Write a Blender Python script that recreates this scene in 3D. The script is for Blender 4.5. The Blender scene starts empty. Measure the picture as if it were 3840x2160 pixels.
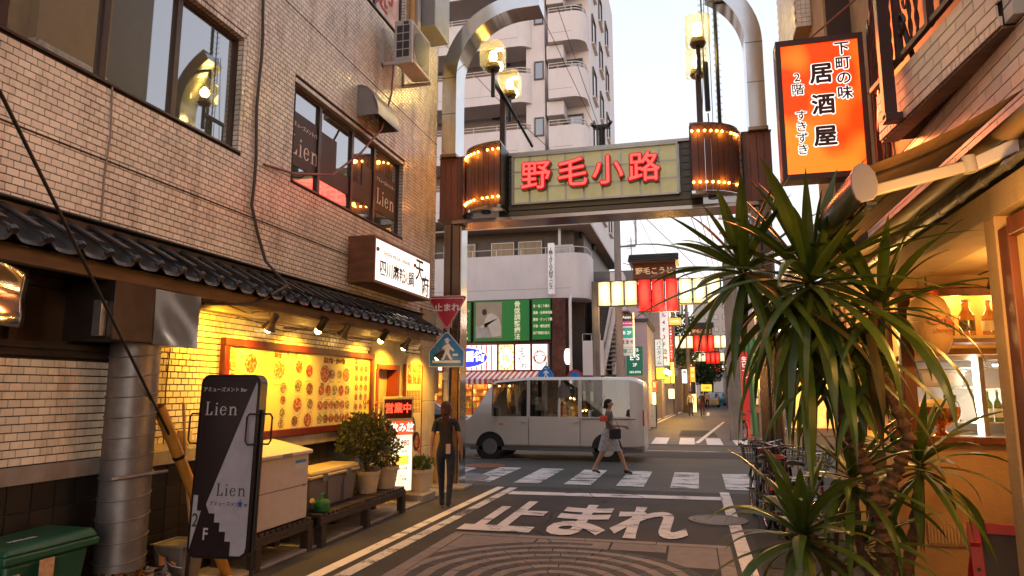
import bpy, math, random
from mathutils import Vector, Matrix
R = math.radians
rnd = random.Random(7)
scene = bpy.context.scene
COL = scene.collection

# ---------------------------------------------------------------- camera
cd = bpy.data.cameras.new('camera'); cam = bpy.data.objects.new('camera', cd); COL.objects.link(cam)
cam.location = (0, 0, 1.8)
cam.rotation_euler = (R(90 + 8.432), 0, R(14.496))
cd.sensor_width = 36; cd.lens = 24.275; cd.clip_start = 0.05; cd.clip_end = 2000
scene.camera = cam

# ---------------------------------------------------------------- world, dusk
SUN_EL, SUN_ROT = 3.0, 205.0
w = bpy.data.worlds.new('World'); scene.world = w; w.use_nodes = True
nt = w.node_tree; nt.nodes.clear()
out = nt.nodes.new('ShaderNodeOutputWorld'); bg = nt.nodes.new('ShaderNodeBackground'); bg2 = nt.nodes.new('ShaderNodeBackground')
add = nt.nodes.new('ShaderNodeAddShader')
sky = nt.nodes.new('ShaderNodeTexSky'); sky.sky_type = 'NISHITA'; sky.sun_disc = False
sky.sun_elevation = R(SUN_EL); sky.sun_rotation = R(SUN_ROT)
nt.links.new(sky.outputs[0], bg.inputs[0]); bg.inputs[1].default_value = 0.05
tc = nt.nodes.new('ShaderNodeTexCoord'); sep = nt.nodes.new('ShaderNodeSeparateXYZ'); ramp = nt.nodes.new('ShaderNodeValToRGB')
nt.links.new(tc.outputs['Generated'], sep.inputs[0]); nt.links.new(sep.outputs['Z'], ramp.inputs[0])
cr = ramp.color_ramp; cr.elements[0].position = 0.0; cr.elements[0].color = (0.98, 0.83, 0.72, 1)
cr.elements[1].position = 0.75; cr.elements[1].color = (0.58, 0.61, 0.74, 1)
e = cr.elements.new(0.14); e.color = (0.90, 0.84, 0.84, 1)
e = cr.elements.new(0.36); e.color = (0.74, 0.76, 0.87, 1)
nt.links.new(ramp.outputs[0], bg2.inputs[0]); bg2.inputs[1].default_value = .84
nt.links.new(bg.outputs[0], add.inputs[0]); nt.links.new(bg2.outputs[0], add.inputs[1]); nt.links.new(add.outputs[0], out.inputs[0])

sd = bpy.data.lights.new('sun', 'SUN'); sd.energy = 0.5; sd.angle = R(15); sd.color = (1.0, 0.78, 0.62)
so = bpy.data.objects.new('sun', sd); COL.objects.link(so); so.rotation_euler = (R(80), 0, R(35))

scene.view_settings.view_transform = 'Standard'; scene.view_settings.look = 'None'
scene.view_settings.exposure = 0.62; scene.view_settings.gamma = 1.0
scene.view_settings.use_curve_mapping = False
scene.render.engine = 'CYCLES'
scene.cycles.use_denoising = True
scene.cycles.max_bounces = 8; scene.cycles.transparent_max_bounces = 12
scene.cycles.sample_clamp_indirect = 4.0
scene.cycles.caustics_reflective = False; scene.cycles.caustics_refractive = False

# ---------------------------------------------------------------- materials
MATS = {}
def M(name, col=(.5,.5,.5), rough=.6, metal=0.0, var=.12, vs=4.0, bump=0.0, bs=60.0, emit=0.0, ecol=None, tile=None,
      dirt=0.0, dirtcol=(.08,.05,.03), spec=.5, coat=0.0, trans=0.0, alpha=1.0, wave=None, sss=0.0):
    if name in MATS: return MATS[name]
    m = bpy.data.materials.new(name); m.use_nodes = True; MATS[name] = m
    n = m.node_tree.nodes; l = m.node_tree.links
    b = n['Principled BSDF']
    b.inputs['Roughness'].default_value = rough; b.inputs['Metallic'].default_value = metal
    b.inputs['Specular IOR Level'].default_value = spec; b.inputs['Coat Weight'].default_value = coat
    b.inputs['Transmission Weight'].default_value = trans; b.inputs['Alpha'].default_value = alpha
    geo = n.new('ShaderNodeNewGeometry')
    rgb = n.new('ShaderNodeRGB'); rgb.outputs[0].default_value = (*col, 1)
    cur = rgb.outputs[0]
    pos = geo.outputs['Position']
    if tile:                      # one tone per piece
        oi = n.new('ShaderNodeObjectInfo'); ad = n.new('ShaderNodeMath'); ad.operation = 'ADD'; fr = n.new('ShaderNodeMath'); fr.operation = 'FRACT'
        l.new(oi.outputs['Random'], ad.inputs[0]); l.new(geo.outputs['Random Per Island'], ad.inputs[1]); l.new(ad.outputs[0], fr.inputs[0])
        mr = n.new('ShaderNodeMapRange'); mr.inputs['To Min'].default_value = 1 - tile; mr.inputs['To Max'].default_value = 1 + tile * .6
        l.new(fr.outputs[0], mr.inputs['Value'])
        mx = n.new('ShaderNodeVectorMath'); mx.operation = 'SCALE'; l.new(cur, mx.inputs[0]); l.new(mr.outputs[0], mx.inputs['Scale'])
        cur = mx.outputs[0]
    if var:
        no = n.new('ShaderNodeTexNoise'); no.inputs['Scale'].default_value = vs; no.inputs['Detail'].default_value = 5
        l.new(pos, no.inputs['Vector'])
        mr = n.new('ShaderNodeMapRange'); mr.inputs['From Min'].default_value = .25; mr.inputs['From Max'].default_value = .75
        mr.inputs['To Min'].default_value = 1 - var; mr.inputs['To Max'].default_value = 1 + var
        l.new(no.outputs['Fac'], mr.inputs['Value'])
        mx = n.new('ShaderNodeVectorMath'); mx.operation = 'SCALE'; l.new(cur, mx.inputs[0]); l.new(mr.outputs[0], mx.inputs['Scale'])
        cur = mx.outputs[0]
    if wave:                      # grain: (scale x, scale y, scale z, strength)
        mp = n.new('ShaderNodeMapping'); mp.inputs['Scale'].default_value = wave[:3]; l.new(pos, mp.inputs[0])
        no = n.new('ShaderNodeTexNoise'); no.inputs['Scale'].default_value = 1; no.inputs['Detail'].default_value = 6
        l.new(mp.outputs[0], no.inputs['Vector'])
        mr = n.new('ShaderNodeMapRange'); mr.inputs['From Min'].default_value = .3; mr.inputs['From Max'].default_value = .7
        mr.inputs['To Min'].default_value = 1 - wave[3]; mr.inputs['To Max'].default_value = 1 + wave[3] * .5
        l.new(no.outputs['Fac'], mr.inputs['Value'])
        mx = n.new('ShaderNodeVectorMath'); mx.operation = 'SCALE'; l.new(cur, mx.inputs[0]); l.new(mr.outputs[0], mx.inputs['Scale'])
        cur = mx.outputs[0]
    if dirt:
        mp = n.new('ShaderNodeMapping'); mp.inputs['Scale'].default_value = (3, 3, .7); l.new(pos, mp.inputs[0])
        no = n.new('ShaderNodeTexNoise'); no.inputs['Scale'].default_value = 1.3; no.inputs['Detail'].default_value = 8; no.inputs['Roughness'].default_value = .65
        l.new(mp.outputs[0], no.inputs['Vector'])
        mr = n.new('ShaderNodeMapRange'); mr.inputs['From Min'].default_value = .5; mr.inputs['From Max'].default_value = .75
        mr.inputs['To Min'].default_value = 0; mr.inputs['To Max'].default_value = dirt
        l.new(no.outputs['Fac'], mr.inputs['Value'])
        mi = n.new('ShaderNodeMix'); mi.data_type = 'RGBA'; mi.inputs[7].default_value = (*dirtcol, 1)
        l.new(mr.outputs[0], mi.inputs[0]); l.new(cur, mi.inputs[6]); cur = mi.outputs[2]
    l.new(cur, b.inputs['Base Color'])
    if bump:
        no = n.new('ShaderNodeTexNoise'); no.inputs['Scale'].default_value = bs; no.inputs['Detail'].default_value = 4
        l.new(pos, no.inputs['Vector'])
        bp = n.new('ShaderNodeBump'); bp.inputs['Strength'].default_value = bump; bp.inputs['Distance'].default_value = .01
        l.new(no.outputs['Fac'], bp.inputs['Height']); l.new(bp.outputs[0], b.inputs['Normal'])
    if emit:
        b.inputs['Emission Color'].default_value = (*(ecol or col), 1); b.inputs['Emission Strength'].default_value = emit
    return m

def worn_paint(name, col, wear=.5, scale=5.0, under=(.06,.05,.047)):
    m = M(name, col, .75, var=.1, bump=.3, bs=150)
    n = m.node_tree.nodes; l = m.node_tree.links; b = n['Principled BSDF']
    src = b.inputs['Base Color'].links[0].from_socket
    geo = n.new('ShaderNodeNewGeometry')
    mp = n.new('ShaderNodeMapping'); mp.inputs['Scale'].default_value = (1, 2.2, 1); l.new(geo.outputs['Position'], mp.inputs[0])
    n1 = n.new('ShaderNodeTexNoise'); n1.inputs['Scale'].default_value = scale * .4; n1.inputs['Detail'].default_value = 3
    n2 = n.new('ShaderNodeTexNoise'); n2.inputs['Scale'].default_value = scale * 7; n2.inputs['Detail'].default_value = 8; n2.inputs['Roughness'].default_value = .7
    for k in (n1, n2): l.new(mp.outputs[0], k.inputs['Vector'])
    ad = n.new('ShaderNodeMath'); ad.operation = 'ADD'; l.new(n1.outputs['Fac'], ad.inputs[0]); l.new(n2.outputs['Fac'], ad.inputs[1])
    mr = n.new('ShaderNodeMapRange'); mr.inputs['From Min'].default_value = 1.0 + .22 * (1 - wear); mr.inputs['From Max'].default_value = 1.06 + .22 * (1 - wear)
    l.new(ad.outputs[0], mr.inputs['Value'])
    mi = n.new('ShaderNodeMix'); mi.data_type = 'RGBA'; mi.inputs[7].default_value = (*under, 1)
    l.new(mr.outputs[0], mi.inputs[0]); l.new(src, mi.inputs[6]); l.new(mi.outputs[2], b.inputs['Base Color'])
    return m

def glassy(name, tint=(.9,.9,.9), refl=.35, rough=.02, dark=None):
    """window pane: part mirror, part see-through (or dark backing)"""
    if name in MATS: return MATS[name]
    m = bpy.data.materials.new(name); m.use_nodes = True; MATS[name] = m
    n = m.node_tree.nodes; l = m.node_tree.links; n.clear()
    o = n.new('ShaderNodeOutputMaterial'); mix = n.new('ShaderNodeMixShader')
    gl = n.new('ShaderNodeBsdfGlossy'); gl.inputs['Roughness'].default_value = rough; gl.inputs['Color'].default_value = (.95,.95,.95,1)
    if dark: t = n.new('ShaderNodeBsdfDiffuse'); t.inputs[0].default_value = (*dark, 1)
    else: t = n.new('ShaderNodeBsdfTransparent'); t.inputs[0].default_value = (*tint, 1)
    lw = n.new('ShaderNodeLayerWeight'); lw.inputs[0].default_value = .3
    mr = n.new('ShaderNodeMapRange'); mr.inputs['To Min'].default_value = refl * .5; mr.inputs['To Max'].default_value = min(1, refl * 1.8)
    l.new(lw.outputs['Facing'], mr.inputs['Value']); l.new(mr.outputs[0], mix.inputs[0])
    l.new(t.outputs[0], mix.inputs[1]); l.new(gl.outputs[0], mix.inputs[2]); l.new(mix.outputs[0], o.inputs[0])
    return m

def foliage(name, c1, c2, rough=.38, vs=9.0):
    m = M(name, c1, rough, var=0, spec=.4)
    n = m.node_tree.nodes; l = m.node_tree.links; b = n['Principled BSDF']
    geo = n.new('ShaderNodeNewGeometry')
    mi = n.new('ShaderNodeMix'); mi.data_type = 'RGBA'; mi.inputs[6].default_value = (*c1, 1); mi.inputs[7].default_value = (*c2, 1)
    no = n.new('ShaderNodeTexNoise'); no.inputs['Scale'].default_value = vs; l.new(geo.outputs['Position'], no.inputs['Vector'])
    mr = n.new('ShaderNodeMapRange'); mr.inputs['From Min'].default_value = .3; mr.inputs['From Max'].default_value = .7; l.new(no.outputs['Fac'], mr.inputs['Value'])
    ad = n.new('ShaderNodeMath'); ad.operation = 'MULTIPLY_ADD'; ad.inputs[1].default_value = .5; l.new(geo.outputs['Random Per Island'], ad.inputs[0])
    ml = n.new('ShaderNodeMath'); ml.operation = 'MULTIPLY'; ml.inputs[1].default_value = .5; l.new(mr.outputs[0], ml.inputs[0]); l.new(ml.outputs[0], ad.inputs[2])
    l.new(ad.outputs[0], mi.inputs[0]); l.new(mi.outputs[2], b.inputs['Base Color'])
    tr = n.new('ShaderNodeBsdfTranslucent'); l.new(mi.outputs[2], tr.inputs[0]); mx = n.new('ShaderNodeMixShader'); mx.inputs[0].default_value = .22
    o = n['Material Output']; l.new(b.outputs[0], mx.inputs[1]); l.new(tr.outputs[0], mx.inputs[2]); l.new(mx.outputs[0], o.inputs[0])
    return m

# ---------------------------------------------------------------- mesh building
class MB:
    def __init__(s): s.v = []; s.f = []; s.m = []
    def add(s, vs, fs, mi=0, T=None):
        k = len(s.v)
        s.v += [tuple(T @ Vector(p)) for p in vs] if T else [tuple(p) for p in vs]
        s.f += [tuple(i + k for i in f) for f in fs]; s.m += [mi] * len(fs); return s
    def box(s, a, b, mi=0, T=None):
        x0,y0,z0 = (min(a[i],b[i]) for i in range(3)); x1,y1,z1 = (max(a[i],b[i]) for i in range(3))
        return s.add([(x0,y0,z0),(x1,y0,z0),(x1,y1,z0),(x0,y1,z0),(x0,y0,z1),(x1,y0,z1),(x1,y1,z1),(x0,y1,z1)],
              [(0,3,2,1),(4,5,6,7),(0,1,5,4),(1,2,6,5),(2,3,7,6),(3,0,4,7)], mi, T)
    def quad(s, *p, mi=0): return s.add(p, [tuple(range(len(p)))], mi)
    def cyl(s, p0, p1, r0, r1=None, n=12, mi=0, cap=True):
        r1 = r0 if r1 is None else r1
        p0 = Vector(p0); p1 = Vector(p1); d = (p1 - p0).normalized(); a = d.orthogonal().normalized(); b = d.cross(a)
        vs = [p0 + (a*math.cos(t)+b*math.sin(t))*r0 for t in [2*math.pi*i/n for i in range(n)]] + \
             [p1 + (a*math.cos(t)+b*math.sin(t))*r1 for t in [2*math.pi*i/n for i in range(n)]]
        fs = [(i,(i+1)%n,n+(i+1)%n,n+i) for i in range(n)]
        if cap: fs += [tuple(range(n-1,-1,-1)), tuple(range(n,2*n))]
        return s.add(vs, fs, mi)
    def tube(s, pts, r, n=8, mi=0, close=False, cap=True):
        pts = [Vector(p) for p in pts]; N = len(pts); rr = r if isinstance(r, (list, tuple)) else [r]*N
        ref = None; vs = []
        for i, p in enumerate(pts):
            if close: d = pts[(i+1)%N] - pts[i-1]
            else: d = pts[min(i+1,N-1)] - pts[max(i-1,0)]
            d.normalize()
            if ref is None: ref = d.orthogonal().normalized()
            ref = ref - d*ref.dot(d)
            if ref.length < 1e-6: ref = d.orthogonal()
            ref.normalize(); b = d.cross(ref)
            vs += [p + (ref*math.cos(t)+b*math.sin(t))*rr[i] for t in [2*math.pi*k/n for k in range(n)]]
        fs = []
        for i in range(N if close else N-1):
            j = (i+1) % N
            fs += [(i*n+k, i*n+(k+1)%n, j*n+(k+1)%n, j*n+k) for k in range(n)]
        if cap and not close: fs += [tuple(range(n-1,-1,-1)), tuple(range((N-1)*n, N*n))]
        return s.add(vs, fs, mi)
    def lathe(s, prof, c=(0,0,0), n=24, mi=0, T=None, wob=None):
        vs = []; fs = []
        for (r, z) in prof:
            for k in range(n):
                t = 2*math.pi*k/n; q = r*(1+(wob(t,z) if wob else 0)); vs.append((c[0]+q*math.cos(t), c[1]+q*math.sin(t), c[2]+z))
        for i in range(len(prof)-1):
            fs += [(i*n+k, i*n+(k+1)%n, (i+1)*n+(k+1)%n, (i+1)*n+k) for k in range(n)]
        return s.add(vs, fs, mi, T)
    def prism(s, poly, o, u, v, d, mi=0, back=True):
        """polygon in the plane (o; u, v), given depth vector d"""
        o, u, v, d = Vector(o), Vector(u), Vector(v), Vector(d); n = len(poly)
        a = [o + u*x + v*y for x, y in poly]; b = [p + d for p in a]
        fs = [tuple(range(n)), tuple(range(2*n-1, n-1, -1))] + [(i, n+i, n+(i+1)%n, (i+1)%n) for i in range(n)]
        return s.add(a + b, fs, mi)
    def ball(s, c, r, n=10, mi=0, sz=1.0):
        m = n//2+1
        prof = [(max(1e-4, r*math.sin(math.pi*i/m)), -r*sz*math.cos(math.pi*i/m)) for i in range(m+1)]
        return s.lathe(prof, c, n, mi)
    def build(s, name, mats, parent=None, bevel=0.0, smooth=True, tris=False):
        me = bpy.data.meshes.new(name); me.from_pydata(s.v, [], s.f)
        mats = mats if isinstance(mats, (list, tuple)) else [mats]
        for m in mats: me.materials.append(m)
        if len(mats) > 1: me.polygons.foreach_set('material_index', s.m)
        if smooth:
            me.polygons.foreach_set('use_smooth', [True]*len(me.polygons)); me.update()
            me.set_sharp_from_angle(angle=R(35))
        me.update()
        return link(name, me, parent, bevel)

def fix_normals(me):
    import bmesh
    bm = bmesh.new(); bm.from_mesh(me); bmesh.ops.recalc_face_normals(bm, faces=bm.faces); bm.to_mesh(me); bm.free()

def link(name, me, parent=None, bevel=0.0):
    o = bpy.data.objects.new(name, me); COL.objects.link(o)
    if bevel:
        b = o.modifiers.new('bevel', 'BEVEL'); b.width = bevel; b.segments = 2; b.limit_method = 'ANGLE'; b.angle_limit = R(40)
    if parent: set_parent(o, parent)
    return o

def world_of(o):
    m = o.matrix_basis.copy() if o.parent is None else world_of(o.parent) @ o.matrix_parent_inverse @ o.matrix_basis
    return m
def set_parent(o, parent):
    o.parent = parent; o.matrix_parent_inverse = world_of(parent).inverted()

def tag(o, label=None, cat=None, group=None, kind=None):
    if label: o['label'] = label
    if cat: o['category'] = cat
    if group: o['group'] = group
    if kind: o['kind'] = kind
    return o
def thing(name, label, cat, loc=(0,0,0), rz=0.0, group=None):
    o = bpy.data.objects.new(name, None); COL.objects.link(o); o.empty_display_size = .1
    o.location = loc; o.rotation_euler = (0, 0, rz)
    return tag(o, label, cat, group)
def copy_tree(o, parent=None):
    c = o.copy(); COL.objects.link(c)
    if parent: c.parent = parent
    for ch in [x for x in KIDS(o)]: copy_tree(ch, c)
    return c
def KIDS(o): return [x for x in list(bpy.data.objects) if x.parent == o]
def clone(root, loc, rz=None, label=None, sc=None):
    c = copy_tree(root); c.location = loc
    if rz is not None: c.rotation_euler = (0, 0, rz)
    if sc: c.scale = (sc, sc, sc)
    if label: c['label'] = label
    return c
def B(name, a, b, mat, parent=None, bevel=0.0): return MB().box(a, b).build(name, mat, parent, bevel, smooth=False)

_curves = {}
def text(body, size, o, xd, up, mat, parent=None, bold=0.0, ext=0.004, name='lettering', align='CENTER', sx=1.0, line=1.0, sp=1.0, valign='CENTER'):
    key = (body, bold, ext/size, align, line, sp, mat.name, valign)
    cu = _curves.get(key)
    if cu is None:
        cu = bpy.data.curves.new(name, 'FONT'); cu.body = body; cu.size = 1.0; cu.align_x = align; cu.align_y = valign
        cu.offset = bold; cu.extrude = ext/size; cu.space_line = line; cu.space_character = sp; cu.resolution_u = 3
        cu.materials.append(mat); _curves[key] = cu
    ob = bpy.data.objects.new(name, cu); COL.objects.link(ob)
    xd = Vector(xd).normalized(); up = Vector(up).normalized(); nz = xd.cross(up)
    m = Matrix((( *xd, 0), (*up, 0), (*nz, 0), (0,0,0,1))).transposed(); m.translation = Vector(o)
    ob.matrix_basis = m @ Matrix.Diagonal((size*sx, size, size, 1))
    if parent: set_parent(ob, parent)
    return ob
def vtext(body, size, o, xd, up, mat, parent=None, bold=0.0, ext=.004, pitch=1.0, name='lettering'):
    """characters stacked downwards from o (centre of the first)"""
    s = text('\n'.join(body), size, o, xd, up, mat, parent, bold, ext, name, line=pitch, valign='TOP'); return s

# serif letters of the bar's name, drawn as strokes on a unit grid
def _ring(cx, cy, rx, ry, tx, ty, n=20, a0=0, a1=360):
    out_ = []
    A = [R(a0 + (a1-a0)*i/n) for i in range(n+1)]
    for i in range(n):
        p = []
        for k, (qx, qy) in ((i,(rx,ry)), (i+1,(rx,ry)), (i+1,(rx-tx,ry-ty)), (i,(rx-tx,ry-ty))):
            p.append((cx+qx*math.cos(A[k]), cy+qy*math.sin(A[k])))
        out_.append(p)
    return out_
def _r(x0,y0,x1,y1): return [(x0,y0),(x1,y0),(x1,y1),(x0,y1)]
LIEN = [_r(.06,0,.62,.045), _r(.15,.045,.27,.955), _r(.06,.955,.38,1.0), [(.45,.045),(.62,.045),(.64,.28),(.6,.28)],
        _r(.82,0,1.1,.04), _r(.90,.04,1.01,.62), [(.82,.6),(.90,.62),(1.01,.66),(.82,.63)]] + _ring(.955,.86,.07,.07,.07,.07,12) + \
       _ring(1.52,.33,.27,.34,.1,.05,26,20,330) + [_r(1.34,.34,1.77,.39)] + \
       [_r(1.98,0,2.26,.04), _r(2.06,.04,2.17,.62), [(1.98,.6),(2.06,.62),(2.17,.66),(1.98,.63)], _r(2.38,0,2.66,.04), _r(2.46,.04,2.57,.42)] + \
       _ring(2.345,.4,.225,.25,.11,.08,14,0,150)
def lien(size, o, xd, up, mat, parent=None, sx=1.0, ext=.003):
    mb = MB(); xd = Vector(xd).normalized(); up = Vector(up).normalized(); nz = xd.cross(up); o = Vector(o)
    for p in LIEN: mb.prism([((x-1.36)*sx*size, (y-.5)*size) for x, y in p], o - nz*ext, xd, up, nz*2*ext)
    ob = mb.build('lettering', mat, parent, smooth=False); fix_normals(ob.data); return ob

def point(name, loc, power, col, r=.05, parent=None):
    d = bpy.data.lights.new(name, 'POINT'); d.energy = power; d.color = col; d.shadow_soft_size = r
    o = bpy.data.objects.new(name, d); COL.objects.link(o); o.location = loc
    if parent: set_parent(o, parent)
    return o
def spot(name, loc, to, power, col, ang=100, blend=.6, r=.04, parent=None):
    d = bpy.data.lights.new(name, 'SPOT'); d.energy = power; d.color = col; d.shadow_soft_size = r; d.spot_size = R(ang); d.spot_blend = blend
    o = bpy.data.objects.new(name, d); COL.objects.link(o); o.location = loc
    o.rotation_euler = (Vector(to)-Vector(loc)).to_track_quat('-Z', 'Y').to_euler()
    if parent: set_parent(o, parent)
    return o
def area(name, loc, to, sx, sy, power, col, parent=None):
    d = bpy.data.lights.new(name, 'AREA'); d.shape = 'RECTANGLE'; d.size = sx; d.size_y = sy; d.energy = power; d.color = col
    o = bpy.data.objects.new(name, d); COL.objects.link(o); o.location = loc
    o.rotation_euler = (Vector(to)-Vector(loc)).to_track_quat('-Z', 'Y').to_euler()
    if parent: set_parent(o, parent)
    return o

AMBER = (1.0, .50, .07); WARM = (1.0, .66, .28)
asphalt = M('asphalt', (.058,.047,.040), .8, var=.38, vs=1.1, bump=1.0, bs=140, wave=(90,90,90,.75), dirt=.5, dirtcol=(.022,.018,.016))
concrete = M('concrete', (.27,.23,.2), .85, var=.22, vs=5, bump=.4, bs=50, dirt=.5)
plaster = M('plaster', (.50,.40,.27), .85, var=.12, vs=4, bump=.5, bs=45, dirt=.35)
wall_tile = M('wall_tile', (.84,.735,.60), .26, var=.12, vs=1.2, tile=.13, dirt=.62, dirtcol=(.26,.17,.11), bump=.12, bs=25)
mortar = M('mortar', (.035,.024,.02), .9, var=.2)
dark_tile = M('dark_tile', (.018,.014,.013), .35, var=.3, vs=6, tile=.5)
brown_metal = M('brown_metal', (.06,.032,.022), .35, .3, var=.15)
black_metal = M('black_metal', (.015,.013,.012), .4, .2, var=.1)
steel = M('stainless_steel', (.62,.6,.57), .13, 1.0, var=.05, vs=3, bump=.12, bs=2.2)
galv = M('galvanised_steel', (.36,.35,.34), .38, .85, var=.25, vs=9, dirt=.35)
white_paint = M('white_paint', (.78,.72,.68), .5, var=.05, vs=3, dirt=.12, dirtcol=(.3,.22,.16))
dark_wood = M('dark_wood', (.045,.026,.016), .7, var=.3, vs=3, wave=(30,3,30,.5), bump=.4, bs=40)
# ================================================================ ground, road, paving
def sheet(name, pts, z, mat, **k):
    o = MB().quad(*[(x, y, z) for x, y in pts]).build(name, mat, smooth=False); return tag(o, kind='structure', **k)
MB().box((-300,-60,-.5),(300,500,0)).build('ground', asphalt, smooth=False)['kind'] = 'structure'
road_grey = M('road_asphalt', (.072,.064,.052), .75, var=.3, vs=.7, bump=.9, bs=120, wave=(70,70,70,.6), dirt=.4, dirtcol=(.035,.03,.027))
sheet('cross_street', [(-120,13.05),(120,13.05),(120,23.6),(-120,23.6)], .004, road_grey)
road_far = M('far_asphalt', (.075,.066,.068), .7, var=.25, vs=1, bump=.5, bs=60)
sheet('far_road', [(-3.1,24.2),(1.9,24.2),(6.5,140),(1.0,140)], .004, road_far)
brickred = M('red_paving', (.13,.065,.05), .8, var=.2, vs=3, bump=.4)
sheet('far_pavement', [(-60,23.9),(-3.3,23.9),(-3.15,60),(-60,60)], .06, brickred)
for y in (37.5, 41.5): sheet('road_band', [(-2.4+.02*(y-27),y),(1.9+.04*(y-27),y),(1.9+.04*(y-27),y+.8),(-2.4+.02*(y-27),y+.8)], .008, M('red_band',(.09,.035,.035),.7))
tag(MB().box((-4.85,-6,0),(-4.28,12.3,.03)).build('kerb', concrete, bevel=.008), kind='structure')
tag(MB().box((-7,12.3,0),(-4.1,12.9,.05)).build('kerb', concrete, bevel=.01), kind='structure')

white = worn_paint('road_paint', (.72,.63,.56), .46, 5)
worn = worn_paint('worn_road_paint', (.60,.53,.48), .8, 4)
marks = thing('road_marking', 'white stop line, lane edge lines and stop letters painted on the alley road', 'road marking', (-1.3,10,0))
def mark(name, pts, mat=white, z=.008, parent=marks): return MB().quad(*[(x,y,z) for x,y in pts]).build(name, mat, parent, smooth=False)
mark('edge_line', [(-3.77,3),(-3.62,3),(-3.48,12.9),(-3.62,12.9)])
mark('edge_line', [(-3.52,3),(-3.36,3),(-3.22,12.9),(-3.37,12.9)], worn)
mark('edge_line', [(.42,4),(.57,4),(.56,13.2),(.40,13.2)])
mark('stop_line', [(-3.2,12.05),(.42,12.25),(.42,12.62),(-3.2,12.42)])
for ch, x in (('止',-2.58),('ま',-1.58),('れ',-.64)):
    text(ch, .93, (x, 9.85, .012), (1,.03,0), (0,1,0), white, marks, bold=.034, ext=.001, sx=1.0).scale = (1.0, 2.62, 1)
cross = thing('pedestrian_crossing', 'worn white zebra crossing at the near side of the cross street', 'pedestrian crossing', (-1.5,14.8,0))
for i in range(8):
    x = -5.2 + i*1.0
    mark('stripe', [(x-.27,13.55+.1*(i<2)),(x+.25,13.55),(x+.27,16.1),(x-.25,16.1)], worn, .012, cross)
cross2 = thing('pedestrian_crossing', 'narrow white zebra crossing at the far mouth of the street under the lanterns', 'pedestrian crossing', (-.5,26,0))
for i in range(6):
    x = -3.0 + i*.92
    mark('stripe', [(x-.27,24.3),(x+.25,24.3),(x+.25,27.6),(x-.27,27.6)], M('fresh_paint',(.62,.57,.55),.6), .014, cross2)
lines = thing('road_line', 'thin white lines edging the cross street and the far street', 'road marking', (-1,22,0))
fp = MATS['fresh_paint']
mark('edge_line', [(-60,21.6),(60,21.6),(60,21.72),(-60,21.72)], worn, .012, lines)
mark('edge_line', [(-60,18.1),(-4.2,18.1),(-4.2,18.22),(-60,18.22)], worn, .012, lines)
mark('edge_line', [(-3.25,24),(-3.1,24),(-1.2,60),(-1.4,60)], fp, .012, lines)
mark('edge_line', [(-2.85,24),(-2.7,24),(-.9,60),(-1.1,60)], fp, .012, lines)
mark('edge_line', [(.0,25),(.16,25),(1.75,42),(1.6,42)], fp, .012, lines)
mark('edge_line', [(.9,52),(1.1,52),(1.3,60),(1.1,60)], fp, .012, lines)

for k,(x0,y0,x1,y1) in enumerate(((-9,13.5,-6.2,17.5),(1.3,13.3,4.5,16.4),(-2.5,19.4,2.2,21.3),(-.6,28.5,.9,33),(.62,7.8,1.5,9.6))):
    sheet('asphalt_patch', [(x0,y0),(x1,y0+.12),(x1-.1,y1),(x0+.05,y1-.1)], .0065, M('patch_asphalt',(.038,.034,.031),.85,var=.3,vs=2,bump=1,bs=160,wave=(90,90,90,.7)))
crk = M('crack',(.012,.011,.01),.95)
for k in range(16):
    x, y = rnd.uniform(-3.2,.4), rnd.choice((rnd.uniform(8.9,13),rnd.uniform(14,21)))
    pts = [(x,y)]; a = rnd.uniform(-.5,.5) if k%2 else rnd.uniform(1,2)
    for _ in range(9): a += rnd.uniform(-.5,.5); pts.append((pts[-1][0]+.16*math.cos(a), pts[-1][1]+.22*math.sin(a)))
    b = MB(); b.add([q for p in pts for q in ((p[0]-.006,p[1]-.005,.0135),(p[0]+.006,p[1]+.005,.0135))],[(2*i,2*i+1,2*i+3,2*i+2) for i in range(len(pts)-1)])
    tag(b.build('crack', crk, smooth=False), kind='structure')
# manhole
mh = thing('manhole_cover', 'round iron manhole cover on the asphalt beside the right edge line', 'manhole cover', (.28,10.42,0))
iron = M('cast_iron', (.13,.11,.10), .6, .3, var=.3, vs=20)
MB().lathe([(.40,0),(.40,.014),(.35,.016),(.35,.010),(.001,.010)], (.28,10.42,0), 32).build('rim', iron, mh)
b = MB()
for i in range(-7, 8):
    h = math.sqrt(max(0,.33**2-(i*.045)**2)); b.box((.28+i*.045-.013,10.42-h,.010),(.28+i*.045+.013,10.42+h,.017))
b.build('ribs', iron, mh, smooth=False)
mh2 = thing('manhole_cover', 'rust orange oval manhole cover near the left end of the crossing', 'manhole cover', (-4.9,16.3,0))
MB().lathe([(.5,.004),(.5,.02),(.001,.02)], (-4.9,16.3,0), 28).build('lid', M('rusty_iron',(.25,.09,.04),.6,.3,var=.3,vs=20), mh2)

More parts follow.
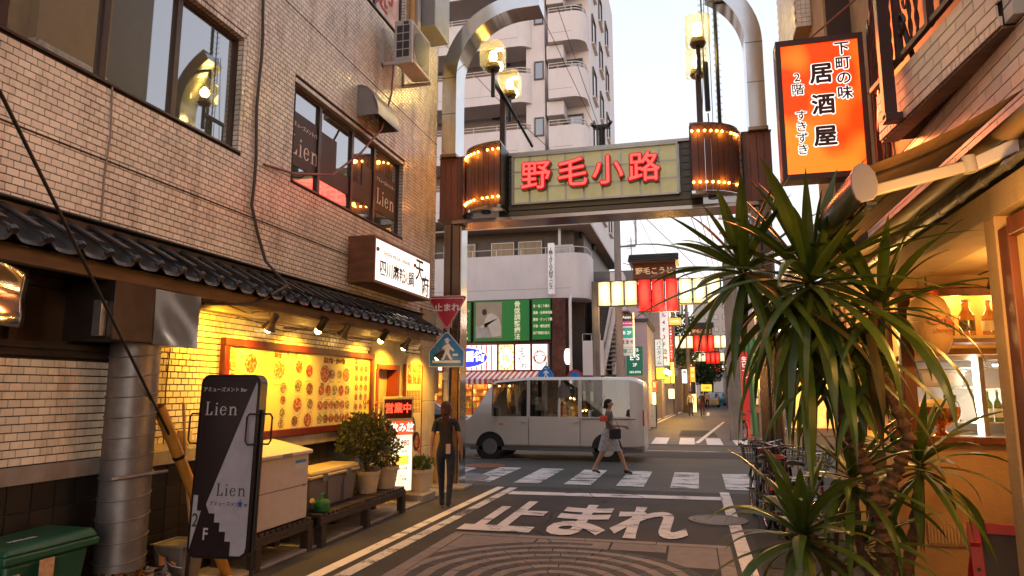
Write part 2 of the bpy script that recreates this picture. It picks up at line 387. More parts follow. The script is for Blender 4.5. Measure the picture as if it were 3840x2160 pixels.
# patterned paving: half round stones in rings, large slabs round them
stone_a = M('light_stone', (.24,.19,.16), .78, var=.16, vs=7, tile=.15, bump=.5, bs=120)
stone_b = M('dark_stone', (.068,.058,.053), .8, var=.16, vs=7, tile=.2, bump=.5, bs=120)
pav = thing('patterned_paving', 'decorative stone paving with curved bands let into the near alley road', 'paving', (-1.35,7.0,0))
MB().box((-3.0,2,.002),(.36,8.72,.006)).build('bed', M('joint_sand',(.035,.03,.028),.9), pav, smooth=False)
_pieces = [0]
def stone(poly, mat, z1=.016):
    mb = MB(); a = sum(p[0] for p in poly)/len(poly); c = sum(p[1] for p in poly)/len(poly)
    dz = rnd.uniform(-.0015,.0015)
    q = [((x-a)*(1-.006/max(.05,math.hypot(x-a,y-c)))+a, (y-c)*(1-.006/max(.05,math.hypot(x-a,y-c)))+c) for x, y in poly]
    n = len(q); mb.add([(x,y,.004) for x,y in q]+[(x,y,z1+dz) for x,y in q], [tuple(range(n,2*n))]+[(i,(i+1)%n,n+(i+1)%n,n+i) for i in range(n)])
    _pieces[0] += 1
    if _pieces[0] <= 290: return mb.build('paving_stone', mat, pav, smooth=False)
    for i in range(len(mb.f)): pass
    EXTRA[0 if mat is stone_a else 1].add(mb.v, mb.f)
EXTRA = [MB(), MB()]
def clip(poly, x0, x1, y0, y1):
    def half(pl, f, g):
        o = []
        for i in range(len(pl)):
            p, q = pl[i-1], pl[i]
            if f(q):
                if not f(p): o.append(g(p,q))
                o.append(q)
            elif f(p): o.append(g(p,q))
        return o
    def gx(v): return lambda p,q: (v, p[1]+(q[1]-p[1])*(v-p[0])/(q[0]-p[0]))
    def gy(v): return lambda p,q: (p[0]+(q[0]-p[0])*(v-p[1])/(q[1]-p[1]), v)
    for f, g in ((lambda p:p[0]>=x0,gx(x0)),(lambda p:p[0]<=x1,gx(x1)),(lambda p:p[1]>=y0,gy(y0)),(lambda p:p[1]<=y1,gy(y1))):
        if poly: poly = half(poly, f, g)
    return poly
def area2(p): return abs(sum(p[i-1][0]*p[i][1]-p[i][0]*p[i-1][1] for i in range(len(p))))/2
C1 = (-1.33, 6.75); C2 = (-1.33+1.35, 6.75-2.7)
# border slabs
for i in range(7): y0 = 2+.96*i; stone(_r(-3.0,y0,-2.85,min(8.58,y0+.96)), stone_a); stone(_r(.21,y0,.36,min(8.58,y0+.96)), stone_a)
for i in range(4): stone(_r(-3.0+i*.84,8.58,-3.0+(i+1)*.84,8.72), stone_a)
poly0 = [(C1[0]+.17*math.cos(R(a)), C1[1]+.17*math.sin(R(a))) for a in range(0,360,30)]
stone(poly0, stone_a)
order = []
for k in range(14):
    r0 = .17+.118*k; r1 = r0+.118; cnt = max(8, int(2*math.pi*(r0+r1)/2/.27))
    for j in range(cnt):
        a0 = 360*(j+.5*(k%2))/cnt; a1 = a0+360/cnt
        st = max(1, int((a1-a0)/8))
        aa = [a0+(a1-a0)*t/st for t in range(st+1)]
        p = [(C1[0]+r1*math.cos(R(a)), C1[1]+r1*math.sin(R(a))) for a in aa] + [(C1[0]+r0*math.cos(R(a)), C1[1]+r0*math.sin(R(a))) for a in reversed(aa)]
        if min(q[1] for q in p) < 5.0: continue
        p = clip(p, -2.84, .2, 5.0, 8.57)
        if len(p) < 3 or area2(p) < .002: continue
        if k > 10 and not (min(q[0] for q in p) < -1.2 and k < 13): continue
        order.append((-sum(q[1] for q in p)/len(p) if False else sum(q[1] for q in p)/len(p), p, stone_b if k%2==0 else stone_a))
order.sort(key=lambda t: t[0])
for _, p, m in order: stone(p, m)
# corner slabs sit just below the ring tops
for x0,y0,x1,y1 in ((-2.84,7.9,-1.9,8.57),(-1.88,8.2,-1.0,8.57),(-.98,8.2,-.35,8.57),(-.33,7.6,.2,8.57),(-2.84,7.2,-2.4,7.88)):
    stone(_r(x0,y0,x1,y1), stone_a, z1=.0125)
for i, nm in ((0,stone_a),(1,stone_b)):
    if EXTRA[i].v: tag(EXTRA[i].build('paving_stones', nm, pav, smooth=False), kind='stuff')
# corner fan of paving by the arch foot
cp = thing('corner_paving', 'small round patch of grey paving at the foot of the arch post', 'paving', (-4.6,14.1,0))
MB().lathe([(.001,.03),(.75,.03),(.78,.004)], (-4.9,14.0,0), 30).build('slab', M('pale_stone',(.2,.17,.15),.8,var=.3,vs=6), cp)

# ================================================================ left building
LX = -4.85
lb = thing('tiled_building', 'beige tiled three storey building lining the left of the alley', 'building', (LX-3, 6, 0))
wins = [(1.2, 6.44, 4.47, 5.81), (7.56, 11.0, 4.46, 5.78), (8.55, 10.92, 8.08, 9.6)]   # y0,y1,z0,z1
ZT, Y0, Y1 = 12.0, -4.0, 12.65
b = MB()
def slabs(b, x0, x1, ya, yb, za, zb, holes):
    """wall box with rectangular openings"""
    ys = sorted({ya, yb, *[h[0] for h in holes], *[h[1] for h in holes]})
    for i in range(len(ys)-1):
        a, c = ys[i], ys[i+1]; hs = sorted([h for h in holes if h[0] <= a+1e-6 and h[1] >= c-1e-6], key=lambda h: h[2]); z = za
        for h in hs:
            if h[2] > z: b.box((x0,a,z),(x1,c,h[2]))
            z = h[3]
        if z < zb: b.box((x0,a,z),(x1,c,zb))
door_hole = (10.14, 10.98, 0.0, 2.2)
low_hole = (2.2, 4.98, 2.12, 2.75)
slabs(b, LX-.25, LX-.012, Y0, Y1, 0, ZT, wins+[door_hole, low_hole])
b.box((LX-9,Y0,0),(LX-.6,Y1-.25,ZT)); b.box((LX-9,Y1-.25,0),(LX-.25,Y1-.012,ZT))
b.build('wall', mortar, lb, smooth=False)
# tiles 108 x 56 in running bond
TW, TH = .101, .061
keep = []
def tile_ok(y0, y1, z0, z1):
    if z0 < 3.0:
        if z0 < 1.245: return False
        if z0 > 3.02-.06 and z1 > 3.02: return True
        if y0 > 9.93 and y1 < 11.28: return False
        if y1 > 11.98 and z0 < 3.3: return False
        if y1 > 9.93 and y0 < 11.98 and z0 < 2.45 and y0 > 9.8: return False
        if y0 < 5.03 and y1 > 2.2 and z1 > 2.07 and z0 < 2.8: return False
    if y1 > 11.98 and z0 < 3.32: return False
    return True
row = 0; z = 1.245
while z < ZT:
    y = Y0 + (TW/2 if row % 2 else 0)
    while y < Y1-.02:
        ya, yb = y+.0045, min(y+TW-.0045, Y1)
        segs = [(ya, yb)]
        for h in wins:
            if z+TH > h[2]-.004 and z < h[3]+.055 and ya < h[1]+.06 and yb > h[0]-.06:
                segs = [q for a_, c_ in segs for q in ((a_, min(c_, h[0]-.059)), (max(a_, h[1]+.059), c_)) if q[1]-q[0] > .012]
        for a_, c_ in segs:
            if tile_ok(a_, c_, z+.004, z+TH-.004): keep.append((a_, c_, z+.004, z+TH-.004))
        y += TW
    z += TH; row += 1
vis = [k for k in keep if k[0] > 3.55+.06*max(0,(k[2]-1.2)) and k[2] < 2.1 or (3.62 < k[0] and 3.2 < k[2] < 4.45)]
vis.sort(key=lambda k: (k[0]-0)**2 + (k[2]-1.8)**2 * .5)
single = set(vis[:296])
tm = None; bulk = MB()
for k in keep:
    if k in single and k[1]-k[0] > TW-.01:
        if tm is None:
            q = MB().box((0,0,0),(.016,TW-.009,TH-.008)); tob = q.build('tile', wall_tile, lb, .002, smooth=False); tm = tob.data
            tob.location = (LX-.012, k[0], k[2]); set_parent(tob, lb)
        else:
            o2 = tob.copy(); COL.objects.link(o2); o2.location = (LX-.012, k[0], k[2])
    else:
        dx = rnd.uniform(-.0012,.0012)
        bulk.add([(LX-.012,k[0],k[2]),(LX-.012,k[1],k[2]),(LX-.012,k[1],k[3]),(LX-.012,k[0],k[3]),
                  (LX+.004+dx,k[0]+.002,k[2]+.002),(LX+.004+dx,k[1]-.002,k[2]+.002),(LX+.004+dx,k[1]-.002,k[3]-.002),(LX+.004+dx,k[0]+.002,k[3]-.002)],
                 [(4,5,6,7),(0,1,5,4),(1,2,6,5),(2,3,7,6),(3,0,4,7)])
for z_ in (3.77, 6.73, 9.6): bulk_line = MB().box((LX-.01,Y0,z_-.008),(LX+.0075,Y1,z_+.008)).build('movement_joint', mortar, lb, smooth=False)
# upright tiles round the window reveals, and the end wall towards the cross street
for (a, c, z0, z1) in wins:
    y = a-.05
    while y < c+.05:
        if z1 < 12:
            bulk.box((LX-.012,y+.003,z1+.003),(LX+.004,y+.054,z1+.052)); bulk.box((LX-.11,y+.003,z1-.001),(LX-.014,y+.054,z1+.001))
        y += .06
    zz = z0
    while zz < z1: bulk.box((LX-.012,c+.003,zz+.003),(LX+.004,c+.052,zz+.054)); bulk.box((LX-.11,c-.003,zz+.003),(LX-.014,c-.001,zz+.054)); zz += .06
tag(bulk.build('wall_tiling', wall_tile, lb, smooth=False), kind='stuff')
# windows
refl = glassy('window_glass', refl=.46, rough=.015, dark=(.085,.095,.08))
def window(a, c, z0, z1, mull, parent, pm=refl, fm=brown_metal, x=LX, deep=.1, doubles=()):
    f = MB(); t = .045; xb = x-deep
    f.box((xb-.03,a,z0),(xb+.03,c,z0+t)); f.box((xb-.03,a,z1-t),(xb+.03,c,z1)); f.box((xb-.03,a,z0+t),(xb+.03,a+t,z1-t)); f.box((xb-.03,c-t,z0+t),(xb+.03,c,z1-t))
    for m in mull: f.box((xb-.028,m-.035,z0+t),(xb+.034,m+.035,z1-t))
    f.box((x-.09,a-.02,z0-.03),(x+.02,c+.02,z0-.004))
    w_ = f.build('window', fm, parent, .003, smooth=False)
    ed = [a]+list(mull)+[c]
    for i in range(len(ed)-1):
        MB().box((xb-.006,ed[i]+.03,z0+.03),(xb-.001,ed[i+1]-.03,z1-.03)).build('pane', pm, w_, smooth=False)
    return w_
window(*wins[0], [2.9,3.73,4.64,5.5], lb)
w2 = window(*wins[1], [8.29,9.25,10.02], lb)
w3 = window(*wins[2], [9.86], lb, pm=M('poster_glass',(.72,.52,.52),.3,var=.4,vs=3))
pk = M('poster_red',(.5,.06,.06),.6)
for (y,z,ch) in ((9.2,8.6,'味'),(10.4,8.75,'刀'),(10.15,8.5,'処')): text(ch,.5,(LX-.09,y,z),(0,1,0),(0,0,1),pk,lb,.01,ext=.002)
fm_ = M('window_film',(.055,.035,.033),.5,var=.1,spec=.3); wl = M('film_lettering',(.85,.75,.7),.5)
fb = MB()
fb.prism([(7.6,4.72),(8.25,4.72),(8.25,5.45),(7.6,5.45)], (LX-.094,0,0),(0,1,0),(0,0,1),(.003,0,0))
fb.prism([(8.33,4.72),(9.21,4.72),(9.21,5.0),(8.8,5.0),(8.8,5.42),(8.33,5.42)], (LX-.094,0,0),(0,1,0),(0,0,1),(.003,0,0))
fb.prism([(9.29,4.72),(9.98,4.72),(9.98,5.36),(9.62,5.36),(9.62,5.0),(9.29,5.0)], (LX-.094,0,0),(0,1,0),(0,0,1),(.003,0,0))
fb.prism([(10.06,4.72),(10.9,4.72),(10.9,5.4),(10.06,5.4)], (LX-.094,0,0),(0,1,0),(0,0,1),(.003,0,0))
fb.build('window_film', fm_, w2, smooth=False)
for y in (7.95,10.5):
    text('アミューズメントバー', .072, (LX-.088,y,5.28),(0,1,0),(0,0,1), wl, w2, .01, ext=.001)
    lien(.26, (LX-.088,y,5.0),(0,1,0),(0,0,1), wl, w2, ext=.001)
# ledge, lower dark tiles, plaster round the door, corner pillar
MB().box((LX-.01,Y0,1.11),(LX+.045,9.95,1.24)).build('ledge', concrete, lb, .006)
dt = None; i = 0
for r_ in range(5):
    for c_ in range(50):
        y0 = 2.3+c_*.2+(0); z0 = .09+r_*.204
        if y0 > 9.8 or z0 > 1.06: continue
        if dt is None:
            dt = MB().box((0,0,0),(.014,.192,.196)).build('base_tile', dark_tile, lb, .002, smooth=False); dt.location = (LX-.012,y0,z0); set_parent(dt, lb)
        else:
            o2 = dt.copy(); COL.objects.link(o2); o2.location = (LX-.012,y0,z0)
b = MB(); b.box((LX-.012,9.93,0),(LX+.012,10.14,3.02)); b.box((LX-.012,10.98,0),(LX+.012,11.28,3.02)); b.box((LX-.012,10.14,2.2),(LX+.012,10.98,3.02)); b.box((LX-.012,11.28,0),(LX+.012,11.98,2.45))
b.build('plaster_panel', plaster, lb, smooth=False)
MB().box((LX-.012,5.05,1.243),(LX+.02,9.93,1.31)).build('plaster_strip', plaster, lb, smooth=False)
pil = MB()
for z0, z1 in ((0,.78),(.785,1.6),(1.605,2.42),(2.425,3.3)): pil.box((LX-.2,11.985,z0),(LX+.045,12.66,z1))
pil.build('corner_pillar', plaster, lb, .008)
# door
red_door = M('door_frame_red', (.22,.035,.015), .5)
dr = MB().box((LX-.2,10.14,0),(LX-.16,10.98,2.2)).build('door', M('door_cream',(.6,.45,.3),.5,var=.05), lb, smooth=False)
f = MB(); f.box((LX-.2,10.14,2.14),(LX+.03,11.0,2.22)); f.box((LX-.2,10.9,0),(LX+.03,11.0,2.14)); f.box((LX-.2,10.12,0),(LX+.03,10.19,2.14)); f.build('door_frame', red_door, dr, smooth=False)
MB().box((LX-.158,10.35,.9),(LX-.155,10.62,1.5)).build('notice', M('paper',(.75,.7,.62),.7), dr, smooth=False)
vtext('お客様入口', .07, (LX-.15,10.5,1.45),(0,1,0),(0,0,1), M('ink',(.05,.04,.04),.6), dr, ext=.001)
# low opening with boarded panel under the eaves
ob = thing('boarded_opening', 'old dark framed opening with brown board panel under the tiled eaves', 'shutter', (LX,3.6,2.1))
brn = M('brown_board',(.10,.055,.028),.55,var=.35,vs=3,wave=(1,8,1,.4))
MB().box((LX-.1,2.2,2.12),(LX-.08,4.98,2.75)).build('board', brn, ob, smooth=False)
f = MB()
for y in (3.72,4.03): f.box((LX-.08,y-.03,2.12),(LX-.02,y+.03,2.75))
f.box((LX-.08,4.06,2.6),(LX-.03,4.98,2.64)); f.box((LX-.08,2.2,2.69),(LX-.01,4.98,2.75)); f.box((LX-.08,2.2,2.12),(LX+.01,5.0,2.17)); f.box((LX-.03,2.0,2.06),(LX+.03,5.05,2.10))
f.build('frame', dark_wood, ob, .003, smooth=False)
ms = thing('metal_sheet', 'crumpled shiny metal sheet hung over the wall opening', 'metal sheet', (LX+.2,3.5,2.3))
b = MB(); n = 26
P_ = []
for i in range(n+1):
    for j in range(n+1):
        y = 2.6+1.27*i/n; z = 2.24+.46*j/n
        P_.append((LX+.25+.012*math.sin(y*9+2*math.sin(z*7))+.01*math.sin(z*17+y*5), y, z))
b.add(P_, [(i*(n+1)+j,(i+1)*(n+1)+j,(i+1)*(n+1)+j+1,i*(n+1)+j+1) for i in range(n) for j in range(n)])
o = b.build('sheet', steel, ms); o.modifiers.new('thick','SOLIDIFY').thickness = .004

# ================================================================ tiled eaves
er = thing('tiled_eaves', 'narrow eave of dark grey pantiles above the restaurant wall', 'roof', (LX+.25,6,3))
kawara = M('roof_tile', (.04,.037,.038), .35, var=.3, vs=5, tile=.35, dirt=.6, dirtcol=(.07,.045,.025), bump=.3, bs=60)
EX, EZ0, EZ1 = LX+.55, 3.12, 2.80
b = MB()
b.box((LX,-3,3.07),(LX+.12,11.75,3.16)); b.box((LX,-3,3.165),(LX+.17,11.75,3.19)); b.box((LX,-3,3.0),(LX+.2,11.75,3.065))
b.build('ridge', M('ridge_tile',(.035,.032,.033),.45,var=.3,vs=6,dirt=.5,dirtcol=(.08,.06,.04)), er, .012)
pitch = .262
def s_prof(t): # height over one tile width 0..1
    return .034*(math.exp(-((t-.06)/.13)**2)+math.exp(-((t-1.06)/.13)**2))*1.9 - .022 - .012*math.sin(math.pi*min(1,max(0,t)))
b = MB(); n = 12; rows = []
for side in (0, 1):
    for s_ in (0.0, .5, 1.0):
        for i in range(n+1):
            t = i/n
            rows.append((s_*.5, t*pitch*1.06, s_prof(t) - s_*.27 - side*.024))
w_ = n+1
fs = []
for q in range(2):
    for i in range(n): fs.append((q*w_+i, (q+1)*w_+i, (q+1)*w_+i+1, q*w_+i+1) if True else None)
for q in range(2):
    for i in range(n): fs.append((3*w_+q*w_+i, 3*w_+q*w_+i+1, 3*w_+(q+1)*w_+i+1, 3*w_+(q+1)*w_+i))
for i in range(n): fs.append((2*w_+i, 5*w_+i, 5*w_+i+1, 2*w_+i+1)); fs.append((i, i+1, 3*w_+i+1, 3*w_+i))
fs.append((0,w_,4*w_,3*w_)); fs.append((w_,2*w_,5*w_,4*w_)); fs.append((w_-1,4*w_-1,5*w_-1,2*w_-1)); fs.append((2*w_-1,5*w_-1,6*w_-1,3*w_-1))
b.add(rows, fs)
# drop lip at the eave and the raised roll
b.tube([(.50,.01,s_prof(0)-.275),(.52,.01,s_prof(0)-.30)], .035, 8)
for i in range(n):
    t0, t1 = i/n, (i+1)/n
    b.add([(.5,t0*pitch*1.06,s_prof(t0)-.27),(.5,t1*pitch*1.06,s_prof(t1)-.27),(.512,t1*pitch*1.06,s_prof(t1)-.30),(.512,t0*pitch*1.06,s_prof(t0)-.30)], [(0,1,2,3),(3,2,1,0)] if False else [(0,3,2,1)])
b.box((.02,-.03,.045),(.46,.035,.062), T=Matrix.Rotation(R(28.4),4,'Y'))
t0_ = b.build('roof_tile', kawara, er); fix_normals(t0_.data); t0_.location = (LX+.06, -1.0, EZ0-.02); set_parent(t0_, er)
y = -1.0+pitch
while y < 11.5:
    o2 = t0_.copy(); COL.objects.link(o2); o2.location = (LX+.06+rnd.uniform(-.008,.008), y, EZ0-.02+rnd.uniform(-.005,.005)); o2.rotation_euler = (rnd.uniform(-.02,.02),0,0); y += pitch
b = MB(); b.box((LX+.36,-3,2.66),(LX+.46,11.6,2.78)); b.build('fascia', M('old_timber',(.16,.095,.05),.7,var=.3,vs=2,wave=(20,2,20,.4)), er, .006)
b = MB(); b.add([(LX,-3,2.86),(LX+.5,-3,2.76),(LX+.5,11.65,2.76),(LX,11.65,2.86),(LX,-3,3.05),(LX+.45,-3,2.82),(LX+.45,11.65,2.82),(LX,11.65,3.05)], [(0,1,2,3),(4,7,6,5),(0,4,5,1),(3,2,6,7)])
b.build('soffit', M('old_timber',(.2,.12,.06)), er, smooth=False)
# ledge moulding running back to the wall below the soffit
MB().box((LX+.02,5.4,2.6),(LX+.2,11.6,2.85)).build('cornice', plaster, er, .02)
# ================================================================ things on and before the left wall
ink = M('ink', (.03,.022,.02), .6); paper = M('paper', (.75,.7,.62), .7)
# menu board
mbd = thing('menu_board', 'long red framed menu board of dish photos lit yellow by lamps', 'menu board', (LX,8.1,1.8))
b = MB(); y0,y1,z0,z1 = 6.35,9.95,1.25,2.36; t=.085
b.box((LX,y0,z0),(LX+.07,y1,z0+t)); b.box((LX,y0,z1-t),(LX+.07,y1,z1)); b.box((LX,y0,z0+t),(LX+.07,y0+t,z1-t)); b.box((LX,y1-t,z0+t),(LX+.07,y1,z1-t))
b.build('frame', M('red_lacquer',(.10,.012,.007),.3,var=.25,vs=6,dirt=.4,dirtcol=(.3,.12,.06)), mbd, .006)
MB().box((LX,y0+t,z0+t),(LX+.03,y1-t,z1-t)).build('panel', M('menu_sheet',(.74,.60,.26),.35,var=.04,vs=2), mbd, smooth=False)
def food_mat(name, c1, c2, c3):
    m = M(name, c1, .5, var=0); n = m.node_tree.nodes; l = m.node_tree.links
    g = n.new('ShaderNodeNewGeometry'); v = n.new('ShaderNodeTexVoronoi'); v.inputs['Scale'].default_value = 55; l.new(g.outputs['Position'], v.inputs['Vector'])
    sp_ = n.new('ShaderNodeSeparateColor'); l.new(v.outputs['Color'], sp_.inputs[0])
    r_ = n.new('ShaderNodeValToRGB'); r_.color_ramp.interpolation = 'CONSTANT'; e = r_.color_ramp.elements; e[0].color = (*c1,1); e[1].position = .45; e[1].color = (*c2,1)
    q = e.new(.72); q.color = (*c3,1); l.new(sp_.outputs[0], r_.inputs[0]); l.new(r_.outputs[0], n['Principled BSDF'].inputs['Base Color']); return m
foods = [food_mat('food_red',(.35,.06,.02),(.12,.02,.01),(.5,.3,.12)), food_mat('food_brown',(.22,.09,.03),(.4,.2,.08),(.06,.03,.015)), food_mat('food_green',(.08,.12,.03),(.4,.15,.05),(.5,.42,.22))]
plate = M('plate_print',(.62,.55,.38),.4,var=.02); plate2 = M('plate_edge',(.42,.33,.2),.5,var=.02)
pb, gb, fbs = MB(), MB(), [MB(),MB(),MB()]
X = LX+.0315
def disc(mb, y, z, ry, rz_, x, n=16, sq=False, rot=0):
    if sq: pts = [(x, y+ry*math.cos(R(a+rot)), z+rz_*math.sin(R(a+rot))) for a in (45,135,225,315)]
    else: pts = [(x, y+ry*math.cos(2*math.pi*i/n), z+rz_*math.sin(2*math.pi*i/n)) for i in range(n)]
    mb.quad(*pts)
caps = MB()
DN = M('plate_print',(.62,.55,.38),.4,var=.02), M('plate_edge',(.42,.33,.2),.5,var=.02)
def dish(y, z, r, sq=False, k=None):
    gb, pb, fb_ = MB(), MB(), MB(); mb_ = MB(); sq = sq or rnd.random() < .2
    k = rnd.randrange(3) if k is None else k; r *= 1.16
    disc(gb, y+.004, z-.006, r*1.36, r*1.36, X, sq=sq); disc(pb, y, z, r*1.3, r*1.3, X+.001, sq=sq); disc(fb_, y+rnd.uniform(-.003,.003), z, r, r*.95, X+.002, 12)
    for i_, q_ in enumerate((gb, pb, fb_)): mb_.add(q_.v, q_.f, i_)
    mb_.build('dish_picture', [DN[1], DN[0], foods[k]], mbd, smooth=False)
    caps.box((X,y-r*.9,z-r*1.62),(X+.001,y+r*.7,z-r*1.62+.006))
for y,z,r in ((6.85,2.1,.1),(6.75,1.83,.08)): dish(y,z,r,k=0)
for y,z,r in ((7.42,2.05,.1),(7.52,1.83,.06),(7.52,1.68,.05),(7.52,1.53,.05),(7.5,1.4,.05)): dish(y,z,r)
for y,z in ((7.85,2.1),(8.1,2.05),(7.85,1.86),(8.12,1.82)): dish(y,z,.072,sq=True)
for y,z,r in ((7.85,1.62,.085),(8.15,1.62,.06),(7.8,1.42,.06),(8.1,1.42,.08)): dish(y,z,r)
for i,r in enumerate((.11,.06,.06,.09)): dish(8.5+.2*i,2.02,r,k=i%3)
for i in range(5): dish(8.42+.18*i,1.8,.066)
for i in range(6): dish(8.4+.152*i,1.6,.058)
for i in range(6): dish(8.4+.152*i,1.42,.058)
for j in range(6):
    for i in range(3): dish(9.42+.15*i,2.12-.14*j,.045)
tag(caps.build('captions', M('caption',(.25,.15,.06),.6), mbd, smooth=False), kind='stuff')
bri = M('brown_ink',(.3,.12,.03),.5)
vtext('五色の麺', .13, (LX+.034,6.53,2.26),(0,1,0),(0,0,1), bri, mbd)
text('涼菜・サラダ', .085, (LX+.034,7.55,2.22),(0,1,0),(0,0,1), bri, mbd)
text('揚げ物・炒め物', .085, (LX+.034,8.75,2.2),(0,1,0),(0,0,1), bri, mbd)
vtext('麺飯', .09, (LX+.034,9.4,2.26),(0,1,0),(0,0,1), bri, mbd)
text('とんぼ', .07, (LX+.034,9.75,1.62),(0,1,0),(0,0,1), bri, mbd)

# lamps over the board: gooseneck arms, bell shades, bulbs
lampw = M('lamp_glow',(1,.75,.35),.4,emit=30,ecol=(1,.62,.16)); shade_m = M('lamp_shade_metal',(.10,.07,.05),.4,.5,var=.2)
def wall_lamp(y, z, lit, label, kind='bell', x=-4.42, aim=(LX,0,-.9)):
    t = thing('wall_lamp', label, 'lamp', (LX,y,z), group='clip lamps above the menu board')
    MB().tube([(LX+.02,y-.02,z+.1),(LX+.25,y-.01,z+.16),(x-.02,y,z+.16),(x,y,z+.1)], .008, 6).build('arm', M('arm_metal',(.35,.28,.2),.4,.7), t)
    p = Vector((x,y,z)); d = (Vector((LX,y+.12,z-.55))-p).normalized()
    if kind == 'bell':
        b = MB(); b.cyl(p-d*.15, p-d*.05, .035, .04, 14); b.cyl(p-d*.05, p+d*.03, .04, .08, 16, cap=False); b.build('lamp_shade', shade_m, t)
        g = p+d*.04
    else:
        b = MB(); b.cyl(p-d*.14, p+d*.02, .04, .05, 14, cap=False); b.cyl(p-d*.15, p-d*.12, .05, .05, 12); b.build('lamp_shade', black_metal, t)
        g = p+d*.045
    MB().ball(tuple(g), .042, 12).build('bulb', lampw if lit else M('unlit_bulb',(.5,.4,.28),.3), t)
    if lit: spot('spot', g+d*.05, (LX,y+.05,z-.8), LAMP_W, (1.0,.52,.02), 140, .8, .03, t)
LAMP_W = 84
wall_lamp(6.59,2.49,True,'brass clip lamp at the near end of the menu board lamps')
wall_lamp(7.63,2.56,True,'black spotlight, second along above the menu board','can')
wall_lamp(8.24,2.54,False,'unlit bell lamp between two black spotlights above the menu board')
wall_lamp(9.42,2.56,True,'black spotlight near the far end of the menu board','can')
wall_lamp(10.27,2.50,True,'bell lamp hanging above the red restaurant door')
wall_lamp(11.64,2.40,True,'farthest bell lamp lighting the tall scroll sign', x=-4.36)
spot('spot', (-4.4,5.9,2.55), (LX,6.2,2.0), 45, (1.0,.50,.03), 150, .9, .04)
b = MB()
b.tube([(LX+.3,5.3,2.62),(LX+.34,5.42,2.66),(-4.45,5.9,2.64),(-4.45,6.2,2.6)],.007,6)
b.tube([(LX+.06,6.6,2.6),(LX+.1,7.4,2.5),(LX+.05,8.1,2.62),(LX+.12,9.1,2.5),(LX+.05,10.,2.62)],.005,5)
b.tube([(-4.45,6.9,2.5),(-4.45,7.5,2.52)],.012,6); b.tube([(-4.45,8.4,2.5),(-4.45,9.3,2.52)],.012,6)
b.tube([(LX+.02,5.5,2.6),(LX+.08,5.56,2.55),(LX+.06,5.6,2.36)],.018,6)
tag(b.build('wiring', M('wire',(.12,.07,.03),.6)), 'tangled wires and conduit looping under the eaves above the menu board', 'wiring')

# duct and hood
dct = thing('exhaust_duct', 'grey spiral metal exhaust duct standing against the left wall', 'duct', (-4.58,4.93,.3))
b = MB(); prof = []; zz = .36
ductm = M('duct_metal',(.22,.20,.19),.42,.6,var=.25,vs=9,dirt=.4)
MB().lathe([(.195,.36),(.195,2.2)], (-4.60,4.93,0), 28).build('pipe', ductm, dct)
for k in range(11):
    MB().tube([(-4.60+.199*math.cos(a),4.93+.199*math.sin(a),.45+.165*k+.03*math.sin(a)) for a in [2*math.pi*i/28 for i in range(28)]],.006,6,close=True).build('seam', ductm, dct)
hood = thing('exhaust_hood', 'boxy dull metal exhaust hood with shiny far side on top of the duct', 'hood', (-4.6,4.9,2.2))
b = MB(); b.box((LX+.01,4.42,2.19),(-4.36,4.84,2.66)); b.build('box', M('sooty_metal',(.075,.055,.045),.35,.75,var=.3,vs=5,dirt=.5), hood, .004)
b = MB(); n=14; vs=[]
for i in range(n+1):
    for j in range(n+1):
        y=4.842+.55*i/n; z=2.18+.47*j/n; vs.append((-4.36+.004*math.sin(i*.35+j*.2)+.003*math.sin(j*.4+i*.15),y,z))
b.add(vs,[(i*(n+1)+j,(i+1)*(n+1)+j,(i+1)*(n+1)+j+1,i*(n+1)+j+1) for i in range(n) for j in range(n)])
b.build('shiny_plate', steel, hood)
b = MB(); b.box((LX+.01,4.85,2.19),(-4.375,5.385,2.65)); b.box((-4.5,4.36,2.22),(-4.42,4.415,2.5)); b.build('back_box', galv, hood, .003)
tag(MB().tube([(-4.3,4.46,1.13),(-4.3,5.05,1.13)],.014,6).build('duct_strap', galv), 'thin flat metal bar strapped across the spiral duct', 'bar')

# guy wire with bamboo like cover
guard = thing('wire_guard', 'long slanting yellow plastic guard on a dark guy wire', 'guy wire', (-4.2,5.6,0))
A = Vector((-3.02,2.05,3.62)); 
P0 = Vector((-4.52,5.15,1.66)); P1 = Vector((-4.46,6.15,.02)); W0 = Vector((-3.92,3.0,3.56))
yel = M('yellow_plastic',(.55,.24,.035),.45,var=.2,vs=8,dirt=.4)
Pm = P0.lerp(P1,.28); MB().tube([P0,Pm],.052,14,cap=False).build('upper_sleeve', yel, guard)
MB().tube([Pm-(P1-P0).normalized()*.03,Pm],.056,14).build('band', black_metal, guard)
MB().tube([Pm,P1],.05,14,cap=False).build('lower_sleeve', yel, guard)
MB().tube([W0,P0.lerp(P1,.2)],.012,8).build('wire', M('steel_cable',(.03,.025,.022),.5,.5), guard)

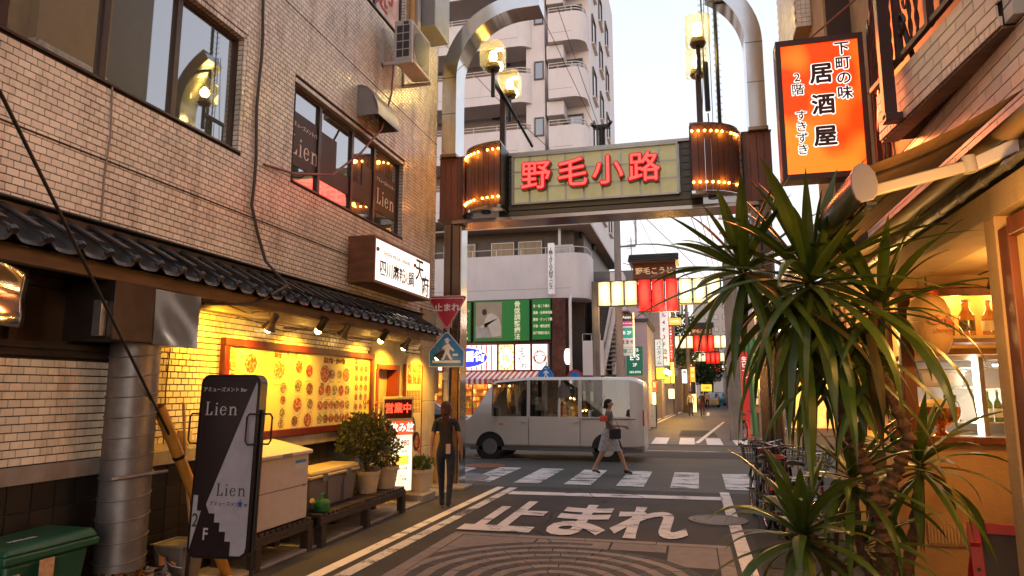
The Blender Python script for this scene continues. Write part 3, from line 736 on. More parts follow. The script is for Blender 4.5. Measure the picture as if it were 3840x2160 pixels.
# Lien sign
ls = thing('standing_sign', 'black and white rounded sign board of a bar on a metal stand', 'sign', (-4.2,5.9,0), 0)
U = Vector((1,.10,0)).normalized(); V = Vector((.015,.02,1)).normalized(); O = Vector((-4.60,5.72,.375)); Nn = U.cross(V)
Wd, Hd, cr_ = .61, 1.68, .09; K_ = .83
def rrect(w, h, r, n=6, x=0, y=0):
    p = []
    for cx_, cy_, a0 in ((w-r,r,-90),(w-r,h-r,0),(r,h-r,90),(r,r,180)):
        p += [(x+cx_+r*math.cos(R(a0+90*i/n)), y+cy_+r*math.sin(R(a0+90*i/n))) for i in range(n+1)]
    return p
MB().prism(rrect(Wd,Hd,cr_), O, U, V, -Nn*.13).build('case', M('sign_black',(.02,.013,.013),.25,var=.05), ls)
MB().prism(rrect(Wd-.05,Hd-.05,cr_-.02,x=.025,y=.025), O+Nn*.001, U, V, Nn*.002).build('black_face', M('sign_black_face',(.022,.012,.014),.3), ls, smooth=False)
wf = M('sign_white',(.44,.39,.41),.45,var=.1,vs=12,dirt=.25,dirtcol=(.15,.1,.1))
b = MB(); b.prism([(.19,.56),(.19,.56),(.235,.40),(.235,.40),(.305,.40),(.305,.32),(.375,.32),(.375,.24),(.45,.24),(.45,.155),(.52,.155),(.52,.03),(.64,.03),(.69,.06),(.705,.11),(.705,1.56),(.69,1.61)][2:] + [(.19,.48)], O+Nn*.0035, U*K_, V, Nn*.002)
b.prism([(.03,.50),(.03,.08),(.135,.42),(.085,.42),(.085,.56),(.03,.56)], O+Nn*.0035, U*K_, V, Nn*.002)
b.build('white_face', wf, ls, smooth=False); fix_normals(bpy.data.objects[-1].data if False else KIDS(ls)[-1].data)
tw = M('sign_text_white',(.55,.5,.5),.5)
def at(x, y): return O + U*x*K_ + V*y + Nn*.007
text('アミューズメント Bar', .047, at(.305,1.535), U, V, tw, ls, .012, ext=.001)
lien(.125, at(.28,1.36), U, V, tw, ls, ext=.001)
lien(.112, at(.48,.615), U, V, ink, ls, ext=.001)
text('アミューズメント ar', .042, at(.46,.485), U, V, ink, ls, .012, ext=.001)
st_ = MB(); st_.prism([((.6+.04*(1 if i%2==0 else .42)*math.cos(R(90+36*i))),(.49+.045*(1 if i%2==0 else .42)*math.sin(R(90+36*i)))) for i in range(10)], O+Nn*.0065, U*K_, V, Nn*.001); st_.build('star_sticker', M('blue_star',(.03,.08,.3),.4), ls, smooth=False)
text('2', .17, at(.075,.33), U, V, ink, ls, .012, ext=.001, sx=.8); text('F', .15, at(.21,.21), U, V, tw, ls, .015, ext=.001, sx=.8)
b = MB()
for sx_ in (-.015, Wd+.012):
    base = O + U*sx_ - Nn*.06
    b.cyl(base+V*1.35, base-V*.373, .017, n=8)
b.tube([O+U*(-.015)-Nn*.3-V*.36, O+U*(-.015)+Nn*.25-V*.36],.015,8); b.tube([O+U*(Wd+.012)-Nn*.3-V*.36, O+U*(Wd+.012)+Nn*.25-V*.36],.015,8)
b.build('stand', black_metal, ls)
for sx_, s_ in ((-.02,-1),(Wd+.015,1)):
    for k in ((s_,) if s_ < 0 else (1,-1)):
        base = O+U*sx_-Nn*.05+V*1.03
        MB().tube([base, base+U*.08*k, base+U*.1*k+V*.03, base+U*.1*k+V*.25, base+U*.08*k+V*.28, base+V*.28] if k>0 or s_<0 else [base+Nn*.06, base+Nn*.1-U*.08, base+Nn*.1-U*.1+V*.03, base+Nn*.1-U*.1+V*.25, base+Nn*.1-U*.08+V*.28, base+Nn*.06+V*.28],.009,8).build('handle', black_metal, ls)

ls.location = (-3.962,5.57,0); ls.scale = (.945,.945,.945)
# benches of slats, freezer, storage box
def bench(name, ya, yb, x0, x1, h, label):
    t = thing(name, label, 'bench', ((x0+x1)/2,(ya+yb)/2,0))
    n = int((yb-ya)/.1)
    s0 = None
    for i in range(n):
        y = ya+(yb-ya)*i/n
        MB().box((x0,y,h-.035),(x1-.02,y+.075,h+rnd.uniform(-.003,.003))).build('slat', dark_wood, t, .003, smooth=False)
    for x in (x0+.03, x1-.03): MB().box((x-.025,ya,h-.125),(x+.02,yb,h-.037)).build('rail', dark_wood, t, .004, smooth=False)
    for y in ((ya+.02, yb-.12) if yb-ya < 1.5 else (ya+.02,(ya+yb)/2-.05,yb-.12)):
        for x in (x0+.01,x1-.1): MB().box((x,y,0),(x+.1,y+.1,h-.127)).build('leg', dark_wood, t, .004, smooth=False)
    return t
bench('slatted_bench', 6.3, 7.42, -4.80, -4.27, .36, 'short dark slatted bench carrying the white freezer')
bench('slatted_bench', 7.5, 9.98, -4.80, -4.22, .37, 'long dark slatted bench carrying the storage box and flower pots')
fz = thing('storage_cabinet', 'white chest cabinet with sloping lid on the short dark bench', 'cabinet', (-4.5,6.9,.37))
fzm = M('cabinet_white',(.5,.43,.4),.4,var=.06,vs=12,bump=.15,bs=150)
b = MB(); xb, xf = -4.83, -4.30
b.add([(xb,6.36,.375),(xf,6.36,.375),(xf,7.3,.375),(xb,7.3,.375),(xb,6.36,1.2),(xf,6.36,1.08),(xf,7.3,1.08),(xb,7.3,1.2)],[(0,3,2,1),(4,5,6,7),(0,1,5,4),(1,2,6,5),(2,3,7,6),(3,0,4,7)])
b.build('body', fzm, fz, .012)
MB().add([(xb,6.33,1.205),(xf+.03,6.33,1.082),(xf+.03,7.34,1.082),(xb,7.34,1.205),(xb,6.33,1.245),(xf+.03,6.33,1.125),(xf+.03,7.34,1.125),(xb,7.34,1.245)],[(0,3,2,1),(4,5,6,7),(0,1,5,4),(1,2,6,5),(2,3,7,6),(3,0,4,7)]).build('lid', fzm, fz, .01)
MB().box((xf-.002,6.36,.74),(xf+.001,7.3,.748)).build('seam', ink, fz, smooth=False)
MB().box((xf+.031,6.72,1.085),(xf+.036,6.9,1.12)).build('lid_grip', M('grip_grey',(.2,.17,.16),.5), fz, smooth=False)
MB().box((xf,7.2,.73),(xf+.01,7.24,.755)).build('latch', steel, fz, smooth=False)
MB().box((xf,7.02,.93),(xf+.002,7.24,1.03)).build('label_sheet', M('label_white',(.5,.5,.5),.5), fz, smooth=False)
MB().box((xf+.002,7.02,.995),(xf+.003,7.24,1.03)).build('label_blue', M('label_blue',(.03,.2,.4),.5), fz, smooth=False)
bx = thing('storage_box', 'grey plastic storage box with yellow cream lid on the long bench', 'storage box', (-4.5,7.95,.37))
gp = M('grey_plastic',(.16,.13,.13),.5,var=.08); ylid = M('cream_lid',(.58,.42,.2),.45,var=.06)
b = MB()
def taper(b, x0,x1,y0,y1,z0,z1,k,mi=0): b.add([(x0+k,y0+k,z0),(x1-k,y0+k,z0),(x1-k,y1-k,z0),(x0+k,y1-k,z0),(x0,y0,z1),(x1,y0,z1),(x1,y1,z1),(x0,y1,z1)],[(0,3,2,1),(4,5,6,7),(0,1,5,4),(1,2,6,5),(2,3,7,6),(3,0,4,7)],mi)
taper(b,-4.80,-4.42,7.55,8.75,.375,.74,.035); b.build('tub', gp, bx, .02)
for y in (7.98,8.4): MB().box((-4.435,y-.012,.4),(-4.412,y+.012,.72)).build('rib', gp, bx, smooth=False)
b = MB(); taper(b,-4.83,-4.39,7.51,8.79,.745,.79,.0); taper(b,-4.81,-4.41,7.55,8.75,.79,.85,-.02); b.build('lid', ylid, bx, .018)
for y in (7.85,8.45): MB().box((-4.395,y-.05,.70),(-4.378,y+.05,.80)).build('clip', gp, bx, .004, smooth=False)
can = thing('watering_can', 'small green plastic watering can at the front of the long bench', 'watering can', (-4.32,7.66,.375))
gm = M('green_plastic',(.02,.13,.03),.35)
MB().lathe([(.001,0),(.085,0),(.095,.02),(.095,.1),(.085,.125),(.05,.14),(.001,.142)],(-4.325,7.68,.378),20).build('body', gm, can)
MB().tube([(-4.325,7.62,.51),(-4.325,7.64,.575),(-4.325,7.72,.575),(-4.325,7.77,.52),(-4.325,7.8,.44)],.011,8).build('handle', gm, can)
MB().tube([(-4.325,7.60,.42),(-4.315,7.52,.48),(-4.315,7.46,.52)],[.02,.015,.014],8).build('spout', gm, can)
MB().cyl((-4.315,7.47,.51),(-4.315,7.43,.54),.022,.03,12).build('rose', M('rose_yellow',(.5,.35,.08),.5), can)

# potted plants
pot_m = M('cream_pot',(.58,.45,.32),.6,var=.08,vs=20,bump=.3,bs=60,dirt=.3); soil = M('soil',(.03,.02,.015),.9)
leaf_j = foliage('jade_leaf',(.045,.055,.015),(.10,.10,.03),.35); leaf_f = foliage('small_leaf',(.03,.06,.015),(.09,.12,.03),.5); bark = M('bark',(.08,.05,.03),.8,bump=.6,bs=40)
def pot(x, y, z, r, h, t):
    MB().lathe([(.001,0),(r*.72,0),(r*.92,h*.8),(r,h*.82),(r*1.03,h),(r*.95,h),(r*.9,h*.85),(.001,h*.84)],(x,y,z),28).build('pot', pot_m, t)
    MB().lathe([(.001,h*.86),(r*.9,h*.86)],(x,y,z),20).build('soil', soil, t)
def leaves(n, pos, size, mat, t, shape=.5, name='foliage', up=.5):
    b = MB()
    for _ in range(n):
        p, nr = pos(); s_ = size*rnd.uniform(.6,1.25)
        d = (Vector(nr)+Vector((rnd.gauss(0,.5),rnd.gauss(0,.5),rnd.gauss(up*.4,.5)))).normalized(); sd_ = d.cross(Vector((rnd.gauss(0,1),rnd.gauss(0,1),rnd.gauss(0,1)))).normalized(); nn = d.cross(sd_)
        p = Vector(p)
        b.add([p, p+d*s_*.5+sd_*s_*shape*.5+nn*s_*.08, p+d*s_, p+d*s_*.5-sd_*s_*shape*.5+nn*s_*.08],[(0,1,2),(0,2,3)])
    o = b.build(name, mat, t, smooth=False); return tag(o, kind='stuff')
def ellips(c, r, hollow=.35):
    def f():
        while True:
            v = Vector((rnd.uniform(-1,1),rnd.uniform(-1,1),rnd.uniform(-1,1)))
            if hollow < v.length < 1: break
        k = 1 + .18*math.sin(v.x*7+c[0]*3)*math.cos(v.z*6+v.y*5)
        return (c[0]+v.x*r[0]*k, c[1]+v.y*r[1]*k, c[2]+v.z*r[2]*k), v.normalized()
    return f
j = thing('potted_shrub', 'round bushy jade plant in a cream pot on the long bench', 'potted plant', (-4.52,9.28,.37))
pot(-4.5,9.25,.372,.17,.3,j)
b = MB(); b.tube([(-4.5,9.25,.6),(-4.52,9.22,.8),(-4.46,9.05,1.0),(-4.42,8.9,1.2)],[.045,.04,.03,.015],8); b.tube([(-4.51,9.23,.72),(-4.58,9.3,.95),(-4.5,9.25,1.25)],[.035,.03,.012],8); b.tube([(-4.5,9.2,.8),(-4.4,9.4,1.0),(-4.38,9.5,1.2)],[.03,.02,.01],8); b.build('stem', bark, j)
leaves(2600, ellips((-4.47,9.05,1.16),(.34,.46,.32)), .055, leaf_j, j, .75)
j2 = thing('potted_shrub', 'leafy flowering plant in a wide cream pot at the far end of the bench', 'potted plant', (-4.5,9.8,.37))
pot(-4.48,9.76,.372,.21,.32,j2); leaves(900, ellips((-4.47,9.7,.92),(.22,.3,.26),.1), .06, leaf_f, j2, .6)
leaves(45, ellips((-4.45,9.7,.98),(.22,.3,.24),.7), .04, M('orange_petal',(.5,.12,.03),.6), j2, .9, 'flowers')
j3 = thing('potted_shrub', 'low green herb in a cream pot on the pavement by the corner pillar', 'potted plant', (-4.5,11.15,.1))
MB().box((-4.85,10.75,.0),(-4.25,11.3,.13)).build('step_block', concrete, None, .01); tag(bpy.data.objects['step_block'], 'concrete step block under the pot by the pillar', 'step')
pot(-4.52,11.25,.132,.23,.36,j3); leaves(700, ellips((-4.52,11.25,.55),(.2,.24,.13),.0), .07, leaf_f, j3, .35, up=2)

# LED sign and light box
led = thing('led_sign', 'small red dot matrix sign on a cream post by the door', 'sign', (-4.45,10.2,0))
U2 = Vector((.55,.83,0)).normalized(); V2 = Vector((0,0,1)); N2 = U2.cross(V2); O2 = Vector((-4.62,9.93,1.34))
crm = M('cream_metal',(.55,.42,.25),.4)
MB().prism(_r(0,0,.56,.36), O2, U2, V2, -N2*.09).build('case', crm, led, .008)
MB().prism(_r(.03,.03,.53,.32), O2+N2*.001, U2, V2, N2*.003).build('screen', M('led_dark',(.05,.008,.006),.3), led, smooth=False)
text('営業中', .165, O2+U2*.28+V2*.175+N2*.006, U2, V2, M('led_red',(1,.05,.02),.5,emit=2.6,ecol=(1,.05,.02)), led, .012, ext=.001)
MB().prism(_r(.02,-.95,.09,0), O2-N2*.05, U2, V2, -N2*.04).build('post', crm, led)
MB().tube([O2+V2*.28, O2-U2*.12+V2*.28, O2-U2*.15+V2*.24, O2-U2*.12+V2*.2, O2+V2*.2],.008,6).build('ring', M('ring_brass',(.5,.3,.05),.4,.4), led)
lbx = thing('light_box', 'narrow glowing menu light box with red heading below the dot sign', 'sign', (-4.5,10.4,0))
O3 = Vector((-4.60,10.20,.22)); 
MB().prism(_r(0,0,.42,1.12), O3, U2, V2, -N2*.1).build('case', crm, lbx, .006)
MB().prism(_r(.02,.02,.40,.88), O3+N2*.001, U2, V2, N2*.003).build('lit_face', M('lit_cream',(1,.9,.8),.5,emit=.85,ecol=(1,.74,.52)), lbx, smooth=False)
MB().prism(_r(.02,.88,.40,1.1), O3+N2*.001, U2, V2, N2*.004).build('heading', M('lit_red',(.8,.1,.04),.5,emit=.6,ecol=(1,.12,.03)), lbx, smooth=False)
text('飲み放', .15, O3+U2*.21+V2*.99+N2*.008, U2, V2, M('lit_white',(1,1,1),.5,emit=1.2,ecol=(1,.9,.8)), lbx, .01, ext=.001)
text('980', .13, O3+U2*.27+V2*.75+N2*.006, U2, V2, ink, lbx, .008, ext=.001, sx=.8); text('時間', .055, O3+U2*.12+V2*.77+N2*.006, U2, V2, ink, lbx, ext=.001)
text('2時間', .05, O3+U2*.25+V2*.62+N2*.006, U2, V2, ink, lbx, ext=.001)
MB().prism(_r(.08,.42,.34,.56), O3+N2*.005, U2, V2, N2*.001).build('beer_picture', M('lit_beer',(1,.5,.05),.5,emit=.8,ecol=(1,.5,.05)), lbx, smooth=False)
for k in range(6): text(('時間飲み放題','生ビール','ハイボール','サワー各種','ワイン','045-242')[k], .042, O3+U2*.2+V2*(.36-.055*k)+N2*.006, U2, V2, ink, lbx, ext=.001)
point('glow', O3+U2*.2+V2*.5+N2*.25, 2.0, (1,.8,.6), .2, lbx)
# tall scroll sign
sc = thing('scroll_sign', 'tall cream notice board with brown edges beside the restaurant door', 'sign', (LX,11.6,1.5))
MB().prism([(0,0),(.72,0),(.72,1.72),(.68,1.8),(.6,1.86),(.12,1.86),(.04,1.8),(0,1.72)], (LX+.012,11.22,.55),(0,1,0),(0,0,1),(.04,0,0)).build('board', M('cream_board',(.62,.5,.3),.5,var=.05), sc)
MB().prism(_r(0,0,.03,1.7), (LX+.013,11.19,.55),(0,1,0),(0,0,1),(.05,0,0)).build('edge', red_door, sc, smooth=False); MB().prism(_r(0,0,.03,1.7), (LX+.013,11.94,.55),(0,1,0),(0,0,1),(.05,0,0)).build('edge', red_door, sc, smooth=False)
for k,(s_,y) in enumerate((('火鍋',11.38),('麻辣',11.6),('薬膳',11.8))): vtext(s_, .19, (LX+.056,y,2.27),(0,1,0),(0,0,1), bri, sc, .008)
for k in range(9): vtext('特製香辛料十種以上漢方', .036, (LX+.056,11.3+.07*k,1.8),(0,1,0),(0,0,1), bri, sc)
b = MB(); disc(b,11.5,1.12,.2,.24,LX+.054); disc(b,11.75,.9,.16,.17,LX+.054); b.build('bowl_picture', M('bowl_black',(.03,.015,.01),.4), sc, smooth=False)
b = MB(); disc(b,11.5,1.12,.14,.17,LX+.056); disc(b,11.75,.9,.1,.11,LX+.056); b.build('soup_picture', foods[0], sc, smooth=False)
vtext('四川火鍋', .12, (LX+.056,11.85,.9),(0,1,0),(0,0,1), M('red_ink',(.4,.03,.02),.5), sc)

# lit shop sign
sg = thing('shop_sign', 'wooden box sign with glowing white front jutting from the tiled wall', 'sign', (-4.6,10.2,3.75))
xo = LX+.42
MB().box((LX,9.08,3.36),(xo-.02,11.36,4.06)).build('box', M('sign_wood',(.20,.07,.025),.45,var=.15,wave=(3,3,12,.3)), sg, .006)
f = MB(); f.box((xo-.02,9.08,3.36),(xo+.01,11.36,3.4)); f.box((xo-.02,9.08,4.02),(xo+.01,11.36,4.06)); f.box((xo-.02,9.08,3.4),(xo+.01,9.12,4.02)); f.box((xo-.02,11.32,3.4),(xo+.01,11.36,4.02)); f.build('frame', MATS['sign_wood'], sg, smooth=False)
MB().box((xo-.02,9.12,3.4),(xo-.005,11.32,4.02)).build('lit_face', M('lit_white_face',(1,.95,.9),.5,emit=.85,ecol=(1,.88,.76)), sg, smooth=False)
sy = (0,1,0); sz = (0,0,1)
text('SHISEN MA-RA- HINABE', .085, (xo-.002,9.92,3.85), sy, sz, M('brown_letter',(.25,.08,.05),.6), sg, ext=.001, sp=1.15)
text('四川麻辣  鍋', .26, (xo-.002,9.95,3.6), sy, sz, ink, sg, .012, ext=.001, sx=.92); text('火', .22, (xo-.002,10.28,3.58), sy, sz, M('flame_ink',(.7,.1,.02),.5), sg, .005, ext=.001)
text('天', .42, (xo-.002,10.85,3.8), sy, sz, ink, sg, .012, ext=.001, sx=.9); text('府', .38, (xo-.002,11.12,3.56), sy, sz, ink, sg, .012, ext=.001, sx=.9)
for y in (9.2,10.62):
    MB().ball((xo-.003,y,3.87),.035,8,sz=1).build('emblem', M('emblem_red',(.35,.08,.04),.6), sg)
area('sign_light', (xo+.05,10.2,3.7), (xo+1,10.2,3.6), .6, 2.1, 6, (1,.85,.7), sg)

# vent hood
vh = thing('vent_hood', 'rounded grey metal vent hood on the tiled wall above the bar window', 'vent', (LX,9.6,6.2))
b = MB(); prof = [(0,.5),(.06,.5),(.16,.46),(.26,.36),(.33,.2),(.36,.08),(.36,0),(.345,0),(.33,.08),(.3,.2),(.24,.33),(.15,.43),(.06,.47),(0,.47)]
b.prism([(x,z) for x,z in prof], (LX+.005,9.2,5.98),(1,0,0),(0,0,1),(0,.78,0)); b.prism([(0,0),(.34,0),(.34,.08),(.32,.2),(.24,.34),(.15,.44),(.06,.48),(0,.48)], (LX+.005,9.2,5.98),(1,0,0),(0,0,1),(0,.01,0)); b.prism([(0,0),(.34,0),(.34,.08),(.32,.2),(.24,.34),(.15,.44),(.06,.48),(0,.48)], (LX+.005,9.97,5.98),(1,0,0),(0,0,1),(0,.01,0))
o = b.build('hood', M('hood_grey',(.30,.27,.26),.4,.3,var=.15,dirt=.3), vh); fix_normals(o.data)
# air conditioner
ac = thing('air_conditioner', 'white outdoor air conditioner unit on brackets high on the tiled wall', 'air conditioner', (-4.6,10.8,7.3))
acm = M('unit_white',(.52,.47,.43),.45,var=.06,dirt=.3); acx0, acx1 = LX+.2, LX+.52
MB().box((acx0,10.05,7.25),(acx1,10.9,7.98)).build('case', acm, ac, .02)
b = MB()
for i in range(2):
    for k in range(4): b.box((acx0+.05+.12*i,10.046,7.32+.145*k),(acx0+.155+.12*i,10.049,7.445+.145*k))
b.box((acx0+.17,10.046,7.9),(acx0+.26,10.049,7.95)); b.build('grille_slot', ink, ac, smooth=False)
MB().box((acx1-.002,10.12,7.31),(acx1+.006,10.83,7.92)).build('grille_panel', M('grille_panel_grey',(.20,.17,.14),.6), ac, smooth=False)
MB().lathe([(.28,0),(.28,.015),(.26,.02),(.001,.02)],(0,0,0),28, T=Matrix.Translation((acx1-.005,10.42,7.6))@Matrix.Rotation(R(90),4,'Y')).build('fan_grille', M('grille_grey',(.11,.09,.07),.6), ac)
b = MB(); b.box((LX+.005,10.0,7.18),(acx1+.03,10.06,7.23)); b.box((LX+.005,10.86,7.18),(acx1+.03,10.92,7.23)); b.box((LX+.005,10.0,7.18),(LX+.04,10.06,7.85)); b.box((LX+.005,10.86,7.18),(LX+.04,10.92,7.85)); b.build('bracket', acm, ac, .004)
pp = thing('drain_pipe', 'yellow drain pipe running up behind the air conditioner', 'pipe', (LX+.08,11.05,8)); MB().cyl((LX+.08,11.05,7.9),(LX+.08,11.05,12),.05,n=12).build('pipe', M('pipe_yellow',(.55,.26,.04),.4), pp)
sb2 = thing('wall_bracket_box', 'grey metal cabinet hanging high near the building corner', 'cabinet', (-4.6,12,8.8)); MB().box((LX+.02,11.4,8.62),(LX+.4,12.2,9.6)).build('cabinet', M('cab_grey',(.3,.29,.28),.4,.3), sb2, .01); MB().box((LX+.02,11.2,8.4),(LX+.14,11.35,9.6)).build('conduit', acm, sb2, .01)
# cables on the wall
cab = M('cable_brown',(.07,.05,.04),.6); rcab = M('cable_red',(.28,.06,.035),.5)
def cable(pts, r, mat, label, n=6): return tag(MB().tube(pts, r, n).build('cable', mat), label, 'cable')
cable([(LX+.03,6.72+.02*math.sin(i*1.3),12-.3*i) for i in range(28)]+[(LX+.03,6.85,3.6),(LX+.05,7.0,3.3),(-4.3,6.7,2.95),(-4.35,6.2,2.68),(-4.5,5.6,2.62)], .018, cab, 'twisted bundle of brown cables hanging down the tiled wall')
cable([(LX+.03,6.9,4.45),(LX+.06,7.5,4.52),(LX+.14,8.3,4.75),(LX+.2,9.0,5.3),(LX+.28,9.5,5.85),(LX+.25,9.9,6.6),(LX+.2,10.05,7.2)], .017, rcab, 'dark red hose slung from the air conditioner across the bar window')
cable([(LX+.012,4.68,4.46),(LX+.018,4.70,4.0),(LX+.012,4.68,3.6),(LX+.012,4.69,3.19)], .008, M('thin_pipe',(.22,.16,.13),.5), 'thin drain tube dropping from the big window')
# meter, tools, bucket, bin
mt = thing('outlet_box', 'small yellowed outlet box on the wall behind the duct', 'box', (LX,5.85,1.35)); MB().box((LX,5.8,1.28),(LX+.07,5.93,1.42)).build('box', ylid, mt, .01)
cable([(LX+.02,5.6,2.2),(LX+.02,5.58,1.8),(LX+.02,5.6,1.3)], .006, cab, 'thin black wire hanging beside the duct')
mop = thing('broom', 'old wooden broom handle leaning in the bucket', 'broom', (-4.5,5.7,0)); MB().tube([(-4.55,5.78,.2),(-4.66,5.72,1.0),(-4.72,5.7,1.68)],.014,8).build('handle', M('old_pole',(.35,.2,.08),.6,var=.2), mop)
bk = thing('bucket', 'grimy grey plastic bucket with a mop squeezer beside the sign', 'bucket', (-4.6,5.65,0))
b = MB(); taper(b,-4.75,-4.42,5.45,5.78,.02,.42,.05); b.build('pail', M('grimy_plastic',(.17,.14,.11),.6,var=.2,dirt=.5), bk, .02)
MB().tube([(-4.76,5.44,.42),(-4.41,5.44,.42),(-4.41,5.79,.42),(-4.76,5.79,.42)],.016,8,close=True).build('rim', MATS['grimy_plastic'], bk)
MB().tube([(-4.7,5.43,.42),(-4.6,5.40,.34),(-4.48,5.41,.27),(-4.41,5.45,.25)],.006,6).build('handle', galv, bk)
bn = thing('rubbish_bin', 'green plastic rubbish bin with hinged lid by the dark tiled wall', 'bin', (-4.5,4.1,0))
bg_ = M('bin_green',(.012,.075,.035),.4,var=.1)
b = MB(); taper(b,-4.80,-4.38,3.75,4.4,.0,.66,.06); b.build('body', bg_, bn, .03)
b = MB(); taper(b,-4.83,-4.34,3.70,4.45,.665,.72,0); b.build('rim', bg_, bn, .012)
b = MB(); b.add([(-4.83,3.70,.722),(-4.34,3.70,.722),(-4.34,4.45,.722),(-4.83,4.45,.722),(-4.80,3.74,.77),(-4.38,3.74,.77),(-4.38,4.42,.79),(-4.80,4.42,.79)],[(0,3,2,1),(4,5,6,7),(0,1,5,4),(1,2,6,5),(2,3,7,6),(3,0,4,7)]); b.build('lid', bg_, bn, .02)
MB().box((-4.333,3.95,.5),(-4.325,4.06,.66)).build('torn_sticker', M('torn_paper',(.5,.28,.14),.8,var=.3,vs=30), bn, smooth=False)
MB().box((-4.35,3.72,.3),(-4.343,3.82,.6)).build('torn_sticker', MATS['torn_paper'], bn, smooth=False)
text('MITSUOE', .05, (-4.5,3.95,.785),(0,1,0),(-1,0,0), tw, bn, ext=.001)
# crate of crumpled packaging
cr8 = thing('rubbish_crate', 'crate heaped with crumpled plastic and orange packaging under the duct', 'crate', (-4.5,5.0,0))
b = MB(); taper(b,-4.78,-4.28,4.72,5.3,.0,.24,.03); b.build('crate', M('crate_dark',(.04,.03,.025),.6), cr8, .01)
for k,(mm,n_) in enumerate(((M('orange_film',(.42,.14,.03),.3,var=.4,vs=20),40),(M('clear_film',(.35,.3,.25),.2,var=.4,vs=30),40))):
    b = MB()
    for _ in range(n_):
        c = Vector((rnd.uniform(-4.74,-4.3),rnd.uniform(4.76,5.26),rnd.uniform(.2,.33))); a_ = Vector((rnd.gauss(0,1),rnd.gauss(0,1),rnd.gauss(0,.5))).normalized()*.08; c_ = Vector((rnd.gauss(0,1),rnd.gauss(0,1),rnd.gauss(0,.8))).normalized()*.06
        b.add([c,c+a_,c+a_+c_,c+c_+Vector((0,0,.03))],[(0,1,2),(0,2,3)])
    tag(b.build('packaging', mm, cr8, smooth=False), kind='stuff')
tag(MB().box((-4.25,5.75,0),(-3.85,6.15,.015)).build('plank', dark_wood, None, .004), 'flat dark board lying on the ground by the sign stand', 'board')
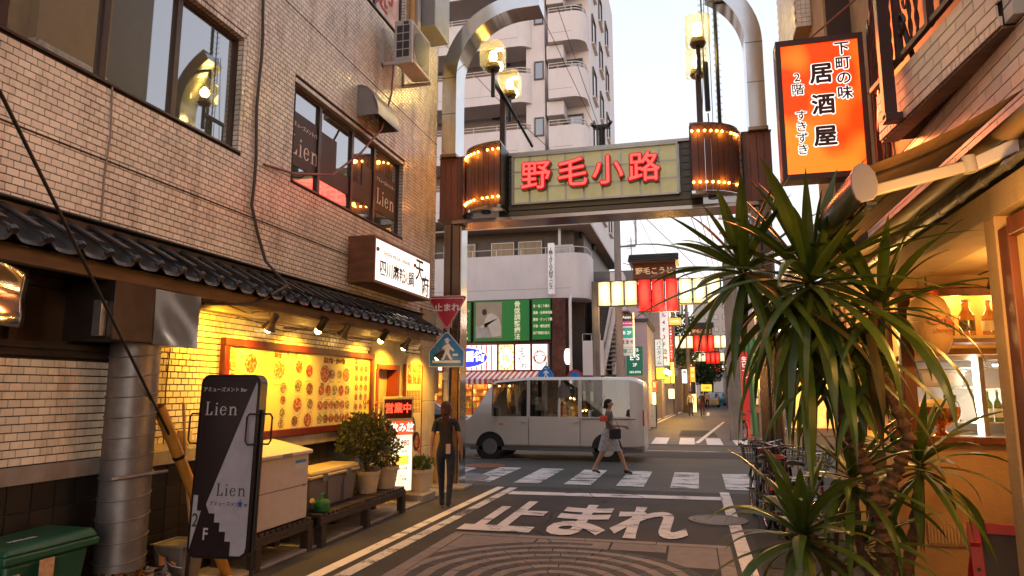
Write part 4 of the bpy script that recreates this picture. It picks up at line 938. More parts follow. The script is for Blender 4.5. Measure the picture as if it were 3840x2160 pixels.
# ================================================================ street arch
AX = -1.63
arch = thing('street_arch', 'steel street arch with red lit Japanese name over the alley mouth', 'arch', (AX,12.9,0))
pst = M('bronze_steel',(.26,.19,.14),.22,.9,var=.12,vs=2.5,dirt=.3,dirtcol=(.08,.05,.03))
red_slat = M('brown_slat',(.12,.05,.036),.5,.0,var=.15,vs=4)
grey_slat = M('grey_slat',(.12,.10,.08),.45,.2,var=.15)
for s in (-1,1):
    xc = AX + s*2.92
    MB().box((xc-.16,12.78,0),(xc+.16,13.2,5.1)).build('post', pst, arch, .006)
    MB().box((xc+s*-.0-.02,12.775,0),(xc+.02,12.779,5.1)).build('post_seam', black_metal, arch, smooth=False)
    MB().box((xc+(.17),12.8,0),(xc+.2,13.18,5.05)).build('post_trim', steel, arch, .004)
    # slatted box
    n = 4
    for i in range(n):
        x0 = xc-.25+.125*i; MB().box((x0+.003,12.72,5.2),(x0+.122,12.76,6.44)).build('slat', red_slat, arch, .003, smooth=False)
    b = MB(); b.box((xc-.25,12.76,5.2),(xc+.25,13.25,6.44)); b.box((xc-.28,12.70,5.16),(xc+.28,13.28,5.198)); b.box((xc-.26,12.71,6.442),(xc+.26,13.26,6.47)); b.build('end_box', red_slat, arch, .004)
    for i in range(9):
        z0 = 5.22+.136*i; xa = xc+s*-.26; MB().box((xa-s*.02,12.60,z0),(xa-s*.06,13.2,z0+.125)).build('side_slat', red_slat, arch, .003, smooth=False)
    # arc-shaped slatted drum
    def arc(t): # t 0..1 from box to sharp edge (plan view)
        a = R(90*t); return (xc - s*(.30 + .84*math.sin(a)), 12.78 - .56*(1-math.cos(a)) if False else 12.78-.56*math.sin(a)**.9*(1.0) if False else 12.78 - .58*math.sin(R(90*t)))
    def arc(t): return (xc - s*(.30 + .86*(1-math.cos(R(90*t)))**.95), 12.80 - .60*math.sin(R(90*t)))
    N = 11
    for i in range(N):
        p, q = arc(i/N), arc((i+1)/N - .006)
        d = (Vector(q)-Vector(p)).normalized(); nn = Vector((-d.y, d.x))*(.02)
        b = MB(); b.prism([(p[0],p[1]),(q[0],q[1]),(q[0]+nn.x,q[1]+nn.y),(p[0]+nn.x,p[1]+nn.y)], (0,0,5.28),(1,0,0),(0,1,0),(0,0,1.2)); o = b.build('slat', red_slat, arch, smooth=False); fix_normals(o.data)
    # drum floor and cap, dark return
    pts = [arc(i/20) for i in range(21)]; last = pts[-1]
    cap = pts + [(last[0], 12.95), (pts[0][0], 12.95)]
    for z0,h,mm,nm,gr in ((5.22,.05,steel,'soffit_plate',.03),(6.49,.035,pst,'cap_plate',.03)):
        b = MB(); b.prism([(x-(s*gr*.4),y-gr) for x,y in cap[:-2]]+cap[-2:], (0,0,z0),(1,0,0),(0,1,0),(0,0,h)); o = b.build(nm, mm, arch, smooth=False); fix_normals(o.data)
    MB().box((last[0],12.22,5.28),(last[0]-s*.02,12.95,6.48)).build('drum_side', black_metal, arch, smooth=False)
    MB().lathe([(.09,0),(.09,-.02),(.07,-.02),(.07,0)],(xc-s*.8,12.5,5.215),18).build('downlight', black_metal, arch)
    # amber bulbs along both edges
    for z_ in (6.36,5.42):
        for i in range(12):
            if (i*7+(s>0)*3+(z_>6)*2) % 9 == 4: mat_ = M('dead_bulb',(.3,.15,.05),.3)
            else: mat_ = M('amber_bulb',(1,.6,.2),.4,emit=18,ecol=(1,.42,.06))
            x, y = arc(.02+.96*i/11)
            MB().ball((x-.0, y-.045, z_),.022,8).build('bulb', mat_, arch)
    for k in range(3):
        x, y = arc(.12+.38*k)
        for z_ in (6.33,5.45): point('bulb_light',(x-.02*s,y-.12,z_),1.7,(1,.36,.03),.04,arch)
    # curved arm, rectangular tube
    P = [(3.1,6.48),(3.1,7.3),(3.1,8.12)] + [(1.47+1.63*math.cos(R(a)), 8.12+1.63*math.sin(R(a))) for a in range(6,(91 if s<0 else 62),6)] + ([(1.07,9.75)] if s<0 else [])
    Q = [(2.80,6.48),(2.80,7.3),(2.80,8.12)] + [(1.47+1.33*math.cos(R(a)), 8.12+1.33*math.sin(R(a))) for a in range(6,(91 if s<0 else 62),6)] + ([(1.07,9.45)] if s<0 else [])
    vs = []; fs = []
    for (p, q) in zip(P, Q): vs += [(AX+s*p[0],12.6,p[1]),(AX+s*q[0],12.6,q[1]),(AX+s*q[0],13.12,q[1]),(AX+s*p[0],13.12,p[1])]
    for i in range(len(P)-1):
        for k in range(4): fs.append((4*i+k,4*i+(k+1)%4,4*i+4+(k+1)%4,4*i+4+k))
    fs += [(3,2,1,0),tuple(4*(len(P)-1)+k for k in range(4))]
    b = MB(); b.add(vs,fs); o = b.build('curved_arm', steel, arch); fix_normals(o.data)
    MB().box((AX+s*2.78,12.58,6.44),(AX+s*3.12,13.14,6.5)).build('arm_shoe', pst, arch, smooth=False)
    for z_ in (7.35,8.12): MB().box((AX+s*3.104,12.595,z_),(AX+s*2.796,12.599,z_+.008)).build('arm_seam', black_metal, arch, smooth=False)
# beam
b = MB(); b.box((AX-1.95,12.82,5.16),(AX+1.95,13.25,6.42)); b.build('beam_core', grey_slat, arch, smooth=False)
for i in range(9):
    z0 = 5.17+.138*i
    for x0,x1 in ((AX-1.74,AX-1.59),(AX+1.6,AX+1.76)): MB().box((x0,12.79,z0),(x1,12.818,z0+.128)).build('slat', grey_slat, arch, .003, smooth=False)
for z0,z1 in ((5.18,5.27),(5.29,5.38)): MB().box((AX-1.74,12.77,z0),(AX+1.76,12.818,z1)).build('slat', M('olive_slat',(.14,.115,.06),.45,.2), arch, .003, smooth=False)
MB().box((AX-1.95,12.74,6.40),(AX+1.95,13.3,6.46)).build('top_cap', M('aluminium',(.4,.37,.33),.35,.7,var=.1), arch, .004)
MB().box((AX-2.9,12.70,5.08),(AX+2.9,13.3,5.158)).build('soffit', M('soffit_metal',(.38,.30,.25),.16,.95,var=.15,vs=1.5,bump=.25,bs=1.8), arch, .006)
MB().box((AX-1.62,12.76,5.42),(AX+1.5,12.79,6.35)).build('lit_panel', M('yellowed_panel',(.46,.42,.27),.5,var=.2,vs=2.5,emit=.17,ecol=(.95,.80,.36),dirt=.6,dirtcol=(.22,.14,.06)), arch, smooth=False)
fr = MB(); a_ = M('aluminium'); x0,x1,z0,z1 = AX-1.66,AX+1.53,5.38,6.38
fr.box((x0,12.68,z0),(x1,12.76,z0+.035)); fr.box((x0,12.68,z1-.035),(x1,12.76,z1)); fr.box((x0,12.68,z0+.035),(x0+.035,12.76,z1-.035)); fr.box((x1-.035,12.68,z0+.035),(x1,12.76,z1-.035)); fr.build('panel_frame', a_, arch, .003, smooth=False)
for i in range(9): MB().box((x0+.355*(i+1)-.015,12.715,z0+.035),(x0+.355*(i+1)+.015,12.735,z1-.035)).build('panel_bar', a_, arch, smooth=False)
for i in range(2): MB().box((x0+.035,12.695,z0+.33*(i+1)-.012),(x1-.035,12.712,z0+.33*(i+1)+.012)).build('panel_bar', a_, arch, smooth=False)
redg = M('neon_red',(.05,.001,.001),.6,emit=.52,ecol=(1,.004,.006),spec=.2); redd = M('letter_return',(.16,.006,.006),.3)
hot = M('neon_core',(.05,.005,.005),.6,emit=.85,ecol=(1,.135,.11),spec=.2)
for ch, x, dz in (('野',-2.77,.0),('毛',-2.06,.0),('小',-1.39,.0),('路',-.72,.0)):
    for q in range(8):
        ca, sa_ = math.cos(q*.785), math.sin(q*.785)
        text(ch, .60, (x+.030*ca,12.62,5.86+.030*sa_), (1,0,0), (0,0,1), redd, arch, 0, ext=.075)
        text(ch, .60, (x+.022*ca,12.535+.0004*q,5.86+.022*sa_), (1,0,0), (0,0,1), redg, arch, 0, ext=.006)
    for dx_, dz_ in ((.004,.004),(-.004,.004),(.004,-.004),(-.004,-.004)): text(ch, .60, (x+dx_,12.522,5.86+dz_), (1,0,0), (0,0,1), hot, arch, 0, ext=.003)
area('letter_light',(AX,12.45,5.86),(AX,5,3.5),3,.6,18,(1,.10,.07),arch)
# sensor on top of the beam
b = MB(); b.cyl((-1.55,13.1,6.4),(-1.55,13.1,6.95),.07,n=12); b.box((-1.72,13.05,6.93),(-1.38,13.15,7.0)); b.cyl((-1.75,13.0,7.0),(-1.66,13.1,6.96),.035); b.cyl((-1.35,13.0,7.02),(-1.44,13.1,6.96),.035); b.build('sensor_post', black_metal, arch)
# lamp standards
glass_l = glassy('lamp_glass', tint=(1,.95,.74), refl=.22, rough=.05)
n = glass_l.node_tree.nodes; l = glass_l.node_tree.links; o_ = [q for q in n if q.type == 'OUTPUT_MATERIAL'][0]; m0 = o_.inputs[0].links[0].from_socket
tr_ = n.new('ShaderNodeBsdfTranslucent'); tr_.inputs[0].default_value = (1,.80,.25,1); mx_ = n.new('ShaderNodeMixShader'); mx_.inputs[0].default_value = .035
l.new(m0, mx_.inputs[1]); l.new(tr_.outputs[0], mx_.inputs[2]); l.new(mx_.outputs[0], o_.inputs[0])
def lantern(c, t, s=.27):
    vs=[];  k=.2*s
    # chamfered cube
    for z in (-s,-s+k,s-k,s):
        w2_ = s-k if abs(z)==s else s
        for (x,y) in ((-w2_,-w2_+k),(-w2_+k,-w2_),(w2_-k,-w2_),(w2_,-w2_+k),(w2_,w2_-k),(w2_-k,w2_),(-w2_+k,w2_),(-w2_,w2_-k)): vs.append((c[0]+x*.82,c[1]+y*.82,c[2]+z))
    fs = [(j*8+i,j*8+(i+1)%8,(j+1)*8+(i+1)%8,(j+1)*8+i) for j in range(3) for i in range(8)]+[tuple(range(24,32))]
    MB().add(vs,fs).build('glass', glass_l, t, smooth=False)
    MB().lathe([(.001,-.17),(.12,-.17),(.15,-.12),(.12,-.02),(.001,-.02)],(c[0],c[1],c[2]-.12),16).build('base', M('lamp_base',(.10,.06,.03),.4,.5), t)
    MB().ball(c,.075,14,sz=1.7).build('bulb', M('street_bulb',(1,.85,.5),.4,emit=60,ecol=(1,.80,.36)), t)
    point('lamp_light',(c[0],c[1],c[2]+.0),LANT_W,(1,.66,.10),.09,t)
LANT_W = 125
def standard(x, label, ys=(12.35,13.65), ztop=8.0):
    t = thing('street_lamp', label, 'street lamp', (x,13.1,6.46), group='twin lanterns on the street arch')
    MB().box((x-.055,13.05,6.46),(x+.055,13.16,ztop-.15)).build('post', brown_metal, t)
    MB().box((x-.035,ys[0],ztop-.2),(x+.035,ys[1]+.02,ztop-.13)).build('crossbar', brown_metal, t)
    for y in ys:
        MB().cyl((x,y,ztop-.5),(x,y,ztop+.05),.04,n=12).build('stem', black_metal, t); lantern((x,y,ztop+.33), t)
    return t
standard(-3.58,'twin lantern lamp standing on the left part of the arch')
standard(.33,'twin lantern lamp standing on the right part of the arch')
# tinsel hung from the wires
b = MB(); p0,p1 = Vector((-3.58,12.5,7.9)),Vector((-3.3,14.6,7.25)); b.tube([p0,p1],.03,6)
for i in range(120):
    q = p0.lerp(p1,i/120); a = rnd.uniform(0,6.28); b.add([q,q+Vector((.07*math.cos(a),.01,.07*math.sin(a))),q+Vector((.0,.02,.0))],[(0,1,2)])
tag(b.build('tinsel_bar', black_metal), 'dark spiky bar of fittings slanting below the left twin lanterns', 'bar')
b = MB(); b.tube([(.68,12.9,6.5),(.68,12.9,11)],.035,8)
for i in range(34): b.tube([(.68+.1*math.cos(a)*.6,12.9+.06*math.sin(a),6.6+.13*i+.06*math.sin(a)) for a in (0,1,2,3,4,5)],.005,4)
tag(b.build('cable_pole', black_metal), 'thin dark pole wrapped with cables above the right drum of the arch', 'pole')
b = MB(); b.tube([(.43,12.75,7.9),(.42,12.75,11)],.014,6); b.tube([(.46,12.75,7.9),(.47,12.75,6.95)],.05,10); b.tube([(.47,12.75,6.9),(.48,12.75,6.5)],.012,6)
for i in range(24): b.tube([(.42+.06*math.cos(a),12.75+.05*math.sin(a),7.9+.13*i+.05*math.sin(a)) for a in (0,1.2,2.4,3.6,5)],.004,4)
tag(b.build('closed_parasol', black_metal), 'dark folded banner roll hanging on a cable beside the right twin lantern', 'banner')
for k,(a_,c_) in enumerate((((-4.8,12.6,9.0),(-2.0,14.5,6.2)),((-2.7,13,9.4),(-.9,27,6.5)),((-2.4,13,9.6),(-1.4,20,6.4)),((.5,13,9.5),(.35,13,6.55)),((.56,13,9.5),(.56,13,6.55)))):
    cable([a_, tuple((Vector(a_)+Vector(c_))/2-Vector((0,0,.1))), c_], .007, cab, ('stay wire crossing from the tiled building over the arch','overhead wire running down the street behind the arch','overhead wire dropping behind the arch name panel','thin wire hanging beside the right lantern post','thin wire hanging left of the cable pole')[k], 5)

# stop sign and crossing sign
ts = thing('traffic_sign', 'red inverted triangle stop sign above a blue crossing sign', 'traffic sign', (-4.45,12.35,0))
def tri(w, h, r, up): 
    pts = [(-w/2,h/2),(w/2,h/2),(0,-h/2)] if not up else [(w/2,-h/2),(-w/2,-h/2),(0,h/2)]
    out_ = []
    for i in range(3):
        p, a, c = Vector(pts[i]), Vector(pts[i-1]), Vector(pts[(i+1)%3]); u1=(a-p).normalized(); u2=(c-p).normalized()
        for t_ in (0,.25,.5,.75,1): q = (p+u1*r)*(1-t_)**2 + 2*p*t_*(1-t_) + (p+u2*r)*t_**2; out_.append((q.x,q.y))
    return out_
XD, ZD = (1,.12,0), (0,0,1); sN = Vector((.12,-1,0)).normalized()
def plate_(pts, c, off, mat, name, par): 
    o = MB().prism(pts, Vector(c)+sN*off, Vector(XD).normalized(), ZD, -sN*.003).build(name, mat, par, smooth=False); fix_normals(o.data); return o
c = (-4.45,12.3,3.24)
s_red = M('sign_red',(.48,.015,.03),.4); s_wh = M('sign_reflect_white',(.85,.8,.78),.4,var=.03); s_bl = M('sign_blue',(.015,.20,.55),.35)
plate_(tri(.79,.68,.09,False), c, .0, s_wh, 'plate', ts); plate_(tri(.77,.66,.085,False), c, .004, s_red, 'red_edge', ts); plate_(tri(.705,.60,.07,False), c, .008, s_wh, 'line', ts); plate_(tri(.68,.575,.065,False), c, .012, s_red, 'red_face', ts)
text('止まれ', .155, Vector(c)+sN*.016+Vector((0,0,.105)), XD, ZD, s_wh, ts, .03, ext=.001, sx=1.08)
c2 = (-4.45,12.3,2.54)
pg = [(-.34,-.31),(.34,-.31),(.345,-.02),(.03,.345),(-.03,.345),(-.345,-.02)]
plate_(pg, c2, 0, s_wh, 'plate', ts); plate_([(x*.95,y*.94) for x,y in pg], c2, .004, s_bl, 'blue_face', ts)
walk = [[(-.27,-.23),(.27,-.23),(.27,-.185),(-.27,-.185)],[(-.06,.19),(.08,.19),(.08,.20),(.04,.205),(.035,.235),(-.02,.235),(-.03,.205),(-.06,.20)],
 [(-.05,.09),(.02,.13),(.05,.13),(.08,.08),(.15,.01),(.13,-.02),(.06,.03),(.05,-.04),(.1,-.14),(.12,-.17),(.07,-.17),(.0,-.06),(-.05,-.17),(-.12,-.17),(-.11,-.15),(-.07,-.14),(-.03,-.02),(-.04,.04),(-.09,-.01),(-.11,.01)],
 [(.12,-.1),(.22,-.1),(.22,-.06),(.12,-.06)]]
for p in walk: plate_(p, c2, .009, s_wh, 'pictogram', ts)
plate_([(.01+.035*math.cos(R(a)),.165+.035*math.sin(R(a))) for a in range(0,360,30)], c2, .009, s_wh, 'pictogram', ts)
MB().tube([(-4.62,12.62,3.0),(-4.45,12.5,3.0),(-4.45,12.5,3.6)],.03,8).build('bracket', galv, ts); MB().cyl((-4.45,12.36,2.2),(-4.45,12.36,3.6),.03,n=10).build('pole', galv, ts)
# white pole, meter cabinets by the arch foot
wp = thing('white_pole', 'white conduit pole with paper label beside the arch post', 'pole', (-4.62,12.75,0)); MB().cyl((-4.60,12.72,0),(-4.60,12.72,2.3),.055,n=14).build('pole', M('pole_white',(.55,.48,.42),.5,dirt=.3), wp)
MB().box((-4.66,12.655,2.0),(-4.55,12.665,2.15)).build('label_sheet', paper, wp, smooth=False)
gm_ = thing('gas_meter', 'cream metal meter cabinet on the corner of the tiled building', 'meter', (-5,12.8,1.9)); MB().box((-5.2,12.7,1.75),(-4.82,12.9,2.2)).build('case', crm, gm_, .01); text('32', .09, (-4.95,12.69,1.83),(1,0,0),(0,0,1), ink, gm_, .01, ext=.001)
pb_ = thing('utility_cabinet', 'low brown ribbed cabinet behind the walking woman', 'cabinet', (-4.9,13,0))
MB().box((-5.3,12.75,.05),(-4.66,13.1,1.0)).build('case', M('cabinet_tan',(.35,.22,.12),.5), pb_, .01)
for i in range(6): MB().box((-5.25+.1*i,12.735,.1),(-5.2+.1*i,12.749,.95)).build('rib', M('cabinet_tan'), pb_, smooth=False)
# ================================================================ right building
RX = 1.62
rb = thing('corner_restaurant', 'pink white tiled restaurant building with balcony and amber lit porch on the right', 'building', (3.2,8,0))
big_tile = M('big_tile', (.76,.58,.47), .35, var=.1, vs=3, tile=.15, dirt=.35, dirtcol=(.2,.12,.08))
stucco = M('stucco', (.48,.30,.14), .8, var=.15, vs=3, bump=.5, bs=60, dirt=.4, dirtcol=(.2,.1,.04))
tan = M('tan_soffit', (.55,.40,.22), .7, var=.08)
redwood = M('red_wood', (.16,.045,.018), .45, var=.2, wave=(14,14,1.5,.4))
b = MB(); b.box((2.02,-4,2.86),(9,9.6,11)); b.box((RX+.02,6.62,0),(RX+.1,6.9,1.38)); b.box((RX+.1,6.62,0),(3.2,6.72,1.38))
b.box((RX+.1,8.6,0),(9,9.6,11)); b.box((3.2,6.62,0),(9,8.6,2.86)); b.box((RX+.6,-4,0),(9,4.0,2.86)); b.box((2.9,4,0),(9,6.62,2.86))
b.build('wall', stucco, rb, smooth=False)
MB().box((2.5,9.65,0),(9,13.0,12.5)).build('rear_block', M('grey_block',(.22,.20,.19),.7,var=.1), rb, smooth=False); MB().box((2.45,-6,11),(9,8.2,13.5)).build('top_storey', M('grey_block'), rb, smooth=False)
b = MB(); b.box((1.9,-4,3.0),(2.02,8.6,3.92)); b.build('lower_tiled_wall', mortar, rb, smooth=False)
# lintel over the porch
MB().box((RX,-4,2.74),(RX+.3,8.6,2.9)).build('lintel', M('lintel_render',(.36,.25,.14),.8,var=.15,vs=3,bump=.3,dirt=.4), rb, .006)
MB().cyl((RX-.02,-4,2.94),(RX-.02,8.6,2.94),.022,n=10).build('conduit', galv, rb)
for i in range(18): MB().cyl((RX-.02,2.9+.33*i,2.94),(RX-.02,2.95+.33*i,2.94),.028,n=10).build('conduit_clip', galv, rb)
dtm = M('dark_wall_tile',(.05,.035,.028),.35,var=.2,tile=.3)
MB().box((RX+.06,-4,2.9),(RX+.4,8.6,3.2)).build('band', mortar, rb, smooth=False)
for r_ in range(2):
    for i in range(24):
        y = 2.9+.24*i+.12*(r_%2); MB().box((RX+.045,y+.003,2.97+.1*r_),(RX+.062,y+.236,3.062+.1*r_)).build('dark_tile', dtm, rb, smooth=False)
MB().box((RX+.3,4.2,2.76),(3.4,6.6,2.79)).build('porch_ceiling', tan, rb, smooth=False)
for x in (2.35,): MB().box((x,4.2,2.752),(x+.008,6.6,2.759)).build('ceiling_joint', dark_wood, rb, smooth=False)
MB().box((RX+.02,6.5,2.66),(3.2,6.62,2.76)).build('frieze', M('frieze_brown',(.22,.12,.05),.6,var=.1), rb, smooth=False)
# balcony wall: tiles on an angled slab
bal = thing('balcony_wall', 'projecting tiled balcony wall with stepped tile edge over the awning', 'balcony', (1.8,5.2,3.9))
def along(mb_, p0, p1, z0, z1, tw, th, dep, mat, nm, par, skip=None, off=.0):
    """courses of separate tiles on a vertical strip p0->p1 facing the alley"""
    d = Vector((p1[0]-p0[0],p1[1]-p0[1],0)); L = d.length; d.normalize(); n_ = Vector((-d.y,d.x,0)) if -d.y < 0 else Vector((d.y,-d.x,0))
    if n_.x > 0: n_ = -n_
    proto_ = None; r_ = 0; z = z0
    while z < z1-.01:
        s_ = -(tw/2 if r_ % 2 else 0)
        while s_ < L:
            a, c = max(0,s_+.004), min(L,s_+tw-.004)
            if c-a > .03:
                b_ = MB(); o_ = Vector((p0[0],p0[1],0))
                b_.prism([(a,z+.004),(c,z+.004),(c,min(z1,z+th)-.004),(a,min(z1,z+th)-.004)], o_+n_*off, d, (0,0,1), n_*dep)
                ob_ = b_.build(nm, mat, par, smooth=False); fix_normals(ob_.data)
            s_ += tw
        z += th; r_ += 1
PA, PB = (1.64,6.25), (1.83,4.35)
b = MB(); b.prism([(PA[0]+.012,PA[1]),(PB[0]+.012,PB[1]),(2.4,PB[1]+.02),(2.4,PA[1])], (0,0,3.9),(1,0,0),(0,1,0),(0,0,.40)); o = b.build('core', mortar, bal, smooth=False); fix_normals(o.data)
along(None, PA, PB, 3.97, 4.30, .235, .0825, .014, big_tile, 'tile', bal)
along(None, PA, PB, 3.90, 3.965, .062, .065, .016, big_tile, 'edge_tile', bal)
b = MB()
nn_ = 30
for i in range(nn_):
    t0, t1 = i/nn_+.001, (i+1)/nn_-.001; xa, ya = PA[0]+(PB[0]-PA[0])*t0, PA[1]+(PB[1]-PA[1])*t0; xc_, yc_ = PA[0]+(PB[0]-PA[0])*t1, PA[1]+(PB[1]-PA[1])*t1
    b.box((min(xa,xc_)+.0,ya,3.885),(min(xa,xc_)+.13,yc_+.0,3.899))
tag(b.build('underside_tiles', M('dark_under_tile',(.20,.13,.09),.5,tile=.2), bal, smooth=False), kind='stuff')  # underside tiles in a darker brown than the facing tiles
for z_ in (3.905,4.0,4.095,4.19): MB().box((1.835,4.23,z_),(2.1,4.345,z_+.088)).build('corner_stone', M('corner_white',(.55,.5,.46),.4,var=.08), bal, .004)
along(None, (1.905,8.0), (1.905,3.2), 3.22, 3.90, .235, .0825, .014, big_tile, 'tile', rb)
# upper wall behind the balcony and the overhang towards the cross street
b = MB(); b.box((2.35,-4,4.3),(9,8.6,11)); b.build('upper_wall', M('pink_render',(.40,.31,.28),.7,var=.08), rb, smooth=False)
b = MB(); b.box((1.53,9.3,6.6),(9,10.9,12)); b.build('overhang', M('tan_render',(.42,.27,.14),.7,var=.1), rb, smooth=False)
b = MB()
for r_ in range(26):
    for i in range(26):
        y = 9.3+.115*i+(.0575 if r_%2 else 0)
        if y+.1 < 10.9: b.box((1.516,y+.003,6.6+.062*r_+.003),(1.529,y+.11,6.6+.062*r_+.059))
    for i in range(3):
        x = 1.53+.06*i; b.box((x+.002,9.286,6.6+.062*r_+.003),(x+.057,9.299,6.6+.062*r_+.059))
tag(b.build('overhang_tiling', wall_tile, rb, smooth=False), kind='stuff')
b = MB(); b.box((1.75,9.3,4.0),(1.80,9.45,6.6)); b.box((2.0,9.3,4.0),(2.07,9.45,8)); b.box((1.62,9.0,4.78),(2.6,9.1,4.84)); b.box((1.75,8.58,5.3),(2.35,8.62,8)); b.build('window_post', brown_metal, rb, smooth=False)
MB().box((1.55,9.02,6.0),(2.34,9.5,6.05)).build('ledge', tan, rb, smooth=False)
MB().cyl((1.80,9.2,4.25),(1.84,9.2,4.75),.022,n=10).build('tube_lamp', M('tube_white',(1,1,1),.4,emit=9,ecol=(1,.88,.7)), rb)
# balcony railing of wrought iron
rl = thing('balcony_railing', 'dark wrought iron balcony railing with scrolls and twisted bars', 'railing', (1.7,6,4.3))
irn = M('wrought_iron',(.075,.036,.03),.4,.4,var=.15)
def pl(t, dx=0, z=0): return (PA[0]+(PB[0]-PA[0])*t+dx, PA[1]+(PB[1]-PA[1])*t, z)
MB().tube([pl(-.02,-.03,4.37),pl(1.02,-.03,4.37)],.028,4).build('bottom_rail', irn, rl)
MB().tube([pl(-.02,-.03,5.5),pl(1.02,-.03,5.5)],.03,4).build('top_rail', irn, rl)
MB().box((1.55,5.75,3.92),(1.64,5.84,5.6)).build('post', irn, rl, .004); MB().box((1.55,5.74,3.90),(1.86,5.86,3.96)).build('post_foot', irn, rl, .004)
def twist(p0, p1, r, n=26):
    p0, p1 = Vector(p0), Vector(p1); b_ = MB()
    for ph in (0, math.pi):
        b_.tube([p0.lerp(p1,i/n)+Vector((math.cos(i*.9+ph),math.sin(i*.9+ph),0))*r*.5 for i in range(n+1)], r*.62, 5)
    return b_.build('twisted_bar', irn, rl)
for t_ in (.04,.09,.15,.22,.42,.48,.68,.76,.93): twist(pl(t_,-.03,4.38), pl(t_,-.03,5.48), .016)
for t_ in (.3,.58,.86): MB().box((pl(t_)[0]-.055,pl(t_)[1]-.03,4.35),(pl(t_)[0]-.005,pl(t_)[1]+.03,5.5)).build('flat_bar', irn, rl, smooth=False)
def scroll(t_, z, s_, flip=1):
    c_ = Vector(pl(t_,-.03,z)); d_ = (Vector(pl(1))-Vector(pl(0))).normalized()
    P_ = [c_+d_*math.cos(a)*s_*(1-a/9)*flip+Vector((0,0,1))*math.sin(a)*s_*1.5*(1-a/9) for a in [i*.35 for i in range(22)]]
    MB().tube(P_,.011,6).build('scroll', irn, rl)
for t_,z in ((.335,4.6),(.335,5.0),(.395,4.75),(.395,5.15),(.54,4.7),(.54,5.1),(.62,4.65),(.62,5.05),(.82,4.62),(.82,5.02),(.89,4.7),(.97,4.65)): scroll(t_, z, .075, 1 if (t_*100)%2 else -1)
MB().tube([(1.62,5.9,5.6),(1.72,5.55,4.3)],.022,8).build('brace', black_metal, rl)
for i in range(5): twist((1.93+.05*i, 7.3, 4.0),(1.93+.05*i,7.3,6.0),.018)
b = MB(); b.box((1.89,7.38,3.5),(1.94,7.46,5.6)); b.tube([(1.66,6.25,5.5),(1.9,7.3,5.5)],.02,6); b.tube([(1.66,6.25,4.37),(1.9,7.3,4.37)],.02,6); b.build('end_post', irn, rl, smooth=False)

# orange sign
os_ = thing('hanging_sign', 'glowing orange box sign with black and white Japanese writing below the balcony', 'sign', (1.42,7.5,4.7))
oy = 7.5
MB().box((1.0,oy,3.97),(1.86,oy+.2,5.52)).build('case', M('case_dark',(.035,.018,.015),.4), os_, .006)
f = MB(); f.box((1.0,oy-.03,3.97),(1.86,oy,4.03)); f.box((1.0,oy-.03,5.46),(1.86,oy,5.52)); f.box((1.0,oy-.03,4.03),(1.05,oy,5.46)); f.box((1.81,oy-.03,4.03),(1.86,oy,5.46)); f.build('frame', MATS['case_dark'], os_, smooth=False)
om = M('lit_orange',(.35,.02,.0),.4,var=0,emit=1.0,ecol=(1,.11,.003))
n = om.node_tree.nodes; l = om.node_tree.links; g = n.new('ShaderNodeNewGeometry'); no = n.new('ShaderNodeTexNoise'); no.inputs['Scale'].default_value = 2.6; no.inputs['Detail'].default_value=0
l.new(g.outputs['Position'], no.inputs['Vector']); r_ = n.new('ShaderNodeValToRGB'); e = r_.color_ramp.elements; e[0].position=.38; e[0].color=(1,.045,.001,1); e[1].position=.62; e[1].color=(1,.21,.015,1)
l.new(no.outputs['Fac'], r_.inputs[0]); l.new(r_.outputs[0], n['Principled BSDF'].inputs['Emission Color'])
MB().box((1.05,oy-.012,4.03),(1.81,oy-.004,5.46)).build('lit_face', om, os_, smooth=False)
lw_ = M('lit_letter_white',(1,1,1),.5,emit=.85,ecol=(1,.95,.9)); dk = M('sign_letter_black',(.03,.012,.012),.6)
def outlined(ch, s_, x, z, bold=.03):
    d_ = s_*.075
    for q in range(8): text(ch, s_, (x+d_*math.cos(q*.785),oy-.014-.0002*q,z+d_*math.sin(q*.785)),(1,0,0),(0,0,1), lw_, os_, 0, ext=.002)
    for q in range(4): text(ch, s_, (x+bold*.9*s_*math.cos(q*1.57),oy-.022-.0002*q,z+bold*.9*s_*math.sin(q*1.57)),(1,0,0),(0,0,1), dk, os_, 0, ext=.002)
for i,ch in enumerate('居酒屋'): outlined(ch, .235, 1.44, 5.10-.345*i, .035)
for i,ch in enumerate('下町の味'): outlined(ch, .155, 1.655, 5.36-.165*i, .022)
outlined('2', .13, 1.20, 5.09, .014); outlined('階', .13, 1.20, 4.95, .014)
for i,ch in enumerate('すきずき'): outlined(ch, .125, 1.215, 4.66-.125*i, .012)
area('sign_light',(1.43,oy-.08,4.75),(1.43,3,4.4),.7,1.3,55,(1,.24,.07),os_)
b = MB(); b.tube([(1.86,oy,4.85),(2.3,6.6,4.4)],.008,6); b.tube([(1.3,oy+.1,5.52),(2.3,8.4,6.6)],.012,6); b.build('strut', M('strut_red',(.35,.12,.08),.5,.4), os_)

